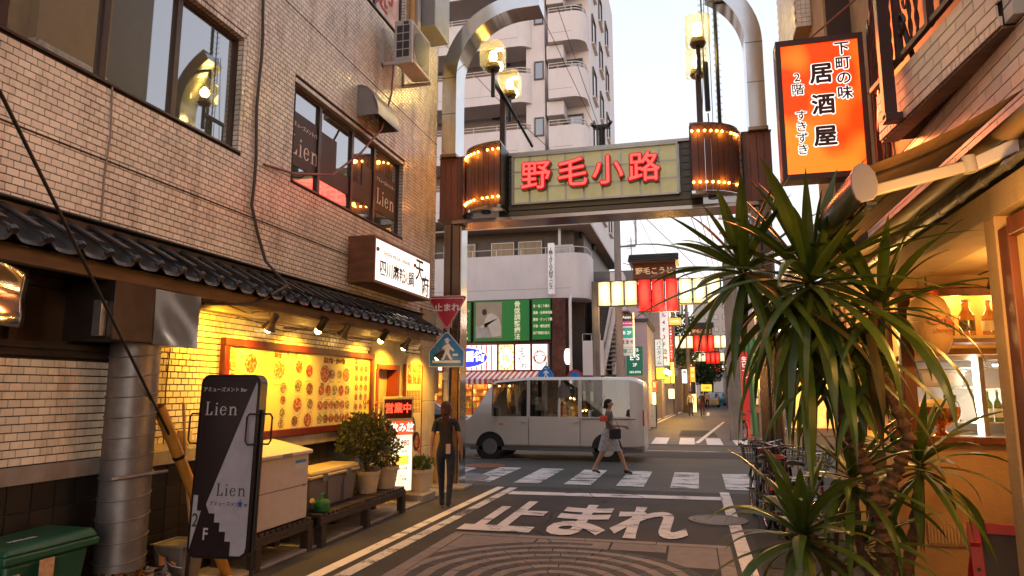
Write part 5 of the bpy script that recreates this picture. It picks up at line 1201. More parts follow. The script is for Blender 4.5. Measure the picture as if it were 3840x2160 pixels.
# awning
aw = thing('awning', 'brown fabric folding awning with silver front casing over the porch', 'awning', (1.3,6.5,3))
fab = M('awning_fabric',(.17,.09,.04),.75,var=.12,vs=2,wave=(3,3,30,.35),bump=.2,bs=200)
Ya, Yb, xf, xw = 3.8, 10.0, .93, 1.66
b = MB(); n = 10; m_ = 40; vs = []
for i in range(m_+1):
    for j in range(n+1):
        t_ = j/n; y = Ya+(Yb-Ya)*i/m_; vs.append((xf+(xw-xf)*t_, y, 2.95+.34*t_-.025*math.sin(math.pi*t_)*(1+.3*math.sin(y*5)) ))
b.add(vs,[(i*(n+1)+j,(i+1)*(n+1)+j,(i+1)*(n+1)+j+1,i*(n+1)+j+1) for i in range(m_) for j in range(n)])
o = b.build('fabric', fab, aw); o.modifiers.new('thick','SOLIDIFY').thickness = .003
prof = [(-.05,.11),(-.015,.13),(.02,.11),(.045,.06),(.055,0),(.05,-.06),(.03,-.1),(-.03,-.115),(-.055,-.09),(-.07,-.03),(-.072,.04)]
prof = [(x*.95,z*.82) for x,z in prof]
b = MB(); b.prism(prof, (xf-.02,Ya+.02,2.86),(1,0,0),(0,0,1),(0,Yb-Ya,0)); o = b.build('front_casing', M('casing_steel',(.42,.36,.33),.2,.95,var=.06,bump=.08,bs=3), aw); fix_normals(o.data)
b = MB(); b.prism([(x*1.06,z*1.06) for x,z in prof], (xf-.02,Ya,2.86),(1,0,0),(0,0,1),(0,.02,0)); o = b.build('end_cap', M('cap_grey',(.33,.29,.28),.45,var=.06), aw, .004); fix_normals(o.data)
MB().box((xf-.02,Ya+.03,2.75),(xf+.03,Yb,2.765)).build('lip', M('casing_steel'), aw, smooth=False)
MB().cyl((xw+.0,2.0,3.14),(xw+.0,Yb,3.14),.065,n=18).build('roller', M('roller_tan',(.30,.19,.1),.55,var=.1), aw)
armw = M('arm_white',(.62,.55,.5),.35,var=.04)
def flatbar(p, q, h, wd_, nm):
    p, q = Vector(p), Vector(q); d_ = (q-p).normalized(); s_ = d_.cross(Vector((0,0,1))).normalized(); u_ = s_.cross(d_); b_ = MB()
    b_.prism([(-wd_/2,-h/2),(wd_/2,-h/2),(wd_/2,h/2),(-wd_/2,h/2)], p, s_, u_, q-p); o_ = b_.build(nm, armw, aw, .008); fix_normals(o_.data); return o_
flatbar((.98,3.96,2.86),(1.44,4.02,2.975),.062,.035,'lower_arm'); flatbar((1.49,4.03,2.985),(1.80,3.9,3.10),.075,.04,'upper_arm')
MB().cyl((1.47,4.02,2.94),(1.46,4.02,3.03),.035,n=16).build('elbow', M('unit_white'), aw)
flatbar((.98,9.6,2.86),(1.6,9.0,3.05),.06,.035,'lower_arm')

# porch front wall with window
pw = thing('porch_window', 'brown framed restaurant window showing bottles and lit fridge behind glass', 'window', (2.1,6.6,1.4))
fy = 6.60
f = MB(); f.box((1.88,fy-.04,1.36),(3.2,fy+.06,1.42)); f.box((RX,fy-.04,2.60),(3.2,fy+.06,2.66)); f.box((1.74,fy-.04,1.42),(1.84,fy+.06,2.60)); f.box((RX,fy-.04,1.36),(RX+.06,fy+.06,2.66)); f.box((RX,fy-.04,1.36),(1.88,fy+.05,1.42)); f.build('frame', redwood, pw, .005, smooth=False)
cl = glassy('clear_glass', tint=(.97,.97,.97), refl=.10)
MB().box((1.84,fy-.003,1.42),(3.2,fy+.003,2.6)).build('pane', cl, pw, smooth=False); MB().box((RX+.06,fy-.003,1.42),(1.74,fy+.003,2.6)).build('pane', cl, pw, smooth=False)
MB().box((1.84,fy+.02,2.20),(3.2,fy+.34,2.235)).build('shelf', redwood, pw, smooth=False); MB().box((1.84,fy+.015,2.236),(3.2,fy+.03,2.26)).build('shelf_edge', ylid, pw, smooth=False)
for k in range(5):
    MB().box((RX+.02,6.7+.38*k,1.42),(RX+.04,6.74+.38*k,2.7)).build('mullion', redwood, pw, smooth=False)
MB().box((RX+.03,6.7,1.42),(RX+.035,8.6,2.7)).build('side_pane', cl, pw, smooth=False)
# interior
it = thing('restaurant_interior', 'amber lit room with a white drinks fridge behind the porch window', 'room', (2.4,7.5,0))
amb = M('amber_wall',(.62,.40,.16),.7,var=.06)
b = MB(); b.box((RX+.05,8.4,0),(3.2,8.5,2.86)); b.box((3.15,6.66,0),(3.2,8.4,2.86)); b.box((RX+.05,6.66,2.74),(3.2,8.5,2.80)); b.box((RX+.05,6.7,1.3),(3.2,8.5,1.36)); b.build('walls', amb, it, smooth=False)
MB().box((1.9,7.05,2.12),(3.2,7.5,2.7)).build('cupboard', M('cupboard_amber',(.5,.27,.08),.5,var=.1), it, .004)
MB().box((2.0,7.03,2.17),(3.2,7.05,2.175)).build('rail', M('arm_metal'), it, smooth=False)
fr_ = thing('drinks_fridge', 'white lit glass door fridge with wine bottles and plastic tubs', 'fridge', (2.5,7.4,1.36))
wh = M('fridge_white',(.72,.70,.66),.4,var=.03)
b = MB(); b.box((1.95,7.75,1.36),(3.12,7.8,2.12)); b.box((1.95,7.3,1.36),(2.0,7.8,2.12)); b.box((3.1,7.3,1.36),(3.14,7.8,2.12)); b.box((1.95,7.3,2.08),(3.14,7.8,2.12)); b.box((1.95,7.3,1.36),(3.14,7.8,1.385)); b.build('case', wh, fr_, smooth=False)
b = MB()
for z_ in (1.5,1.82,2.0): b.box((2.0,7.34,z_),(3.1,7.75,z_+.012))
b.build('shelf', wh, fr_, smooth=False)
MB().box((2.56,7.27,1.38),(2.60,7.32,2.10)).build('door_post', M('grip_grey'), fr_, smooth=False)
MB().cyl((2.53,7.29,1.39),(2.53,7.29,2.1),.018,n=8).build('tube_lamp', M('tube_fridge',(1,1,1),.4,emit=14,ecol=(1,.9,.72)), fr_)
MB().cyl((2.7,7.34,2.03),(3.08,7.34,2.03),.008,n=8).build('tube_lamp', MATS['tube_fridge'], fr_)
point('fridge_light',(2.45,7.45,1.95),3.5,(1,.88,.7),.1,fr_); point('fridge_light',(2.85,7.45,1.7),3.0,(1,.88,.7),.1,fr_)
def bottle(x, y, z, h, r, mat, label_, lab=None, cat='bottle', grp=None, neck=.33):
    t_ = thing('bottle', label_, cat, (x,y,z), group=grp)
    MB().lathe([(.001,0),(r,0),(r,h*.55),(r*.85,h*.62),(r*neck,h*.74),(r*neck,h*.97),(.001,h*.97)],(x,y,z),14).build('body', mat, t_)
    if lab: MB().lathe([(r*1.02,h*.14),(r*1.02,h*.42)],(x,y,z),14).build('label_band', lab, t_)
    MB().cyl((x,y,z+h*.94),(x,y,z+h),r*neck*1.15,n=10).build('cap', M('cap_pale',(.6,.55,.45),.5), t_)
    return t_
gb_ = M('bottle_green',(.10,.2,.02),.12,var=0,spec=.8); gb_.node_tree.nodes['Principled BSDF'].inputs['Transmission Weight'].default_value=.4
lab_w = M('label_cream',(.7,.65,.5),.6); drk = M('bottle_dark',(.03,.02,.015),.1,spec=.8)
for k,(x,mm,ll) in enumerate(((2.66,gb_,'green wine bottle with cream label nearest the fridge door post'),(2.74,gb_,'second green wine bottle with yellow neck in the fridge'),(2.83,gb_,'third green wine bottle with cream label in the fridge'),(2.93,drk,'dark wine bottle beside the green ones in the fridge'),(3.02,drk,'dark wine bottle at the far right of the fridge shelf'))):
    bottle(x,7.42,1.512,.29,.034,mm,ll,lab_w if k<3 else None,grp='bottles in the drinks fridge')
for k,x in enumerate((2.22,2.33,2.42)): bottle(x,7.5,1.512,.26,.03,drk,('dark bottle behind the copper bowl','dark jar bottle in the middle of the left fridge shelf','dark bottle beside the fridge lamp')[k],grp='bottles in the drinks fridge')
wg = M('warm_glass',(.55,.33,.12),.1,var=0,spec=.8); wg.node_tree.nodes['Principled BSDF'].inputs['Transmission Weight'].default_value=.75
for k,(x,h,r,nk) in enumerate(((1.98,.2,.035,.35),(2.07,.26,.05,.4),(2.19,.24,.04,.3),(2.33,.32,.062,.5),(2.5,.31,.055,.4))):
    bottle(x,6.78,2.262,h,r,wg,('short clear bottle at the left end of the window shelf','amber liquor jar second on the window shelf','amber decanter in the middle of the window shelf','large pale glass flask on the window shelf','clear glass bottle nearest the door on the window shelf')[k],drk if k==3 else (lab_w if k==4 else None),grp='bottles on the window shelf',neck=nk)
tb = thing('plastic_tub', 'clear plastic food tub on the upper fridge shelf', 'tub', (2.3,7.5,1.84)); b=MB(); taper(b,2.1,2.48,7.36,7.7,1.835,1.97,.03); b.build('tub', M('tub_clear',(.7,.68,.62),.3), tb, .01); MB().box((2.09,7.35,1.972),(2.49,7.71,1.985)).build('lid', wh, tb, .004); MB().box((2.2,7.345,1.87),(2.38,7.35,1.93)).build('label_sheet', paper, tb, smooth=False)
bowl = thing('copper_bowl', 'gleaming copper footed bowl with cloth on the counter inside the window', 'bowl', (2.06,6.85,1.42))
cop = M('copper',(.75,.33,.12),.12,1.0,var=.05)
MB().lathe([(.001,0),(.09,0),(.08,.015),(.035,.05),(.035,.08),(.06,.1),(.13,.13),(.155,.18),(.16,.26),(.15,.26),(.14,.18),(.001,.12)],(2.08,6.85,1.40),28).build('bowl', cop, bowl)
MB().lathe([(.155,.25),(.14,.29),(.08,.32),(.001,.33)],(2.08,6.85,1.40),20,wob=lambda t,z:.08*math.sin(3*t)).build('cloth', ylid, bowl)
pl_ = thing('paper_lantern', 'striped cream paper lantern with red rim and red lettering hanging in the window', 'lantern', (1.93,6.4,2.1))
MB().lathe([(.07,0),(.12,.03),(.155,.12),(.165,.25),(.155,.38),(.12,.47),(.07,.5)]+[],(1.93,6.42,2.08),28,wob=lambda t,z:.012*math.cos(z*314)).build('paper', M('lantern_paper',(.45,.28,.13),.6,emit=.01,ecol=(1,.5,.12)), pl_)
b = MB()
for k in range(24): z_=.03+.02*k; r__=.16*math.sqrt(max(.1,1-((z_-.25)/.31)**2)); b.lathe([(r__+.004,z_-.002),(r__+.006,z_),(r__+.004,z_+.002)],(1.93,6.42,2.08),24)
b.build('ribs', M('lantern_rib',(.4,.25,.1),.6), pl_); tag(KIDS(pl_)[-1], kind='stuff')
MB().cyl((1.93,6.42,2.58),(1.93,6.42,2.62),.085,n=20).build('red_rim', M('red_paint',(.4,.02,.015),.4), pl_); MB().tube([(1.93,6.42,2.62),(1.93,6.42,2.76)],.006,6).build('hook', black_metal, pl_)
text('Cok', .11, (1.98,6.25,2.36),(1,.25,0),(0,0,1), M('red_paint'), pl_, .012, ext=.001); text('kitchen', .05, (1.99,6.25,2.28),(1,.25,0),(0,0,1), M('red_paint'), pl_, ext=.001)
wk = thing('window_sign', 'cream sign with star and mirrored kitchen lettering seen through the side window', 'sign', (1.72,7.2,2.1)); MB().box((1.7,7.6,2.1),(2.0,7.62,2.4)).build('sheet', M('sign_glow',(1,.8,.4),.5,emit=.8,ecol=(1,.66,.22)), wk, smooth=False); text('KITCHEN', .09, (1.86,7.59,2.2),(-1,0,0),(0,0,1), ink, wk, ext=.001); 
sl = thing('ceiling_spotlight', 'black cylinder spotlight under the porch ceiling', 'spotlight', (2.36,6.1,2.76)); MB().cyl((2.30,5.9,2.758),(2.30,5.9,2.74),.07,n=16).build('mount', black_metal, sl); MB().cyl((2.30,5.9,2.74),(2.30,5.9,2.6),.018,n=8).build('stem', black_metal, sl); MB().cyl((2.20,5.9,2.60),(2.40,5.88,2.54),.045,n=16).build('head', black_metal, sl)
for k,(x,y) in enumerate(((2.3,6.9),(1.8,7.1),(2.7,7.0))): 
    dl = thing('downlight', ('glowing recessed downlight above the window shelf','small recessed downlight near the side window','recessed downlight over the fridge')[k], 'downlight', (x,y,2.74)); MB().lathe([(.001,-.006),(.04,-.006),(.05,0)],(x,y,2.738),16).build('lens', M('downlight_glow',(1,.8,.4),.4,emit=25,ecol=(1,.62,.2)), dl)
    point('room_light',(x,y,2.62),INT_W if False else 9.0,(1,.55,.14),.06,dl)
point('room_light',(2.0,7.9,2.2),16,(1,.52,.12),.15,it)
point('porch_light',(2.45,5.3,2.55),38,(1,.5,.11),.1,sl)
for k,(x,y,z) in enumerate(((1.12,6.9,2.42),(1.3,7.3,2.28),(1.48,7.6,2.30),(1.0,8.4,2.5))):
    lt = thing('bare_bulb', ('bare glowing bulb nearest the road under the awning, seen through the yucca','second bare bulb under the awning behind the yucca leaves','bare bulb by the side window under the awning','farthest bare bulb under the awning')[k], 'light bulb', (x,y,z), group='bare bulbs strung under the awning')
    MB().ball((x,y,z),.035,12,sz=1.2).build('bulb', M('festoon_glow',(1,.8,.4),.4,emit=30,ecol=(1,.72,.35)), lt); MB().tube([(x,y,z+.04),(x,y,3.0)],.006,6).build('flex', black_metal, lt)
    point('bulb_light',(x,y-.06,z),14,(1,.55,.14),.04,lt)
vg = thing('vent_grille', 'ribbed beige vent grille low on the stucco wall', 'vent', (2.0,6.6,.6)); MB().box((1.84,6.60,.54),(2.2,6.618,.72)).build('frame', stucco, vg, smooth=False)
for k in range(14): MB().box((1.86+.024*k,6.59,.56),(1.872+.024*k,6.60,.70)).build('slat', tan, vg, smooth=False)
# door at the right edge of the picture
dr_ = thing('entrance_door', 'wood framed restaurant door at the right edge with red brown panels behind', 'door', (RX,4,0))
MB().box((RX,4.2,0),(RX+.18,4.34,2.74)).build('stucco_post', stucco, dr_, .006)
MB().box((RX+.01,4.08,0),(RX+.12,4.2,2.66)).build('jamb', redwood, dr_, .006); MB().box((RX+.01,2.5,2.60),(RX+.12,4.08,2.70)).build('head', redwood, dr_, .006)
MB().box((RX+.05,3.99,0),(RX+.14,4.08,2.6)).build('inner_jamb', ylid, dr_, .004)
MB().box((RX+.08,2.8,0),(RX+.14,3.86,2.45)).build('leaf', M('door_panel',(.30,.12,.035),.45,var=.15,wave=(2,2,26,.4)), dr_, smooth=False)
MB().box((RX+.05,3.86,0),(RX+.10,3.92,2.6)).build('inner_edge', tan, dr_, smooth=False)
point('door_leaf_fill',(RX-.3,3.5,2.4),26,(1,.5,.12),.1,dr_)  # added fill without a fixture, lights the door and the yucca leaves
af = thing('blackboard', 'red framed folding blackboard by the restaurant door', 'sign', (1.95,5.2,0))
o_ = Vector((1.78,5.42,0)); u_ = Vector((1,-.25,0)).normalized(); v_ = Vector((0,.12,1)).normalized(); n_ = u_.cross(v_)
rp = M('red_paint')
for x0,z0,x1,z1 in ((0,0,.07,.92),(.5,0,.57,.92),(.07,.85,.5,.92),(.07,.12,.5,.18)):
    b = MB(); b.prism(_r(x0,z0,x1,z1), o_, u_, v_, n_*.035); o = b.build('frame_bar', rp, af, .003); fix_normals(o.data)
MB().prism(_r(.07,.18,.5,.85), o_+n_*.01, u_, v_, n_*.01).build('board', ink, af, smooth=False)
for x0 in (0,.5): b = MB(); b.prism(_r(x0,0,x0+.06,.86), o_+Vector((0,.42,0)), u_, Vector((0,-.38,.86)).normalized(), n_*.03); o = b.build('rear_leg', rp, af, .003); fix_normals(o.data)
b = MB(); b.cyl(tuple(o_+u_*.035+v_*.62+n_*.036),tuple(o_+u_*.035+v_*.62+n_*.045),.012,n=10); b.build('bolt', black_metal, af)

# ================================================================ yucca
yu = thing('yucca_plant', 'large potted yucca with several leafy heads of long arching leaves', 'plant', (1.15,4.9,0))
yleaf = foliage('yucca_leaf',(.03,.078,.010),(.12,.155,.024),.34,6)
yold = foliage('yucca_old_leaf',(.10,.055,.015),(.05,.06,.012),.55,8)
ybark = M('yucca_bark',(.13,.065,.03),.8,var=.5,vs=30,bump=1,bs=60)
MB().lathe([(.001,0),(.2,0),(.26,.3),(.28,.32),(.28,.36),(.24,.36),(.001,.33)],(1.13,4.95,0),26).build('pot', M('terracotta',(.2,.09,.05),.8,dirt=.4), yu)
def trunk(pts, r0, r1, nm='trunk'):
    n_ = 9*(len(pts)-1); P_ = []; Rr = []
    for i in range(n_+1):
        t_ = i/n_*(len(pts)-1); k = min(int(t_),len(pts)-2); f_ = t_-k
        P_.append(Vector(pts[k]).lerp(Vector(pts[k+1]),f_)); Rr.append((r0+(r1-r0)*i/n_)*(1+.2*(-1)**i+rnd.uniform(-.08,.08)))
    return MB().tube(P_, Rr, 10).build(nm, ybark, yu)
trunk([(1.13,4.95,.3),(1.12,4.88,.8),(1.08,4.82,1.12)], .062,.05)
trunk([(1.08,4.82,1.08),(1.02,4.80,1.34),(.93,4.80,1.55),(.86,4.8,1.9),(.78,4.8,2.45)], .045,.03,'branch')
trunk([(1.08,4.82,1.08),(1.2,4.84,1.3),(1.29,4.84,1.5),(1.18,4.86,1.87),(1.1,4.9,2.06),(1.2,4.95,2.38)], .042,.03,'branch')
trunk([(.82,4.8,2.1),(.6,4.9,2.4),(.40,4.95,2.6)], .03,.026,'branch')
trunk([(1.13,4.95,.35),(.85,4.85,.7),(.64,4.78,.95)], .04,.03,'branch')
trunk([(1.13,4.95,.35),(1.35,5.2,.8),(1.45,5.25,1.3)], .04,.03,'branch')
leaf_n = [0]
def yleaf_(c, az, el, L, wd_, bend, mat=None):
    leaf_n[0] += 1
    p = Vector(c); h = Vector((math.cos(az),math.sin(az),0)); e_ = el; n_ = 9; vs = []; s_ = Vector((-math.sin(az),math.cos(az),0)); tw_ = rnd.uniform(-.35,.35)
    for i in range(n_+1):
        t_ = i/n_
        d_ = h*math.cos(e_)+Vector((0,0,math.sin(e_))); nrm = s_.cross(d_)
        q = wd_*(.55+.9*t_ if t_ < .4 else .91)*(1-max(0,(t_-.45)/.55)**1.6)
        sd_ = s_*math.cos(tw_*t_*2)+nrm*math.sin(tw_*t_*2)
        vs += [p-sd_*q+nrm*q*.35, p, p+sd_*q+nrm*q*.35]
        p = p+d_*L/n_; e_ -= bend/n_*(.3+1.5*t_) 
        if e_ < -1.5: e_ = -1.5
    b_ = MB(); b_.add(vs,[(3*i+k,3*i+k+1,3*i+k+4,3*i+k+3) for i in range(n_) for k in (0,1)])
    o_ = b_.build('leaf', mat or yleaf, yu); return o_
def head(c, n_, els, L, wd_, bend, old=0):
    ga = 2.39996
    for i in range(n_):
        t_ = i/n_; el = els[0]+(els[1]-els[0])*t_+rnd.uniform(-.12,.12)
        yleaf_((c[0],c[1],c[2]-.12*t_), i*ga+rnd.uniform(-.2,.2), el, L*rnd.uniform(.68,1.15)*(.8+.3*min(1,t_*2)), wd_*rnd.uniform(.85,1.15), bend*rnd.uniform(.5,1.4)*(0.35+1.0*t_), yold if rnd.random() < old*t_ else None)
head((.77,4.8,2.56), 58, (1.4,-1.1), .95, .046, 1.15, .12)
head((.37,4.95,2.68), 42, (1.4,-.9), .80, .043, 1.05, .1)
head((1.22,4.98,2.40), 36, (1.2,-.7), .78, .038, 1.2, .1)
head((.62,4.75,.98), 44, (1.3,-.45), .68, .040, 1.5, .05)
head((1.45,5.25,1.36), 34, (1.1,-.7), .66, .032, 1.8, .3)
trunk([(1.13,4.95,.35),(1.0,5.0,.8),(.98,5.0,1.2)], .03,.025,'branch')
head((.98,5.0,1.28), 34, (1.1,-.9), .64, .034, 1.5, .15)
head((1.05,5.1,.85), 26, (.9,-.4), .6, .026, 1.8, .2)
for i in range(46):   # skirt of old leaves hanging below the upper heads
    t_ = rnd.random(); c_ = Vector((.58,4.9,2.5)).lerp(Vector((1.05,4.8,2.15)), t_)+Vector((rnd.uniform(-.06,.06),rnd.uniform(-.15,.1),rnd.uniform(-.35,.05)))
    yleaf_(c_, rnd.uniform(0,6.28), rnd.uniform(-.4,-1.1), rnd.uniform(.6,.92), rnd.uniform(.036,.052), 1.0, yold if rnd.random()<.22 else None)

# ================================================================ bicycles
chrome = M('chrome',(.75,.72,.7),.12,1.0,var=0); tyre_m = M('tyre',(.014,.013,.013),.75,var=.1); saddle_m = M('saddle_black',(.02,.015,.013),.4)
def bicycle(label, frame_col, saddle=None, tyre=None, basket=True):
    t_ = thing('bicycle', label, 'bicycle', (0,0,0), group='bicycles parked along the right building')
    fm_ = M('frame_'+frame_col[0], frame_col[1], .3, .3, var=.05); S = M('saddle_'+(saddle[0] if saddle else 'black'), saddle[1] if saddle else (.02,.015,.013), .35)
    for y in (-.53,.55):
        wl_ = MB(); wl_.tube([(0,y+.325*math.cos(a),.345+.325*math.sin(a)) for a in [2*math.pi*i/32 for i in range(32)]],.02,8,close=True); w_o = wl_.build('wheel', tyre_m, t_)
        MB().tube([(0,y+.3*math.cos(a),.345+.3*math.sin(a)) for a in [2*math.pi*i/32 for i in range(32)]],.011,6,close=True).build('rim', tyre if tyre else chrome, w_o)
        sp_ = MB()
        for i in range(16): a = 2*math.pi*i/16; sp_.tube([(.02*(-1)**i,y,.345),(0,y+.3*math.cos(a),.345+.3*math.sin(a))],.0025,3,cap=False)
        sp_.cyl((-.05,y,.345),(.05,y,.345),.02,n=10); sp_.build('spokes', chrome, w_o)
        a0,a1 = (.2,2.9) if y < 0 else (.5,2.6)
        vs=[]; nn=16
        for i in range(nn+1):
            a = a0+(a1-a0)*i/nn
            for x,rr_ in ((-.03,.352),(0,.366),(.03,.352)): vs.append((x,y+rr_*math.cos(a),.345+rr_*math.sin(a)))
        MB().add(vs,[(3*i+k,3*i+k+1,3*i+k+4,3*i+k+3) for i in range(nn) for k in (0,1)]).build('mudguard', fm_ if not tyre else chrome, t_)
    b_ = MB(); BB=(0,-.08,.3); ST=(0,-.22,.72); HT=(0,.34,.78); HB=(0,.38,.62)
    b_.tube([BB,ST],.017,8); b_.tube([BB,(0,.1,.4),HB],.02,8); b_.tube([(0,-.15,.5),(0,.12,.52),HT],.016,8); b_.tube([HT,HB],.022,8)
    for x in (-.05,.05): b_.tube([BB,(x,-.53,.345)],.009,6); b_.tube([(0,-.2,.66),(x,-.53,.345)],.008,6)
    b_.build('frame', fm_, t_)
    b_ = MB()
    for x in (-.045,.045): b_.tube([(x*.6,.39,.6),(x,.42,.5),(x,.55,.345)],.01,6)
    b_.tube([HT,(0,.31,.98)],.013,8); b_.build('fork', fm_, t_)
    MB().tube([(-.28,.05,1.03),(-.25,.12,1.04),(-.16,.26,1.0),(0,.32,.97),(.16,.26,1.0),(.25,.12,1.04),(.28,.05,1.03)],.011,8).build('handlebar', chrome, t_)
    for s_ in (-1,1):
        MB().cyl((s_*.285,.0,1.03),(s_*.26,.12,1.04),.018,n=10).build('grip', saddle_m, t_); MB().tube([(s_*.25,.14,1.03),(s_*.28,.06,.98),(s_*.29,.02,.97)],.006,5).build('brake_lever', chrome, t_)
    MB().cyl((-.12,.2,1.02),(-.12,.2,1.07),.028,n=12).build('bell', chrome, t_)
    MB().tube([ST,(0,-.25,.86)],.013,8).build('seat_post', chrome, t_)
    vs=[]; nn=8; prof_=[(-.40,.085),(-.36,.11),(-.30,.115),(-.24,.09),(-.18,.05),(-.12,.03),(-.08,.022),(-.06,.008)]
    b_=MB()
    for (y,h_) in prof_:
        for k in range(8): a=2*math.pi*k/8; vs.append((h_*math.cos(a),y,.90+.028*math.sin(a)+(.012 if y<-.3 else 0)))
    b_.add(vs,[(i*8+k,i*8+(k+1)%8,(i+1)*8+(k+1)%8,(i+1)*8+k) for i in range(len(prof_)-1) for k in range(8)]+[tuple(range(7,-1,-1)),tuple(range(56,64))]); b_.build('saddle', S, t_)
    b_=MB()
    for x in (-.06,.06): b_.tube([(x,-.2,.72),(x,-.75,.70)],.006,5); b_.tube([(x,-.72,.70),(x*.9,-.53,.345)],.005,5)
    for y in (-.3,-.45,-.6,-.75): b_.tube([(-.06,y,.70),(.06,y,.70)],.005,5)
    b_.build('rack', black_metal, t_)
    MB().box((-.025,-.90,.55),(.025,-.885,.62)).build('reflector', M('reflector_red',(.6,.02,.01),.2,emit=.15,ecol=(1,.03,.01)), t_, .004)
    b_=MB(); b_.cyl((-.03,-.08,.3),(.09,-.08,.3),.02,n=10); b_.lathe([(.001,0),(.09,0),(.09,.005),(.001,.005)],(0,0,0),18,T=Matrix.Translation((.05,-.08,.3))@Matrix.Rotation(R(90),4,'Y')); b_.tube([(.09,-.08,.3),(.10,-.05,.14)],.009,6); b_.tube([(-.05,-.08,.3),(-.09,-.11,.46)],.009,6); b_.build('crank', chrome, t_)
    for p_ in ((.10,-.05,.14),(-.09,-.11,.46)): s_=1 if p_[0]>0 else -1; MB().box((p_[0],p_[1]-.04,p_[2]-.012),(p_[0]+s_*.1,p_[1]+.04,p_[2]+.012)).build('pedal', saddle_m, t_, .003)
    MB().tube([(-.07,-.5,.3),(-.12,-.62,.02),(.12,-.62,.02),(.07,-.5,.3)],.008,6).build('stand', black_metal, t_)
    if basket:
        b_=MB(); x0,x1,y0_,y1_,z0_,z1_=.13,.17,.42,.70,.74,.98
        for k in range(6):
            f_=k/5; xx=.13+.045*f_; z_=z0_+(z1_-z0_)*f_; b_.tube([(-xx,y0_-.02*f_,z_),(xx,y0_-.02*f_,z_),(xx,y1_+.04*f_,z_),(-xx,y1_+.04*f_,z_)],.0035 if k<5 else .007,4,close=True)
        for k in range(9):
            x=-.13+.26*k/8; b_.tube([(x*1.3,y1_+.04,z1_),(x,y1_,z0_),(x,y0_,z0_),(x*1.3,y0_-.02,z1_)],.0028,4)
        for k in range(7):
            y=y0_+(y1_-y0_)*k/6; b_.tube([(-.175,y,z1_),(-.13,y,z0_),(.13,y,z0_),(.175,y,z1_)],.0028,4)
        b_.build('basket', black_metal, t_)
    MB().cyl((.06,.5,.72),(.06,.57,.72),.03,n=12).build('headlamp', chrome, t_)
    return t_
bk1 = bicycle('black city bicycle with wire basket and black saddle standing nearest the road', ('black',(.02,.012,.012)))
bk2 = bicycle('bicycle with orange red saddle and shining chrome mudguard beside the black one', ('maroon',(.12,.03,.02)), ('red',(.4,.04,.015)))
bk3 = bicycle('bicycle with orange wheel rims mostly behind the yucca leaves', ('dark',(.03,.025,.025)), None, M('rim_orange',(.7,.12,.03),.3))
bk1.location = (.84,10.45,0); bk1.rotation_euler=(0,R(3),R(4))
bk2.location = (1.14,10.55,0); bk2.rotation_euler=(0,R(3),R(-14))
bk3.location = (1.30,9.75,0); bk3.rotation_euler=(0,R(3),R(-24))
bk4 = clone(bk2, (1.02,11.55,0), R(-6), 'dark bicycle standing behind the black and red saddled ones')
# ================================================================ apartment block
ap = thing('apartment_block', 'tall white apartment block with rounded balconies behind the arch', 'building', (-9,35,0))
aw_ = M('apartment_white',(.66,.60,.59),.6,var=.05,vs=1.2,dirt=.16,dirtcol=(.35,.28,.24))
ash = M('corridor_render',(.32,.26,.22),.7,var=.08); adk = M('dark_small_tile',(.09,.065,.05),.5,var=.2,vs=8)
rail_m = M('rail_white',(.6,.56,.53),.4,.3)
T_ = [8.1,11.45,14.3,17.2,20.1,23.0]
b = MB(); b.box((-7.6,32.3,9.6),(-4.35,44,27)); b.box((-16,33.2,9.6),(-7.6,44,27)); b.box((-7.4,31.4,9.7),(-6.45,32.3,27)); b.build('wall', aw_, ap, .02)
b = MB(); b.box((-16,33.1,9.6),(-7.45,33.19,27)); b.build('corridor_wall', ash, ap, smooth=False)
b = MB(); b.box((-16,32.4,6.0),(-5.3,33.0,9.5)); b.box((-6.0,33,0),(-4.9,44,9.5)); b.build('dark_tiled_wall', adk, ap, smooth=False)
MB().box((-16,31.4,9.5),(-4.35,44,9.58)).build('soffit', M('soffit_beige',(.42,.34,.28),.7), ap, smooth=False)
for x in (-5.0,-4.8): MB().cyl((x,33.0 if x<-4.9 else 36,9.2),(x,33.0 if x<-4.9 else 36,9.5),.09,n=10).build('soffit_lamp', black_metal, ap)
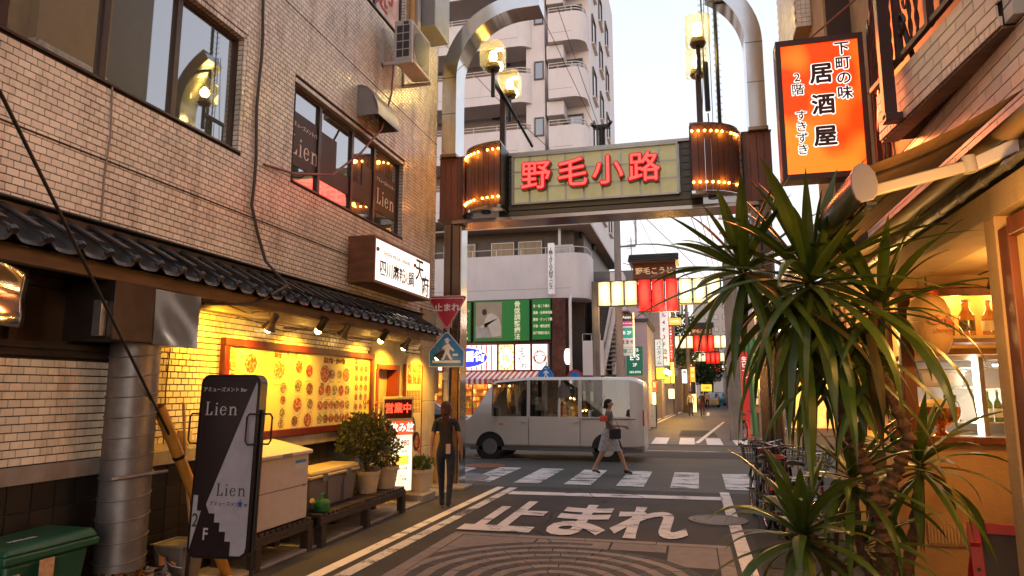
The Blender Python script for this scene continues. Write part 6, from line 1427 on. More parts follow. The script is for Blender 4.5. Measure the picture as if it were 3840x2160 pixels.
def parapet(x0, x1, z0, z1, ya, yb, r, nm='balcony'):
    """parapet wall with a rounded right front corner and a floor slab"""
    out_=[(x0,ya),(x1-r,ya)]+[(x1-r+r*math.sin(R(a)),ya+r-r*math.cos(R(a))) for a in range(10,91,10)]+[(x1,yb)]
    inn=[(x0,ya+.14),(x1-r,ya+.14)]+[(x1-r+(r-.14)*math.sin(R(a)),ya+r-(r-.14)*math.cos(R(a))) for a in range(10,91,10)]+[(x1-.14,yb)]
    n=len(out_); vs=[(x,y,z0) for x,y in out_]+[(x,y,z1) for x,y in out_]+[(x,y,z1) for x,y in inn]+[(x,y,z0) for x,y in inn]
    fs=[(i,i+1,n+i+1,n+i) for i in range(n-1)]+[(n+i,n+i+1,2*n+i+1,2*n+i) for i in range(n-1)]+[(2*n+i,2*n+i+1,3*n+i+1,3*n+i) for i in range(n-1)]
    b_=MB(); b_.add(vs,fs); b_.add([(x,y,z0) for x,y in out_]+[(x0,yb,z0)],[tuple(range(n,-1,-1))]); b_.add([(x0,ya,z0),(x0,ya+.14,z0),(x0,ya+.14,z1),(x0,ya,z1)],[(0,1,2,3)])
    o_=b_.build(nm, aw_, ap)
    s_=MB(); mid=[((p[0]+q[0])/2,(p[1]+q[1])/2) for p,q in zip(out_,inn)]
    for h_ in (.16,.3) if nm!='long_balcony' else (.3,): s_.tube([(x,y,z1+h_) for x,y in mid],.025,6)
    for i in range(0,int((x1-x0)/1.2)+1): x=min(x1-r,x0+1.2*i); s_.cyl((x,ya+.07,z1),(x,ya+.07,z1+.3),.02,n=6)
    s_.cyl((x1-.07,yb-.1,z1),(x1-.07,yb-.1,z1+.3),.02,n=6)
    s_.build('railing', rail_m, o_)
    g_=MB(); g_.box((x0,ya-.004,z0+.45),(x1-r,ya,z0+.465)); g_.build('joint', M('joint_grey',(.25,.2,.18),.8), o_, smooth=False)
    return o_
winm = glassy('flat_window', refl=.5, rough=.03, dark=(.05,.055,.06)); dkfr = M('window_frame_brown',(.10,.07,.055),.5)
def awin(x0,x1,z0,z1,y,par=ap):
    w_=MB(); w_.box((x0,y-.06,z0),(x1,y,z0+.06)); w_.box((x0,y-.06,z1-.06),(x1,y,z1)); w_.box((x0,y-.06,z0+.06),(x0+.06,y,z1-.06)); w_.box((x1-.06,y-.06,z0+.06),(x1,y,z1-.06)); w_=w_.build('window',dkfr,par,smooth=False)
    MB().box((x0+.06,y-.03,z0+.06),(x1-.06,y-.02,z1-.06)).build('pane',winm,w_,smooth=False); return w_
for k,t_ in enumerate(T_):
    if k: 
        parapet(-16,-7.0,t_-1.5,t_,31.0,32.6,.75); parapet(-6.2,-4.4,t_-1.5,t_,31.0,32.4,.65)
        awin(-6.9,-6.5,t_+.1,t_+.95,31.38) if False else awin(-6.98,-6.5,t_-.3,t_+.65,31.39)
        awin(-5.7,-4.7,t_-.2,t_+1.0,32.28)
        for x in (-9.6,-13): MB().box((x,33.0,t_-1.4),(x+.95,33.09,t_+.75)).build('door', M('flat_door',(.035,.028,.028),.4) if x>-10 else M('flat_door_tan',(.34,.27,.2),.5), ap, smooth=False)
        MB().box((-5.6,31.5,t_-1.4),(-4.9,31.8,t_-.1)).build('outdoor_unit', acm, ap, .02)
        for q in range(4): MB().box((-13+1.3*q+.5*(k%2),32.0,t_-.5),(-12.5+1.3*q+.5*(k%2),32.03,t_+.35)).build('laundry', M('laundry_%d'%((q+k)%3),((.5,.47,.45),(.2,.22,.3),(.4,.25,.2))[(q+k)%3],.8), ap, smooth=False)
        MB().box((-8.3,33.02,t_+.1),(-8.0,33.09,t_+.55)).build('gas_box', M('cab_grey'), ap, smooth=False)
        MB().cyl((-5.9,31.9,t_-2.9),(-5.9,31.9,t_+.6),.07,n=8).build('down_pipe', aw_, ap)
        MB().box((-6.35,31.3,t_+1.36-.7),(-5.5,32.3,t_+1.38)).build('beam_end', aw_, ap, .03)
        for i in range(3): # windows on the receding side
            y=33.2+3.0*i+.0; z=t_-.6
            w_=MB(); w_.box((-4.35,y,z),(-4.27,y+1.3,z+.07)); w_.box((-4.35,y,z+1.5),(-4.27,y+1.3,z+1.57)); w_.box((-4.35,y,z+.07),(-4.27,y+.07,z+1.5)); w_.box((-4.35,y+1.23,z+.07),(-4.27,y+1.3,z+1.5)); w_=w_.build('window',dkfr,ap,smooth=False)
            MB().box((-4.34,y+.07,z+.07),(-4.32,y+1.23,z+1.5)).build('pane',winm,w_,smooth=False); MB().box((-4.36,y-.05,z-.1),(-4.2,y+1.35,z-.02)).build('sill',aw_,w_,smooth=False)
    else: 
        parapet(-16,-4.45,6.0,8.1,31.0,33.0,.8,'long_balcony')
for x0,x1 in ((-14,-12.4),(-12.0,-10.2),(-9.5,-8.2),(-8.1,-6.8)): 
    w_=awin(x0,x1,6.3,9.1,32.38); MB().box((x0+.1,32.34,6.4),(x1-.1,32.36,9.0)).build('curtain',M('curtain_tan',(.42,.31,.2),.8,var=.1,wave=(9,1,.2,.3)),w_,smooth=False)
MB().box((-6.2,31.5,7.9),(-5.2,32.0,8.6)).build('outdoor_unit', acm, ap, .02)
vs_ = thing('vertical_sign', 'narrow white vertical sign clipped to the long balcony', 'sign', (-6,30.8,7)); MB().box((-6.25,30.75,6.15),(-5.95,30.95,8.55)).build('case', M('vertical_white',(.7,.66,.64),.5,emit=.12,ecol=(1,.9,.9)), vs_, .03); vtext('(株)さくら人材サービス', .2, (-6.1,30.74,8.35),(1,0,0),(0,0,1), ink, vs_, .012, pitch=.82)
# shop row on the ground floor
sh_ = thing('steakhouse', 'steakhouse shop front with lit sign panels under the apartment block', 'shop', (-8.5,31,0))
mar = M('brown_marble',(.10,.04,.03),.25,var=.35,vs=6)
b = MB(); b.box((-6.1,30.9,0),(-5.5,33,6.0)); b.box((-16,31.0,3.93),(-6.1,31.6,6.0)); b.box((-7.95,31.0,0),(-6.1,31.2,2.7)); b.build('marble_wall', mar, sh_, .01)
grn = M('green_panel',(.01,.15,.025),.45,var=.05,emit=.10,ecol=(.02,.35,.05))
def gpanel(x0,x1,z0,z1,lab): 
    g_=thing('sign_panel', lab, 'sign', ((x0+x1)/2,30.85,z0)); f_=MB(); f_.box((x0,30.86,z0),(x1,30.98,z1)); f_.build('frame', black_metal, g_, smooth=False); MB().box((x0+.04,30.84,z0+.04),(x1-.04,30.858,z1-.04)).build('face', grn, g_, smooth=False); return g_
ylw = M('pale_letter',(.75,.7,.45),.5,emit=.25,ecol=(1,.95,.6))
g1 = gpanel(-9.85,-7.12,4.02,5.99,'large green sign panel with a photo of a masseur and vertical white lettering')
vtext('骨盤調整療法', .30, (-7.72,30.83,5.88),(1,0,0),(0,0,1), ylw, g1, .012)
ph = MB(); MB().box((-9.72,30.82,4.2),(-8.45,30.838,5.88)).build('photo', M('photo_tan',(.36,.29,.2),.5,var=.2,vs=1), g1, smooth=False)
def flat(pts, mat, nm, par, y): o_=MB().prism(pts,(0,y,0),(1,0,0),(0,0,1),(0,-.004,0)).build(nm,mat,par,smooth=False); fix_normals(o_.data); return o_
flat([(-9.3,5.0),(-9.15,5.3),(-8.95,5.38),(-8.6,5.15),(-8.48,4.7),(-8.5,4.3),(-8.95,4.25),(-9.1,4.75),(-9.35,4.85),(-9.55,4.75),(-9.5,4.6),(-9.3,4.7)], M('coat_white',(.62,.56,.45),.6,var=.1), 'photo_figure', g1, 30.818)
flat([(-9.3+.12*math.cos(R(a)),5.42+.15*math.sin(R(a))) for a in range(0,360,30)], M('hair_dark',(.03,.02,.015),.6), 'photo_head', g1, 30.817)
flat([(-9.72,4.2),(-9.72,4.8),(-9.4,4.65),(-9.1,4.6),(-8.9,4.25)], M('sheet_grey',(.45,.42,.38),.6,var=.2,vs=4), 'photo_bed', g1, 30.816)
g2 = gpanel(-7.05,-6.12,4.06,6.0,'smaller green sign panel listing ailments at the corner pilaster')
for k,s_ in enumerate(('首・肩こり痛み','頭痛・坐骨神経痛','腰痛・ぎっくり腰','不眠・慢性疲労','自律神経の乱れ')): text(s_, .155, (-6.97,30.83,5.63-.31*k),(1,0,0),(0,0,1), ylw, g2, .01, align='LEFT', sx=.72)
g3 = gpanel(-11.2,-9.95,4.02,5.95,'green price list sign panel half hidden by the arch post')
for k,s_ in enumerate(('整体サロン','1,250円','2,000円','時間','翌日1時','253-3088')): text(s_, .16, (-10.35,30.83,5.5-.26*k),(1,0,0),(0,0,1), ylw, g3, .01, sx=.8)
def lit(name,x0,x1,z0,z1,col,e_,lab):
    g_=thing('sign_panel', lab, 'sign', ((x0+x1)/2,30.85,z0)); MB().box((x0,30.84,z0),(x1,30.98,z1)).build('case', M('sign_frame_red',(.2,.03,.02),.5), g_, smooth=False); MB().box((x0+.04,30.82,z0+.04),(x1-.04,30.838,z1-.04)).build('lit_face', M(name,col,.5,emit=e_,ecol=col), g_, smooth=False); return g_
a1 = lit('lit_white_panel',-11.6,-8.66,2.69,3.92,(1,.93,.85),.95,'lit sign panel with blue oval and red white stripes')
for k in range(24):
    x=-11.5+.12*k
    if k%2 and x+.06<-8.7: flat(_r(x,2.74,x+.06,3.87), M('lit_red_stripe',(.9,.06,.02),.5,emit=.7,ecol=(.9,.06,.02)), 'stripe', a1, 30.818)
flat([(-10.35+1.25*math.cos(R(a)),3.31+.5*math.sin(R(a))) for a in range(0,360,12)], M('lit_white_panel'), 'oval_edge', a1, 30.812); flat([(-10.35+1.2*math.cos(R(a)),3.31+.46*math.sin(R(a))) for a in range(0,360,12)], M('lit_blue',(.03,.04,.6),.5,emit=.6,ecol=(.04,.05,.75)), 'oval', a1, 30.806)
lwh = M('lit_white_panel'); text('番街', .52, (-9.75,30.79,3.33),(1,0,0),(0,0,1), lwh, a1, .03, sx=.95)
a2 = lit('lit_cream_panel',-8.64,-7.86,2.69,3.92,(1,.85,.4),.85,'lit cream sign panel with sunburst and green Japanese lettering')
for k in range(14): a=R(360*k/14); flat([(-8.25+.3*math.cos(a),3.3+.4*math.sin(a)),(-8.25+.37*math.cos(a-.12),3.3+.58*math.sin(a-.12)),(-8.25+.37*math.cos(a+.12),3.3+.58*math.sin(a+.12))], M('lit_olive',(.5,.5,.05),.5,emit=.4,ecol=(.6,.6,.08)), 'ray', a2, 30.818)
flat([(-8.25+.3*math.cos(R(a)),3.3+.45*math.sin(R(a))) for a in range(0,360,15)], M('lit_white_panel'), 'oval', a2, 30.814); text('韓', .34, (-8.28,30.806,3.25),(1,0,0),(0,0,1), M('lit_olive'), a2, .01); text('野毛', .12, (-8.35,30.806,3.52),(1,0,0),(0,0,1), M('lit_olive'), a2, .01); text('衛', .12, (-8.1,30.806,3.15),(1,0,0),(0,0,1), M('lit_olive'), a2, .01)
a3 = lit('lit_white_panel',-7.84,-7.08,2.69,3.92,(1,.93,.85),.95,'lit white sign panel with brushed hiragana name')
for ch,x,z in (('は',-7.55,3.62),('な',-7.45,3.38),('た',-7.58,3.15),('れ',-7.4,2.9)): text(ch,.27,(x,30.81,z),(1,0,0),(0,0,1),ink,a3,.012)
vtext('食べ酒', .11, (-7.22,30.81,3.8),(1,0,0),(0,0,1), ink, a3)
a4 = lit('lit_white_panel',-7.05,-6.28,2.69,3.92,(1,.93,.85),.95,'lit white sign panel with a round brown cow emblem of a meat stand')
def cow(cx_,cz,s_,y,par,m1,m2):
    R_=lambda r_,n_=28:[(cx_+r_*math.cos(2*math.pi*i/n_),cz+r_*math.sin(2*math.pi*i/n_)) for i in range(n_)]
    flat(R_(s_),m1,'emblem_ring',par,y); flat(R_(s_*.95),m2,'emblem_ring',par,y-.004); flat(R_(s_*.92),m1,'emblem_ring',par,y-.008); flat(R_(s_*.66),m2,'emblem_ring',par,y-.012)
    E_=lambda x,z,rx,rz,n_=16:[(cx_+s_*(x+rx*math.cos(2*math.pi*i/n_)),cz+s_*(z+rz*math.sin(2*math.pi*i/n_))) for i in range(n_)]
    flat(E_(0,.02,.3,.36),m1,'emblem_cow',par,y-.016); flat(E_(0,.08,.24,.26),m2,'emblem_cow',par,y-.020); flat(E_(0,-.2,.36,.22),m1,'emblem_cow',par,y-.024); flat(E_(0,-.2,.31,.18),m2,'emblem_cow',par,y-.028)
    for sx_ in (-1,1): flat(E_(sx_*.46,.2,.15,.09),m1,'emblem_cow',par,y-.016); flat(E_(sx_*.11,.16,.05,.07),m1,'emblem_cow',par,y-.032); flat(E_(sx_*.12,-.2,.05,.06),m1,'emblem_cow',par,y-.032); flat(E_(sx_*.27,.42,.07,.12),m1,'emblem_cow',par,y-.016)
    for k,ch in enumerate('BEEF KITCHEN'): a=R(165-150*k/11); text(ch,s_*.24,(cx_+s_*.79*math.cos(a),y-.014,cz+s_*.79*math.sin(a)),(math.sin(a),0,-math.cos(a)),(math.cos(a),0,math.sin(a)),m2,par,.02)
    for k,ch in enumerate('STAND'): a=R(235+70*k/4); text(ch,s_*.24,(cx_+s_*.79*math.cos(a),y-.014,cz+s_*.79*math.sin(a)),(-math.sin(a),0,math.cos(a)),(-math.cos(a),0,-math.sin(a)),m2,par,.02)
cow(-6.66,3.3,.33,30.812,a4,M('emblem_brown',(.35,.12,.05),.5,emit=.2,ecol=(.5,.15,.06)),lwh)
text('ビーフキッチンスタンド', .065, (-6.66,30.81,2.85),(1,0,0),(0,0,1), ink, a4); text('ステーキ ハンバーグ', .065, (-6.66,30.81,3.78),(1,0,0),(0,0,1), ink, a4)
# striped awning
sa = thing('striped_awning', 'red and white striped shop awning with a valance lettered in Japanese', 'awning', (-8.2,30.2,2.4))
ared = M('awning_red',(.42,.035,.03),.6,emit=.0); awh = M('awning_white',(.7,.62,.55),.6)
for k in range(32):
    x0=-10.15+.125*k; x1=x0+.125; mm=ared if k%2 else awh; sh=.0
    b=MB(); b.add([(x0+.05,30.9,2.66),(x1+.05,30.9,2.66),(x1-.0,29.9,2.3),(x0-.0,29.9,2.3),(x1,29.9,2.06),(x0,29.9,2.06)],[(0,1,2,3),(3,2,4,5)]); o=b.build('stripe',mm,sa,smooth=False); o.modifiers.new('t','SOLIDIFY').thickness=.01
MB().box((-8.9,29.885,2.07),(-7.55,29.895,2.27)).build('name_band', ared, sa, smooth=False); text('野毛ステーキハウス', .15, (-8.22,29.88,2.17),(1,0,0),(0,0,1), awh, sa, .012)
# lit shop interior
ri = thing('shop_interior', 'amber lit shop interior crowded with shelves bottles and hanging aprons', 'room', (-9,32.5,0))
b=MB(); b.box((-16,34,0),(-7.95,34.1,2.8)); b.box((-16,31,2.62),(-7.95,34,2.68)); b.box((-7.99,31.2,0),(-7.95,34,2.7)); b.box((-16,31,.0),(-7.95,34,.1)); b.build('walls', amb, ri, smooth=False)
for k in range(60):
    mm=[M('goods_red',(.4,.06,.03),.6),M('goods_white',(.6,.52,.4),.6),M('goods_dark',(.05,.03,.02),.6),M('goods_green',(.1,.2,.05),.6),M('goods_amber',(.6,.3,.06),.4)][k%5]
    x=rnd.uniform(-13,-8.1); z=rnd.choice((.95,1.3,1.65,1.95)); MB().cyl((x,33.5,z),(x,33.5,z+rnd.uniform(.1,.25)),rnd.uniform(.03,.09),n=8).build('goods',mm,ri)
for z in (.9,1.25,1.6,1.9): MB().box((-13,33.4,z),(-8,33.8,z+.03)).build('shelf', redwood, ri, smooth=False)
for x in (-10.0,-9.0,-8.4,-11.5): MB().box((x,31.9,.1),(x+.5,32.5,.95)).build('counter', M('counter_brown',(.14,.06,.03),.5,var=.2), ri, .01)
for k,x in enumerate((-9.4,-9.1,-8.7,-8.3)): b=MB(); b.prism([(0,0),(.22,0),(.2,.5),(.14,.62),(.06,.62),(.02,.5)],(x,32.6,1.25),(1,0,0),(0,0,1),(0,.06,0)); b.build('hanging_apron',[M('cloth_white',(.55,.5,.42),.8),M('cloth_dark',(.04,.03,.03),.8)][k%2],ri,.01)
for x in (-9.2,-8.7,-8.2,-10.5,-12): MB().ball((x,31.3,2.0 if x>-9.5 else 2.4),.05,8).build('bulb', M('shop_bulb',(1,.8,.4),.4,emit=30,ecol=(1,.62,.2)), ri)
for x in (-8.8,-10.8,-13): point('room_light',(x,32.4,2.3),120,(1,.50,.12),.2,ri)
point('awning_light',(-8.6,30.4,1.95),35,(1,.55,.15),.1,ri)
for x in (-9.95,-9.2): MB().box((x,31.0,0),(x+.06,31.06,2.65)).build('door_frame', redwood, ri, smooth=False)
po = thing('poster_board', 'grey white poster board with dark round cow emblem beside the shop', 'poster', (-7.1,30.9,0)); MB().box((-7.88,30.93,.3),(-6.4,30.99,2.05)).build('board', M('poster_grey',(.42,.38,.34),.5), po, smooth=False); cow(-7.14,1.2,.6,30.925,po,M('emblem_dark',(.06,.045,.04),.5),M('poster_grey')); text('ビーフ生ビール', .16, (-7.0,30.92,1.95),(1,0,0),(0,0,1), ink, po)
ck = thing('round_sign', 'small round white sign on the side of the marble pilaster', 'sign', (-5.35,30.8,3.3)); MB().cyl((-5.42,30.8,3.3),(-5.3,30.78,3.3),.36,n=24).build('disc', lwh, ck); 
pn = thing('poster_board', 'lit menu poster in the dark window to the right of the pilaster', 'poster', (-4.6,31,1.3)); MB().box((-4.9,30.9,.9),(-4.15,30.96,1.75)).build('board', M('lit_poster',(.8,.75,.5),.5,emit=.35,ecol=(.85,.9,.55)), pn, smooth=False); text('華錦', .2, (-4.65,30.89,1.6),(1,0,0),(0,0,1), M('goods_green'), pn, .01); flat([(-4.8,.95),(-4.25,.95),(-4.25,1.35),(-4.8,1.35)], M('goods_amber'), 'picture', pn, 30.89)
MB().box((-5.5,31.2,0),(-3.2,31.3,2.5)).build('dark_frontage', M('dark_frontage',(.05,.045,.045),.4), ap, smooth=False)
# staircase block
stx = thing('outside_stair', 'white outside staircase with steel handrails beside the apartment block', 'staircase', (-4,31,0))
b=MB(); b.box((-4.7,30.8,2.45),(-3.75,32.5,4.0)); b.prism([(-4.1,2.5),(-3.75,2.5),(-3.1,5.5),(-3.1,6.1),(-3.35,6.1)],(0,30.9,0),(1,0,0),(0,0,1),(0,.15,0)); b.box((-3.5,31.6,2.4),(-2.9,33,7.2)); o=b.build('parapet', aw_, stx, .02)
for i in range(14): MB().box((-4.0+.06*i,31.1,2.7+.2*i),(-3.4+.06*i,32.2,2.75+.2*i)).build('tread', concrete, stx, smooth=False)
b=MB(); b.tube([(-4.05,30.85,3.3),(-3.75,30.85,3.6),(-3.1,30.85,6.5)],.03,6); b.tube([(-4.7,30.85,4.3),(-3.9,30.85,4.3)],.03,6); 
for x,z in ((-4.7,4.0),(-4.3,4.0),(-3.9,4.0)): b.cyl((x,30.85,z),(x,30.85,z+.3),.02,n=6)
b.build('handrail', galv, stx)
b=MB(); b.box((-4.6,33.6,0),(-2.6,36,7.6)); b.build('stair_wall', M('grey_brick',(.16,.15,.15),.6,var=.25,vs=15), stx, smooth=False)
b=MB(); b.box((-3.9,32.8,5.9),(-3.0,32.95,7.4)); b.build('glass_block', M('wire_glass',(.15,.12,.1),.3,var=.3,vs=12), stx, smooth=False)
dp = thing('drain_pipe','white drain pipe running down beside the marble pilaster','pipe',(-5.2,30.7,3)); MB().tube([(-5.2,30.8,6.1),(-5.22,30.7,5.8),(-5.22,30.7,2.6)],.07,10).build('pipe', aw_, dp)

# ================================================================ lantern gates over the far street
wood_pole = M('weathered_timber',(.20,.155,.12),.75,var=.25,vs=2,wave=(22,22,1,.35))
def glow_mat(name, c0, c1, e0, e1):
    """lantern skin lit by the lamp inside: strongest round the bulb"""
    m=M(name,c1,.5,var=0,emit=1); n=m.node_tree.nodes; l=m.node_tree.links; b=n['Principled BSDF']
    t=n.new('ShaderNodeTexCoord'); v=n.new('ShaderNodeVectorMath'); v.operation='DISTANCE'; v.inputs[1].default_value=(.5,.5,.55); l.new(t.outputs['Generated'],v.inputs[0])
    mp=n.new('ShaderNodeMapping'); mp.inputs['Scale'].default_value=(1,0,.9); mp.inputs['Location'].default_value=(0,.5,.05); l.new(t.outputs['Generated'],mp.inputs[0]); l.new(mp.outputs[0],v.inputs[0])
    r=n.new('ShaderNodeValToRGB'); r.color_ramp.interpolation='EASE'; e=r.color_ramp.elements; e[0].position=.12; e[0].color=(*[x*e0 for x in c0],1); e[1].position=.52; e[1].color=(*[x*e1 for x in c1],1)
    l.new(v.outputs['Value'],r.inputs[0]); l.new(r.outputs[0],b.inputs['Emission Color']); b.inputs['Base Color'].default_value=(*c1,1); b.inputs['Emission Strength'].default_value=1.0; return m
gate_w = glow_mat('lantern_white',(1,.93,.72),(.85,.62,.26),1.3,.75); gate_r = glow_mat('lantern_red',(1,.10,.05),(.8,.008,.004),.9,.75)
def gate(label):
    t_=thing('lantern_gate', label, 'gate', (0,0,0), group='lantern gates along the far street')
    MB().box((-2.43,-.12,0),(-2.16,.12,6.05)).build('post', wood_pole, t_, .01); MB().box((2.55,-.18,0),(3.0,.2,6.6)).build('post', wood_pole, t_, .012)
    b_=MB(); b_.box((-2.4,-.05,5.98),(2.6,.05,6.05)); b_.box((-2.4,-.05,5.2),(2.6,.05,5.26)); b_.build('crossbar', black_metal, t_, smooth=False)
    for i in range(9):
        x=-1.93+.515*i+(.0); red=3<=i<6; h_=1.22 if red else .93; z1=6.0+(.03 if red else 0)
        vs=[];n_=6
        for k in range(n_+1):
            xx=x-.22+.44*k/n_; yy=-.16-.07*math.sin(math.pi*k/n_); vs+=[(xx,yy,z1-h_),(xx,yy,z1)]
        b_=MB(); b_.add(vs,[(2*k,2*k+2,2*k+3,2*k+1) for k in range(n_)]); b_.box((x-.22,-.159,z1-h_),(x+.22,.15,z1)); b_.build('lantern', gate_r if red else gate_w, t_, smooth=False)
        MB().box((x+.235,-.2,z1-h_-.02),(x+.275,-.1,z1+.02)).build('divider', black_metal, t_, smooth=False); MB().box((x-.24,-.235,z1),(x+.24,.16,z1+.025)).build('lantern_cap', black_metal, t_, smooth=False); MB().box((x-.24,-.235,z1-h_-.025),(x+.24,.16,z1-h_)).build('lantern_cap', black_metal, t_, smooth=False)
    MB().box((-.80,-.15,6.06),(.83,.2,6.66)).build('name_board', M('name_brown',(.15,.035,.015),.5,emit=.05,ecol=(.4,.1,.03)), t_, .01)
    text('野毛こうじ', .29, (.02,-.16,6.36),(1,.0,0),(0,0,1), M('name_cream',(.7,.45,.25),.5,emit=.35,ecol=(.9,.55,.28)), t_, .012)
    b_=MB(); b_.prism([(-.75,6.66),(.75,6.66),(0,7.08)],(-.92,0,0),(0,1,0),(0,0,1),(1.85,0,0)); o_=b_.build('roof', kawara, t_); fix_normals(o_.data)
    for k in range(4):
        for s_ in (-1,1): y0=s_*(.75-.18*k); MB().box((-.95,min(y0,y0-s_*.2),6.69+.1*k),(.95,max(y0,y0-s_*.2),6.72+.1*k)).build('roof_course', kawara, t_, smooth=False)
    return t_
ga = gate('nearest lantern gate of white and red boxes under a roofed name board')
ga.location = (-1.28,27,0)
clone(ga,(.84,56,0),0,'second lantern gate, half the size of the first, further down the street')
clone(ga,(2.25,82,0),0,'third lantern gate seen below the second one')
clone(ga,(3.7,118,0),0,'farthest and smallest lantern gate')
# ================================================================ poles with fittings
con = M('pole_concrete',(.24,.20,.18),.75,var=.12,vs=3)
def upole(x,y,h,r,label,loop=0,trans=False):
    t_=thing('utility_pole', label, 'utility pole', (x,y,0)); MB().cyl((x,y,0),(x,y,h),r,r*.75,14).build('pole', con, t_)
    if loop: b_=MB(); s_=loop; b_.tube([(x,y,h*.80),(x+s_*.75,y,h*.80),(x+s_*.78,y,h*.79),(x+s_*.78,y,h*.66),(x+s_*.75,y,h*.65),(x,y,h*.65)],.045,8); b_.build('bracket', galv, t_)
    if trans:
        MB().cyl((x-.5,y,h*.78),(x-.5,y,h*.78+1.0),.27,n=14).build('transformer', galv, t_); b_=MB()
        for z in (h*.95,h*.88): b_.box((x-1,y-.05,z),(x+1,y+.05,z+.09))
        b_.build('crossarm', galv, t_)
        for k in range(5): MB().cyl((x-.9+.45*k,y,h*.95+.09),(x-.9+.45*k,y,h*.95+.3),.05,n=8).build('insulator', aw_, t_)
    return t_
upole(-2.85,28.8,12,.17,'grey utility pole with square pipe bracket behind the arch beam',1)
upole(-1.26,54,9.5,.16,'concrete pole with round blue sign further down the left side')
upole(-.25,56.5,10,.15,'thin concrete pole carrying a grey box by the green tree',0,True)
upole(2.6,36,11,.18,'utility pole with insulators and cables behind the yucca tips',0,True)
upole(4.2,60,12,.2,'distant utility pole with transformer on the right of the street',0,True)
for k,(x0,z0,x1,z1) in enumerate(((.3,9.6,2.3,10.2),(.6,9.8,2.6,10.2),(-.2,10.2,2.0,10.4),(-2.85,10.5,2.6,9.5),(-2.85,7.5,4.2,9.0),(-1.26,8.0,2.6,8.4))):
    cable([(x0,27+k,z0),((x0+x1)/2,40,(z0+z1)/2-.6),(x1,58,z1)],.018,cab,'overhead cable %s' % ('crossing the sky right of the beam','running beside the other sky cables','left most over the roofed gate','spanning from the bracket pole to the transformer','low over the first lantern gate','sagging behind the first lantern gate')[k],4)
an = thing('antenna','small tv antenna and white dish on the dark roof behind the first gate','antenna',(-3.2,36,8)); b=MB(); b.cyl((-3.0,38,7.6),(-3.0,38,10.2),.03,n=6); 
for z in (9.6,9.8,10.0): b.cyl((-3.25,38,z),(-2.75,38,z),.015,n=5)
b.build('mast', galv, an); MB().lathe([(.001,0),(.2,.05),(.34,.14)],(0,0,0),16,T=Matrix.Translation((-2.2,37,7.9))@Matrix.Rotation(R(70),4,'X')).build('dish', galv, an)

# ================================================================ buildings along the far street
def house(name, x0, x1, y0, y1, h, mat, label, rows=0, side='L', roof=None, winw=1.0, cat='building'):
    t_=thing(name, label, cat, ((x0+x1)/2,(y0+y1)/2,0)); MB().box((x0,y0,0),(x1,y1,h)).build('wall', mat, t_, smooth=False)
    MB().box((x0-.12,y0-.12,h),(x1+.12,y1+.12,h+.15)).build('roof', roof or M('roof_dark',(.05,.05,.055),.6), t_, smooth=False)
    for r_ in range(rows):
        z=1.0+2.9*r_+(1.6 if r_ else 0)*0
        if r_==0: continue
        xf_=x1+.0 if side=='L' else x0
        n_=int((y1-y0)/2.2)
        for k in range(n_):
            y=y0+.6+2.2*k; s_=1 if side=='L' else -1
            w_=MB().box((xf_,y,z),(xf_+s_*.06,y+winw,z+1.2)).build('window', dkfr, t_, smooth=False); MB().box((xf_+s_*.06,y+.07,z+.07),(xf_+s_*.065,y+winw-.07,z+1.13)).build('pane', winm, w_, smooth=False)
        n2=int((x1-x0)/2)
        for k in range(n2):
            x=x0+.5+2*k; w_=MB().box((x,y0-.05,z),(x+winw,y0,z+1.2)).build('window', dkfr, t_, smooth=False); MB().box((x+.07,y0-.055,z+.07),(x+winw-.07,y0-.05,z+1.13)).build('pane', winm, w_, smooth=False)
    return t_
mauve=M('mauve_render',(.50,.40,.45),.7,var=.06); clap=M('tan_clapboard',(.62,.48,.34),.7,var=.08); slate=M('slate_render',(.15,.15,.18),.7,var=.1); beige=M('beige_render',(.42,.34,.27),.7,var=.08); brick_=M('brown_brick',(.20,.10,.06),.7,var=.2,vs=10)
h1=house('bar_building',-3.6,-2.0,33.0,39,5.0,mauve,'mauve fronted bar building with clapboard side left of the far street')
for k in range(32): MB().box((-1.995,33.0,.1+.15*k),(-1.975,39,.235+.15*k)).build('clapboard', clap, h1, smooth=False)
MB().prism([(-3.6,5.15),(-2.0,5.15),(-2.6,6.0),(-3.6,6.0)],(0,33,0),(1,0,0),(0,0,1),(0,5,0)).build('gable', mauve, h1, smooth=False)
MB().box((-2.9,32.9,.1),(-2.0,32.98,2.5)).build('timber_front', clap, h1, smooth=False)
house('town_house',-8,-2.5,39.5,45,7.6,slate,'dark slate grey house behind the bar building',3)
house('hotel_building',-8,-1.9,46,53,8.2,M('grey_render',(.28,.25,.26),.7,var=.1),'grey hotel building with lit signs on the left of the far street',3)
house('restaurant_building',-7,-1.35,54.5,64,4.6,M('white_render',(.5,.46,.42),.7),'low white restaurant building beyond the hotel',2)
house('shop_building',-6,-.9,65,84,6.5,beige,'beige shop building far down the left side',2)
house('shop_building',-6,.4,86,125,8,brick_,'brown brick building at the far left end of the street',3)
house('apartment_building',1.0,16,170,190,26,M('pale_apartment',(.42,.37,.33),.7,var=.05),'pale apartment building rising at the far end of the street',9,'R')
house('shop_building',3.6,12,62,80,7.5,M('grey_shop',(.24,.21,.2),.7,var=.1),'grey shop building on the right beyond the second gate',2,'R')
house('shop_building',5.2,12,84,128,9,beige,'tall beige building on the right by the third gate',3,'R')
house('restaurant_building',2.9,9,38,59,4.2,M('tan_shop',(.34,.22,.14),.7,var=.1),'low tan restaurant building on the right of the far street',2,'R')
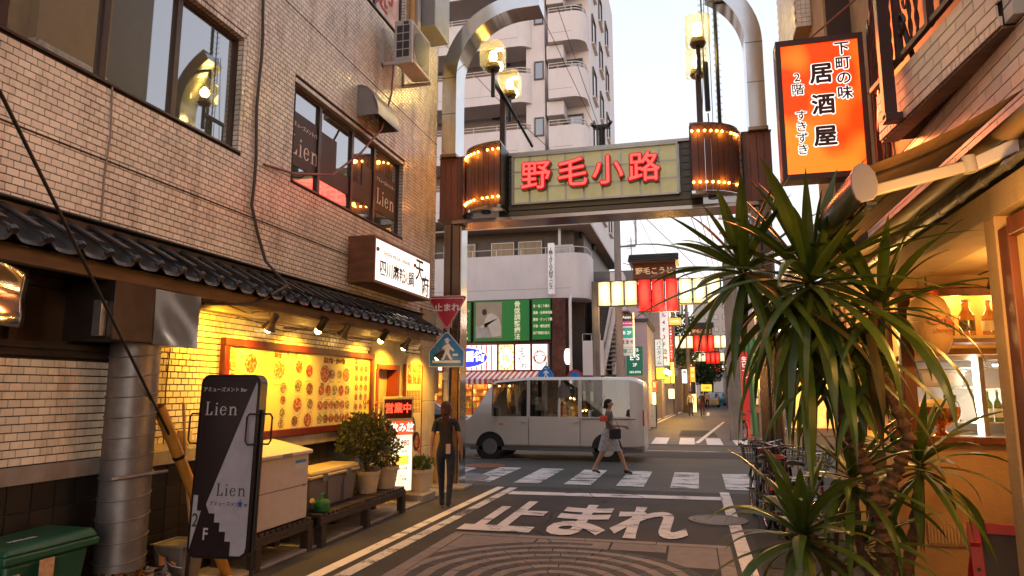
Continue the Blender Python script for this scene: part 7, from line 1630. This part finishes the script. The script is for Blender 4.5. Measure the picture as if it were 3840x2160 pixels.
# lit shop signs, and added glow points along the street
def lsign(name,x,y,z0,z1,wd_,col,e_,label,txt=None,ts_=.3,tcol=None,vert=True,dep=.15,base=None):
    t_=thing(name,label,'sign',(x,y,z0)); mm=M('sign_'+'_'.join(str(int(c*99)) for c in (*col,min(e_,1))),base or col,.5,emit=e_,ecol=col)
    MB().box((x-wd_/2,y,z0),(x+wd_/2,y+dep,z1)).build('face', mm, t_, .01)
    MB().box((x-wd_/2-.03,y+.03,z0-.03),(x+wd_/2+.03,y+dep-.01,z1+.03)).build('case', black_metal, t_, smooth=False)
    if txt:
        tm_=tcol or ink
        if vert: vtext(txt,ts_,(x,y-.01,z1-.08),(1,0,0),(0,0,1),tm_,t_,.012,pitch=(z1-z0-.16)/max(1,len(txt))/ts_ if len(txt)>1 else 1)
        else: text(txt,ts_,(x,y-.01,(z0+z1)/2),(1,0,0),(0,0,1),tm_,t_,.012)
    return t_
GW=M('green_writing',(.03,.3,.16),.5,emit=.1,ecol=(.03,.4,.2)); OW=M('orange_writing',(1,.6,.2),.5,emit=1.2,ecol=(1,.6,.2)); WW=M('white_writing',(.8,.78,.75),.5,emit=.5,ecol=(1,.97,.9))
v_ = thing('directory_sign','tall vertical sign with pink, teal and white tenant panels by the utility pole','sign',(-2.6,29.4,3))
for z0,z1,c_,s_ in ((4.72,5.0,(.05,.04,.04),'Asian'),(4.5,4.7,(.5,.06,.25),'045-231-5252'),(4.42,4.49,(.7,.65,.65),None),(4.0,4.4,(.02,.42,.34),'B 2F'),(3.62,3.98,(.7,.66,.66),'はまや'),(3.25,3.6,(.6,.62,.58),'健康工房')):
    MB().box((-2.83,29.4,z0),(-2.33,29.55,z1)).build('panel', M('tenant_%d'%int(z0*100),c_,.5,emit=.18,ecol=c_), v_, smooth=False)
    if s_: text(s_,min(.2,.5*(z1-z0)+.03) if len(s_)<6 else .075,(-2.58,29.39,(z0+z1)/2),(1,0,0),(0,0,1), WW if c_[0]<.1 or c_[1]<.1 else (GW if s_=='健康工房' else ink), v_, .01)
MB().box((-2.33,29.38,3.2),(-2.28,29.5,5.05)).build('edge_light', M('warm_edge',(1,.8,.4),.5,emit=1.4,ecol=(1,.75,.35)), v_, smooth=False)
p_=thing('pub_sign','dark green pub sign with white letters and phone number','sign',(-2.45,31.4,2.5)); MB().box((-2.82,31.4,2.45),(-2.1,31.55,3.75)).build('face', M('pub_green',(.01,.10,.06),.5,emit=.15,ecol=(.01,.3,.16)), p_, smooth=False)
for s_,z,q in (('PUB',3.58,.2),('E·S',3.25,.36),('2F',2.92,.2),('243-5974',2.6,.13)): text(s_,q,(-2.45,31.38,z),(1,0,0),(0,0,1),WW,p_,.012)
lsign('hanging_sign',-1.84,42,3.2,4.8,.44,(.75,.73,.68),.45,'white vertical sign with green katakana on the left of the far street','バスタイム',.3,GW)
lsign('hanging_sign',-1.66,46,3.4,6.9,.6,(.66,.63,.66),.4,'tall pale tenant sign of the hotel building with black characters','ル4F3F遊門',.34)
lsign('hotel_sign',-.97,47.5,6.15,6.62,.8,(1,.32,.05),1.0,'orange rounded hotel sign sticking out over the street','HOTEL',.2,WW,False)
lsign('neon_sign',-1.28,47.6,3.8,6.1,.24,(.55,.04,.02),.5,'narrow red vertical sign with small white lettering under the hotel sign','FAMILYWINES',.17,WW)
lsign('neon_sign',-1.27,48.5,2.3,3.7,.2,(1,.5,.06),2.2,'amber neon strip below the red vertical sign')
lsign('hanging_sign',-1.9,44.5,2.5,3.2,.5,(1,.42,.04),1.5,'amber lit box sign near the white katakana sign')
lsign('hanging_sign',-2.0,37.2,1.6,2.3,.35,(1,.10,.03),1.1,'red lit sign with a bottle on the bar building','酒',.3,OW)
lsign('hanging_sign',-.56,55.6,2.35,3.4,.38,(1,.93,.7),.95,'white lantern sign with one black character','椿',.3)
lsign('hanging_sign',.05,55.8,2.45,3.6,.36,(1,.30,.03),1.1,'orange vertical lantern sign beside the white one','酒場',.26,OW)
lsign('standing_sign',.1,57,.1,1.5,.34,(1,.75,.3),1.2,'bright yellow standing menu sign on the far road edge')
lsign('standing_sign',-2.0,34.3,.05,1.1,.5,(.45,.42,.36),.1,'cream sandwich board on the red pavement','OPEN',.12,GW,False)
lsign('standing_sign',-1.95,36.0,.2,1.7,.3,(.75,1,.6),.9,'green white lit standing sign by the red lit bottle sign')
lsign('banner',1.5,80,1.7,2.45,1.15,(1,.62,.05),.8,'wide yellow banner hanging across the far road','1,000',.3,M('red_writing',(.5,.03,.02),.5),False)
lsign('traffic_light',2.05,86,2.0,2.5,.35,(.05,1,.3),1.5,'green lit traffic light in the far distance')
rs=thing('road_sign','small round blue one way sign on the concrete pole','traffic sign',(-1.4,53.7,3)); MB().cyl((-1.35,53.7,3.2),(-1.35,53.66,3.2),.36,n=20).build('disc', s_bl, rs); MB().box((-1.5,53.62,3.17),(-1.2,53.65,3.24)).build('arrow', s_wh, rs, smooth=False)
lg=thing('no_parking_sign','round no parking sign behind the van roof','traffic sign',(-4.0,26.5,2)); MB().cyl((-4.35,26.6,0),(-4.35,26.6,2.6),.03,n=8).build('pole', galv, lg); MB().cyl((-4.35,26.5,2.3),(-4.35,26.47,2.3),.3,n=22).build('disc', s_red, lg); MB().cyl((-4.35,26.469,2.3),(-4.35,26.46,2.3),.22,n=22).build('disc_face', s_bl, lg)
lc=thing('crossing_sign','blue crossing sign on the far kerb seen over the van','traffic sign',(-6,26.5,2)); MB().cyl((-5.5,26.6,0),(-5.5,26.6,2.9),.03,n=8).build('pole', galv, lc); MB().prism([(x*.9,y*.9) for x,y in pg],(-5.5,26.5,2.45),(1,0,0),(0,0,1),(0,.02,0)).build('plate', s_bl, lc, smooth=False)
for p in walk[1:3]: o=MB().prism([(x*.9,y*.9) for x,y in p],(-5.5,26.49,2.45),(1,0,0),(0,0,1),(0,.005,0)).build('pictogram', s_wh, lc, smooth=False); fix_normals(o.data)
for k,(x,y,z,pw_,c_) in enumerate(((-1.0,35,2.2,140,AMBER),(-1.0,43,2.5,260,AMBER),(-.5,47.5,2.6,240,AMBER),(.4,57,2.4,160,WARM),(.8,66,3,200,AMBER),(-.8,26.5,4.6,70,(1,.45,.3)),(-2.9,26.6,4.9,40,WARM))): point('street_glow',(x,y,z),pw_,c_,.3)  # bare points without fixtures, added to brighten the far street
for k,(x,y,z0,z1,c_,e_,tx) in enumerate(((2.35,41,2.2,3.6,(1,.85,.6),.9,'居酒屋'),(2.6,44,3.4,5.2,(.7,.05,.03),.6,'焼鳥'),(2.7,48,2.3,3.3,(1,.5,.08),1.3,'酒'),(2.9,53,3,4.6,(.05,.3,.12),.4,'スナック'),(-1.7,50.5,2.3,3.1,(1,.4,.05),1.3,'鮨'),(-1.5,52.5,1.2,1.9,(1,.8,.5),1.2,None),(-.5,63,2.4,3.4,(1,.2,.05),1.2,'酒'),(-.2,68,3.2,4.4,(1,.85,.5),.9,'バー'),(3.3,66,2.4,3.6,(1,.35,.05),1.1,'炉端'),(3.6,72,3.2,4.4,(.2,.5,.9),.7,'薬'))):  # further lit signs, added to fill and brighten the dark far street
    lsign('hanging_sign',x,y,z0,z1,.42,c_,e_,('added cream izakaya lantern sign right of the far street','added red yakitori sign right of the far street','added small orange sake sign on the right of the far street','added green snack bar sign on the right of the far street','added orange sushi sign beyond the white katakana sign','added low pale lit box by the concrete pole','added red orange sake lantern beyond the orange lantern sign','added cream bar sign far on the left side','added orange robata sign far on the right side','added blue chemist sign far on the right side')[k],tx,.3)
for k in range(9):
    bl = thing('paper_lantern', 'round red paper lantern, number %s in the row along the bar eaves' % ('one','two','three','four','five','six','seven','eight','nine')[k] if False else 'glowing amber eave bulb strung along the hotel front, %s from the near end' % ('first','second','third','fourth','fifth','sixth','seventh','eighth','ninth')[k], 'light bulb', (-1.55+.02*k,43+1.1*k,2.9), group='amber eave bulbs on the left of the far street'); MB().ball((-1.55+.02*k,43+1.1*k,2.9+.12*(k%2)),.09,8).build('bulb', M('shop_bulb'), bl)
# shop front across on the right, behind the yucca
rs_=thing('corner_shop','cluttered corner shop with green awning across the street on the right','shop',(4,31,0))
MB().box((1.95,30.6,0),(9,34.3,4.9)).build('wall', M('tan_shop'), rs_, smooth=False); b=MB(); b.add([(2.1,30.6,3.9),(9,30.6,3.9),(9,29.6,3.3),(2.1,29.6,3.3),(2.1,29.6,3.1),(9,29.6,3.1)],[(0,1,2,3),(3,2,4,5)]); o=b.build('awning', M('awning_green',(.03,.2,.05),.6), rs_, smooth=False); o.modifiers.new('t','SOLIDIFY').thickness=.02
MB().box((2.65,30.3,.1),(3.25,30.55,4.2)).build('sticker_panel', M('yellow_board',(.45,.28,.06),.5,var=.3,vs=5), rs_, smooth=False)
for k in range(12): z=.5+.28*k; x=2.75+.35*((k*5)%7)/7; MB().box((x,30.27,z),(x+.16,30.29,z+.14)).build('sticker', [ink,paper,M('sticker_yellow',(.6,.5,.05),.5)][k%3], rs_, smooth=False)
for k in range(8): MB().box((2.4,30.1,.9+.33*k),(2.62,30.5,1.15+.33*k)).build('crate_label', [paper,M('goods_red')][k%3==0], rs_, smooth=False)
MB().cyl((3.58,30,0),(3.58,30,4.2),.09,n=12).build('chrome_post', chrome, rs_); MB().cyl((2.37,29.6,0),(2.33,29.6,4),.1,n=10).build('green_post', M('post_green',(.03,.14,.05),.5), rs_)
MB().box((3.7,30.4,.3),(8.5,30.58,2.9)).build('lit_window', M('window_amber',(1,.6,.2),.5,emit=.7,ecol=(1,.45,.08),var=.5,vs=3), rs_, smooth=False)
for x in (4.2,5.1,6.0): MB().ball((x,29.9,2.7),.12,8).build('lantern_bulb', M('shop_bulb'), rs_)
point('shop_glow',(3.4,29.2,2.4),110,AMBER,.3,rs_)
bnr=thing('banner','tall red banner flag beside the timber post','banner',(2.0,28.6,0)); MB().box((1.87,28.6,.3),(2.12,28.63,3.3)).build('cloth', M('banner_red',(.5,.02,.015),.6,emit=.12,ecol=(1,.03,.02)), bnr, smooth=False); vtext('生ビール', .22, (2.0,28.59,3.1),(1,0,0),(0,0,1), WW, bnr, .01)
cn=thing('traffic_cone','orange red traffic cone on the far corner by the timber post','traffic cone',(1.95,28.4,0)); b=MB(); b.lathe([(.2,0),(.2,.04),(.15,.05),(.03,.75),(.001,.75)],(1.95,28.3,0),18); b.build('cone', M('cone_orange',(.6,.06,.02),.5), cn)
bk5 = clone(bk1,(1.75,27.7,0),R(8),'dark bicycle leaning behind the timber post across the street'); bk5['group']='bicycles parked along the right building'
lead=foliage('tree_leaf',(.02,.05,.01),(.07,.12,.02),.5,2)
def tree(x,y,h,r,label):
    t_=thing('street_tree',label,'tree',(x,y,0)); MB().tube([(x,y,0),(x+.1,y,h*.4),(x,y,h*.75)],[.18,.14,.06],8).build('trunk', bark, t_)
    for a in (0,2,4): MB().tube([(x,y,h*.4),(x+math.cos(a)*r*.6,y+math.sin(a)*r*.6,h*.75)],[.07,.02],5).build('limb', bark, t_)
    leaves(1500, ellips((x,y,h*.75),(r,r,h*.3),.15), .3, lead, t_, .7, 'crown')
tree(-.6,59,7.8,1.4,'green tree between the poles left of the far street'); tree(1.4,88,5.5,1.5,'darker tree above the yellow banner'); tree(2.6,100,6.5,1.8,'distant tree behind the third gate')
for x,y,hh in ((-30,60,16),(-22,40,9),(16,45,14),(20,30,10),(28,60,20),(-45,45,18)): house('city_building',x-5,x+5,y,y+12,hh,[beige,slate][int(x)%2],'plain city block beyond the cross street at %s metres' % hh if False else ('distant beige city block' if int(x)%2==0 else 'distant slate city block')+(' west' if x<0 else ' east')+' of the crossing, %s storeys' % {16:'five',9:'three',14:'four',10:'low three',20:'six',18:'five tall'}[hh],2)
# ================================================================ vehicles
glz = glassy('vehicle_glass', tint=(.45,.5,.5), refl=.34)
def vehicle(name, label, cat, st, paint, pane_cols, wheels, wr=.33, glass=glz, grp=None):
    t_ = thing(name, label, cat, (0,0,0), group=grp); rings=[]
    for (y,hw,zb,zm,zt,ht) in st:
        h=[(0,zb),(hw-.1,zb),(hw,zb+.14),(hw,(zb+zm)/2+.1),(hw*.985,zm),(ht+.03,zt-.07 if zt-zm>.12 else zm+(zt-zm)*.6),(ht-.1,zt),(0,zt+.025)]
        rings.append([(x,y,z) for x,z in h]+[(-x,y,z) for x,z in reversed(h[1:-1])])
    n=len(rings[0]); vs=[p for r_ in rings for p in r_]; bf=[]; pf={}
    for i in range(len(rings)-1):
        for k in range(n):
            f_=(i*n+k,i*n+(k+1)%n,(i+1)*n+(k+1)%n,(i+1)*n+k)
            side = k in (4,9); top = k in (5,6,7,8)
            if (side and i in pane_cols['side']): pf.setdefault((k,i),[]).append(f_)
            elif (top and i in pane_cols['top']): pf.setdefault(('t',i),[]).append(f_)
            else: bf.append(f_)
    bf += [tuple(range(n))[::-1], tuple((len(rings)-1)*n+k for k in range(n))]
    b_=MB(); b_.add(vs,bf); o_=b_.build('body', paint, t_); fix_normals(o_.data); o_.data.set_sharp_from_angle(angle=R(28))
    for ff in pf.values():
        us=sorted({q for f_ in ff for q in f_}); b_=MB(); b_.add([vs[q] for q in us],[tuple(us.index(q) for q in f_) for f_ in ff]); b_.build('pane', glass, t_)
    hw=max(s_[1] for s_ in st)
    for y in wheels:
        for s_ in (-1,1):
            MB().cyl((s_*(hw-.2),y,wr),(s_*(hw+.004),y,wr),wr+.06,n=24).build('wheel_arch', black_metal, t_)
            w_=MB().cyl((s_*(hw-.22),y,wr),(s_*(hw+.012),y,wr),wr,n=26).build('wheel', tyre_m, t_); MB().cyl((s_*(hw+.0),y,wr),(s_*(hw+.02),y,wr),wr*.62,n=18).build('rim', M('rim_silver',(.4,.39,.38),.3,.8), w_)
    return t_
vpaint = M('van_white',(.60,.52,.47),.3,var=.03,coat=.3)
# nose at -y in its own space
van = vehicle('delivery_van','white high roof van crossing the junction behind the zebra crossing','van',
  [(-2.62,.70,.34,.72,.86,.62),(-2.55,.80,.28,.95,1.02,.70),(-2.28,.84,.25,1.10,1.16,.74),(-1.72,.85,.25,1.12,2.02,.72),(-1.55,.85,.25,1.12,2.08,.74),(-.75,.85,.25,1.12,2.14,.75),(-.66,.85,.25,1.12,2.14,.75),(.62,.85,.25,1.12,2.14,.75),(.72,.85,.25,1.12,2.14,.75),(1.95,.85,.25,1.12,2.13,.74),(2.1,.85,.25,1.12,2.10,.73),(2.3,.82,.27,1.1,2.0,.70)],
  vpaint, {'side':(3,4,6,8),'top':(2,)}, (-1.75,1.35))
b=MB()
for s_ in (-1,1):
    for y in (-.70,.67): b.box((s_*.852,y-.005,.35),(s_*.856,y+.005,1.1))
    b.box((s_*.852,-1.5,.33),(s_*.857,2.1,.345)); b.box((s_*.852,.7,1.06),(s_*.862,2.1,1.08))
b.build('door_seam', black_metal, van, smooth=False)
for s_ in (-1,1):
    for y in (-.9,.5): MB().box((s_*.853,y,.98),(s_*.875,y+.14,1.01)).build('door_handle', vpaint, van, .004)
    MB().box((s_*.55,-2.62,.72),(s_*.78,-2.52,.88)).build('headlight', M('headlight_glow',(1,.9,.6),.2,emit=4,ecol=(1,.75,.35)), van, .02); MB().box((s_*.74,2.27,.9),(s_*.83,2.31,1.3)).build('tail_light', M('tail_red',(.5,.02,.01),.3), van, .01)
    MB().box((s_*.86,-1.62,1.12),(s_*1.04,-1.52,1.36)).build('mirror', black_metal, van, .02)
for s_ in (-1,1):
    for y0,y1 in ((-.76,-.65),(.61,.73),(1.94,2.1)): MB().prism([(y0,1.13),(y1,1.13),(y1,2.06),(y0,2.06)],(s_*.853,0,0),(0,1,0),(-s_*.115,0,1),(s_*.004,0,0)).build('window_pillar', black_metal, van, smooth=False)
    MB().box((s_*.845,-2.3,.24),(s_*.862,2.25,.33)).build('sill_trim', M('bumper_grey',(.12,.11,.11),.5), van, smooth=False)
    MB().box((s_*.862,-1.5,.9),(s_*.866,-1.38,.94)).build('side_lamp', M('amber_plastic',(.7,.25,.03),.3), van, smooth=False)
MB().prism([(-.2,.95),(.2,.95),(.24,1.45),(.1,1.55),(-.1,1.55),(-.24,1.45)],(.38,-.98,0),(1,0,0),(0,0,1),(0,.2,0)).build('driver_torso', M('cloth_dark',(.04,.03,.03),.8), van, .05); MB().ball((.38,-.9,1.68),.12,12,sz=1.2).build('driver_head', M('skin_d',(.35,.2,.13),.6), van)
b=MB(); b.box((-.7,-2.66,.3),(.7,-2.58,.5)); b.build('bumper', M('bumper_grey',(.12,.11,.11),.5), van, .02)
for y in (-1.1,-.1,.9):
    for x in (-.4,.4): MB().box((x-.24,y-.05,.6),(x+.24,y+.45,.8)).build('seat', M('seat_dark',(.04,.035,.035),.8), van, .03); MB().box((x-.24,y+.4,.8),(x+.24,y+.52,1.42)).build('seat_back', M('seat_dark'), van, .03)
van.rotation_euler=(0,0,R(90+180)); van.location=(-3.52,18.9,0)
car_dark = M('taxi_dark',(.02,.02,.03),.12,var=0,coat=.6)
CAR=[(-2.2,.62,.3,.55,.62,.5),(-2.1,.78,.24,.72,.78,.66),(-1.3,.86,.22,.92,.98,.74),(-.95,.87,.22,.95,1.02,.74),(-.3,.87,.22,.96,1.42,.6),(.1,.87,.22,.97,1.47,.61),(.75,.87,.22,.97,1.47,.61),(1.35,.86,.22,.98,1.38,.6),(1.75,.85,.24,1.0,1.08,.66),(2.1,.8,.28,.95,1.02,.62),(2.2,.66,.34,.8,.86,.5)]
taxi = vehicle('parked_car','dark shiny car waiting behind the arch post with front plate towards the junction','car',CAR,car_dark,{'side':(4,5,6,7),'top':(3,7)},(-1.35,1.35),.31)
MB().box((-.17,-2.23,.38),(.17,-2.2,.52)).build('number_plate', paper, taxi, smooth=False)
for s_ in (-1,1): MB().box((s_*.45,-2.2,.58),(s_*.72,-2.08,.72)).build('headlight', M('headlight_glow'), taxi, .02)
MB().box((-.4,-2.22,.56),(.4,-2.17,.7)).build('grille', chrome, taxi, .01)
taxi.location=(-9.6,24.2,0); taxi.rotation_euler=(0,0,R(100))
sil = M('car_beige',(.42,.36,.27),.3,.3,var=.02)
car2 = vehicle('parked_car','pale gold hatchback seen from behind far down the street','car',[(-1.7,.7,.25,.7,.78,.6),(-1.2,.8,.22,.9,.98,.7),(-.8,.8,.22,.92,1.5,.62),(.9,.8,.22,.92,1.6,.62),(1.6,.8,.22,.92,1.5,.6),(1.72,.76,.25,.9,1.0,.6)],sil,{'side':(2,3),'top':(1,4)},(-1.1,1.2),.29)
for s_ in (-1,1): MB().box((s_*.62,1.66,.8),(s_*.78,1.74,1.1)).build('tail_light', M('tail_lit',(.9,.1,.03),.3,emit=1.2,ecol=(1,.08,.02)), car2, .01)
MB().box((-.2,1.73,.5),(.2,1.75,.65)).build('number_plate', M('sticker_yellow'), car2, smooth=False)
MB().box((-.6,1.68,1.0),(.6,1.7,1.4)).build('rear_pane', M('dark_pane',(.03,.03,.035),.1), car2, smooth=False)
car2.location=(2.0,80,0); car2.rotation_euler=(0,0,R(180+180))
car3 = clone(car2,(3.0,88,0),None,'teal bodied vehicle parked beyond the gold hatchback')
KIDS(car3)[0].data = KIDS(car3)[0].data.copy()
for o in KIDS(car3):
    if o.name.startswith('body'): o.data=o.data.copy(); o.data.materials[0]=M('car_teal',(.03,.22,.25),.3)
# ================================================================ people
PERS=[]
def attach(o, par): o.parent = par; o.matrix_parent_inverse = Matrix.Identity(4); return o
skin=M('skin',(.40,.20,.12),.5,var=.04); hairb=M('hair_black',(.018,.010,.007),.75,bump=.5,bs=200,spec=.2)
def person(label, loc, rz, h=1.6, stride=.25, arm=.2, cols=None, sleeves='short', hair='bob', shoes=(.02,.015,.015), bend=0, legs='trousers', detail=True, elbow=0):
    t_=thing('person',label,'person',(0,0,0)); k=h/1.62; V_=[];E_=[];Rr=[]
    def v(p,r,a=None):
        V_.append((p[0]*k,p[1]*k,p[2]*k)); Rr.append(r*k if not isinstance(r,tuple) else (r[0]*k,r[1]*k)); i=len(V_)-1
        if a is not None: E_.append((a,i))
        return i
    pe=v((0,0,.90),(.125,.10)); wa=v((0,.01,1.03),(.10,.085),pe); ch=v((0,0,1.2),(.125,.095),wa); sh=v((0,-.005,1.33),(.10,.07),ch); ne=v((0,0,1.41),.045,sh); h1=v((0,.01,1.48),(.062,.07),ne); h2=v((0,.012,1.54),(.075,.088),h1); v((0,0,1.60),(.05,.06),h2)
    wr=[]
    for s_ in (-1,1):
        a_=s_*arm; so_=v((s_*.155,0,1.325),.055,sh); el=v((s_*.205,a_*.5,1.07),.036,so_); wx=v((s_*(.215-elbow*.06),a_+.06+elbow*.12,.86+elbow*.22),.026,el); ha=v((s_*(.215-elbow*.08),a_+.09+elbow*.16,.79+elbow*.26),(.035,.018),wx); wr.append((V_[ha],V_[wx]))
        l_=-s_*stride; lift=.04 if l_<0 else 0
        hi=v((s_*.085,0,.84),.088,pe); kn=v((s_*.09,l_*.55+.04,.47),.058,hi); an=v((s_*.085,l_,.09+lift),.036,kn); v((s_*.09,l_+.14,.035+lift*.3),(.036,.026),an); v((s_*.085,l_-.04,.04+lift),(.03,.03),an)
    me=bpy.data.meshes.new('body'); me.from_pydata(V_,E_,[]); o_=link('body',me,t_); o_.modifiers.new('skin','SKIN')
    for i,r_ in enumerate(Rr): sv=me.skin_vertices[0].data[i]; sv.radius=r_ if isinstance(r_,tuple) else (r_,r_); sv.use_root=(i==0)
    m_=o_.modifiers.new('sub','SUBSURF'); m_.levels=m_.render_levels=2
    top,bot=cols
    def which(c):
        x,y,z=c.x/k,c.y/k,c.z/k
        if z<.105: return 3
        if z>1.375: return 0
        if z<.93 and abs(x)<.17: return 2 if (legs=='trousers' or z>.55) else 0
        if abs(x)>.165 and z<(1.17 if sleeves=='short' else .84): return 0
        return 1
    PERS.append((o_,which,[skin,top,bot,M('shoes_%d'%int(shoes[0]*1000),shoes,.4)]))
    if detail:
        for (ha,wx) in wr:
            ha,wx=Vector(ha),Vector(wx); d_=(ha-wx).normalized(); s_=Vector((0,1,0)).cross(d_).normalized(); s_=Vector((0,1,0)) if s_.length<.1 else d_.cross(s_)
            b_=MB()
            for q in range(4): p0=ha+s_*(q-1.5)*.016*k; ln=(.058,.068,.064,.05)[q]*k; b_.tube([p0,p0+d_*ln*.6,p0+d_*ln-Vector((0,.012*k,0))],[.0085*k,.008*k,.006*k],6)
            p0=wx.lerp(ha,.5)+s_*.028*k; b_.tube([p0,p0+s_*.02*k+d_*.03*k,p0+s_*.022*k+d_*.055*k],[.01*k,.009*k,.007*k],6); b_.build('fingers',skin,t_)
    b_=MB(); hc=(0,-.008*k,1.552*k)
    prof_=[(.001,.088),(.05,.075),(.083,.04),(.094,0)]+([(.096,-.05),(.085,-.11),(.06,-.13)] if hair in('bob','long') else [(.09,-.03)])
    if hair=='long': prof_+= [(.075,-.2),(.05,-.3),(.01,-.33)]
    vs=[];n=20
    for r_,z in prof_:
        for q in range(n):
            a=2*math.pi*q/n; yy=math.sin(a); rr_=r_*k; front=yy>.25 and z<.035
            vs.append((hc[0]+rr_*math.cos(a)*(.92), hc[1]+rr_*yy*(1.08 if not front else .45)-(0.03*k if z<-.1 else 0), hc[2]+z*k+(.0 if not front else .02*k)))
    b_.add(vs,[(i*n+q,i*n+(q+1)%n,(i+1)*n+(q+1)%n,(i+1)*n+q) for i in range(len(prof_)-1) for q in range(n)]); b_.build('hair',hairb,t_)
    if detail:
        f_=MB(); f_.ball((0,.098*k,1.515*k),.014*k,8); f_.build('nose',skin,t_)
        for s_ in (-1,1): MB().ball((s_*.03*k,.083*k,1.535*k),.011*k,8).build('eye',hairb,t_); MB().ball((s_*.078*k,.0,1.52*k),.02*k,8,sz=1.4).build('ear',skin,t_)
        MB().box((-.022*k,.084*k,1.483*k),(.022*k,.092*k,1.49*k)).build('mouth',M('lips',(.25,.06,.05),.5),t_,.002)
    t_.location=loc; t_.rotation_euler=(0,0,rz); return t_
blk=M('black_cloth',(.018,.015,.016),.8,bump=1,bs=18,var=.4,vs=9); jean=M('dark_denim',(.010,.013,.028),.8,bump=1,bs=22,var=.5,vs=12); gry=M('grey_cloth',(.10,.085,.085),.85,bump=.3,bs=60); lgt=M('pale_cloth',(.42,.38,.34),.8); maro=M('maroon_cloth',(.11,.02,.02),.8); dgr=M('olive_cloth',(.04,.04,.035),.8); whc=M('skirt_pattern',(.28,.25,.24),.8,var=.5,vs=25)
p1=person('woman in black shirt and dark jeans walking past the arch post, phone in back pocket',(-3.72,10.3,0),R(8),1.62,.17,.12,(blk,jean),hair='long')
attach(MB().box((.03,-.135,.84),(.10,-.115,.99)).build('phone', M('phone_rose',(.55,.35,.28),.3), None, .006), p1)
hr=[q for q in KIDS(p1) if q.name.startswith('hair')][0]; hr.data.materials[0]=M('hair_auburn',(.07,.022,.01),.6,bump=.5,bs=200,spec=.3)
p2=person('woman in grey dress and dark high heels crossing the zebra stripes to the right',(-1.78,15.3,0),R(-90),1.60,.34,.16,(gry,gry),'short','bob',legs='skirt',elbow=.9)
b=MB(); b.lathe([(.11,.98),(.15,.9),(.19,.75),(.23,.6),(.245,.52),(.235,.52)],(0,0,0),26,wob=lambda t,z:.05*math.sin(7*t)*(1-z)); attach(b.build('skirt', whc, None), p2)
bag=thing('handbag','dark shoulder bag with red orange pouch carried by the woman on the crossing','bag',(-1.7,15.1,.9)); MB().box((-1.75,14.98,.78),(-1.5,15.08,1.0)).build('bag', blk, bag, .03); MB().tube([(-1.72,15.03,1.0),(-1.7,15.12,1.34),(-1.53,15.03,1.0)],.008,6).build('strap', blk, bag); MB().box((-1.95,15.05,1.14),(-1.78,15.13,1.26)).build('pouch', M('pouch_red',(.6,.06,.02),.5), bag, .02)
person('man in loose pale shirt and dark trousers walking away down the street',(-.15,50,0),R(5),1.7,.16,.1,(lgt,dgr),'long','short')
person('person in dark shirt and maroon trousers walking beside the pale shirted man',(.62,50.5,0),R(-3),1.7,.12,.12,(blk,maro),'short','short')
person('person in pink top far down the street near the car',(1.35,70,0),R(0),1.65,.1,.1,(M('pink_cloth',(.45,.22,.17),.8),jean),'short','short',detail=False)
person('dark haired woman standing by the clapboard bar front holding something',(-2.35,31.5,0),R(60),1.6,.05,.1,(blk,blk),'short','bob',elbow=1.0)

# ================================================================ finish: bake skins and lettering to plain meshes
bpy.context.view_layer.update()
dg = bpy.context.evaluated_depsgraph_get()
for o_, which, mats in PERS:
    me = bpy.data.meshes.new_from_object(o_.evaluated_get(dg)); me.materials.clear()
    for m_ in mats: me.materials.append(m_)
    for p in me.polygons: p.material_index = which(p.center); p.use_smooth = True
    PERS[PERS.index((o_,which,mats))] = (o_, me)
for o_, me in PERS: o_.modifiers.clear(); o_.data = me
done = {}
for o_ in [x for x in bpy.data.objects if x.type == 'FONT']:
    key = o_.data.name
    if key not in done: done[key] = bpy.data.meshes.new_from_object(o_.evaluated_get(dg))
    n_ = bpy.data.objects.new('lettering', done[key]); COL.objects.link(n_)
    n_.parent = o_.parent; n_.matrix_parent_inverse = o_.matrix_parent_inverse.copy(); n_.matrix_basis = o_.matrix_basis.copy()
    bpy.data.objects.remove(o_)
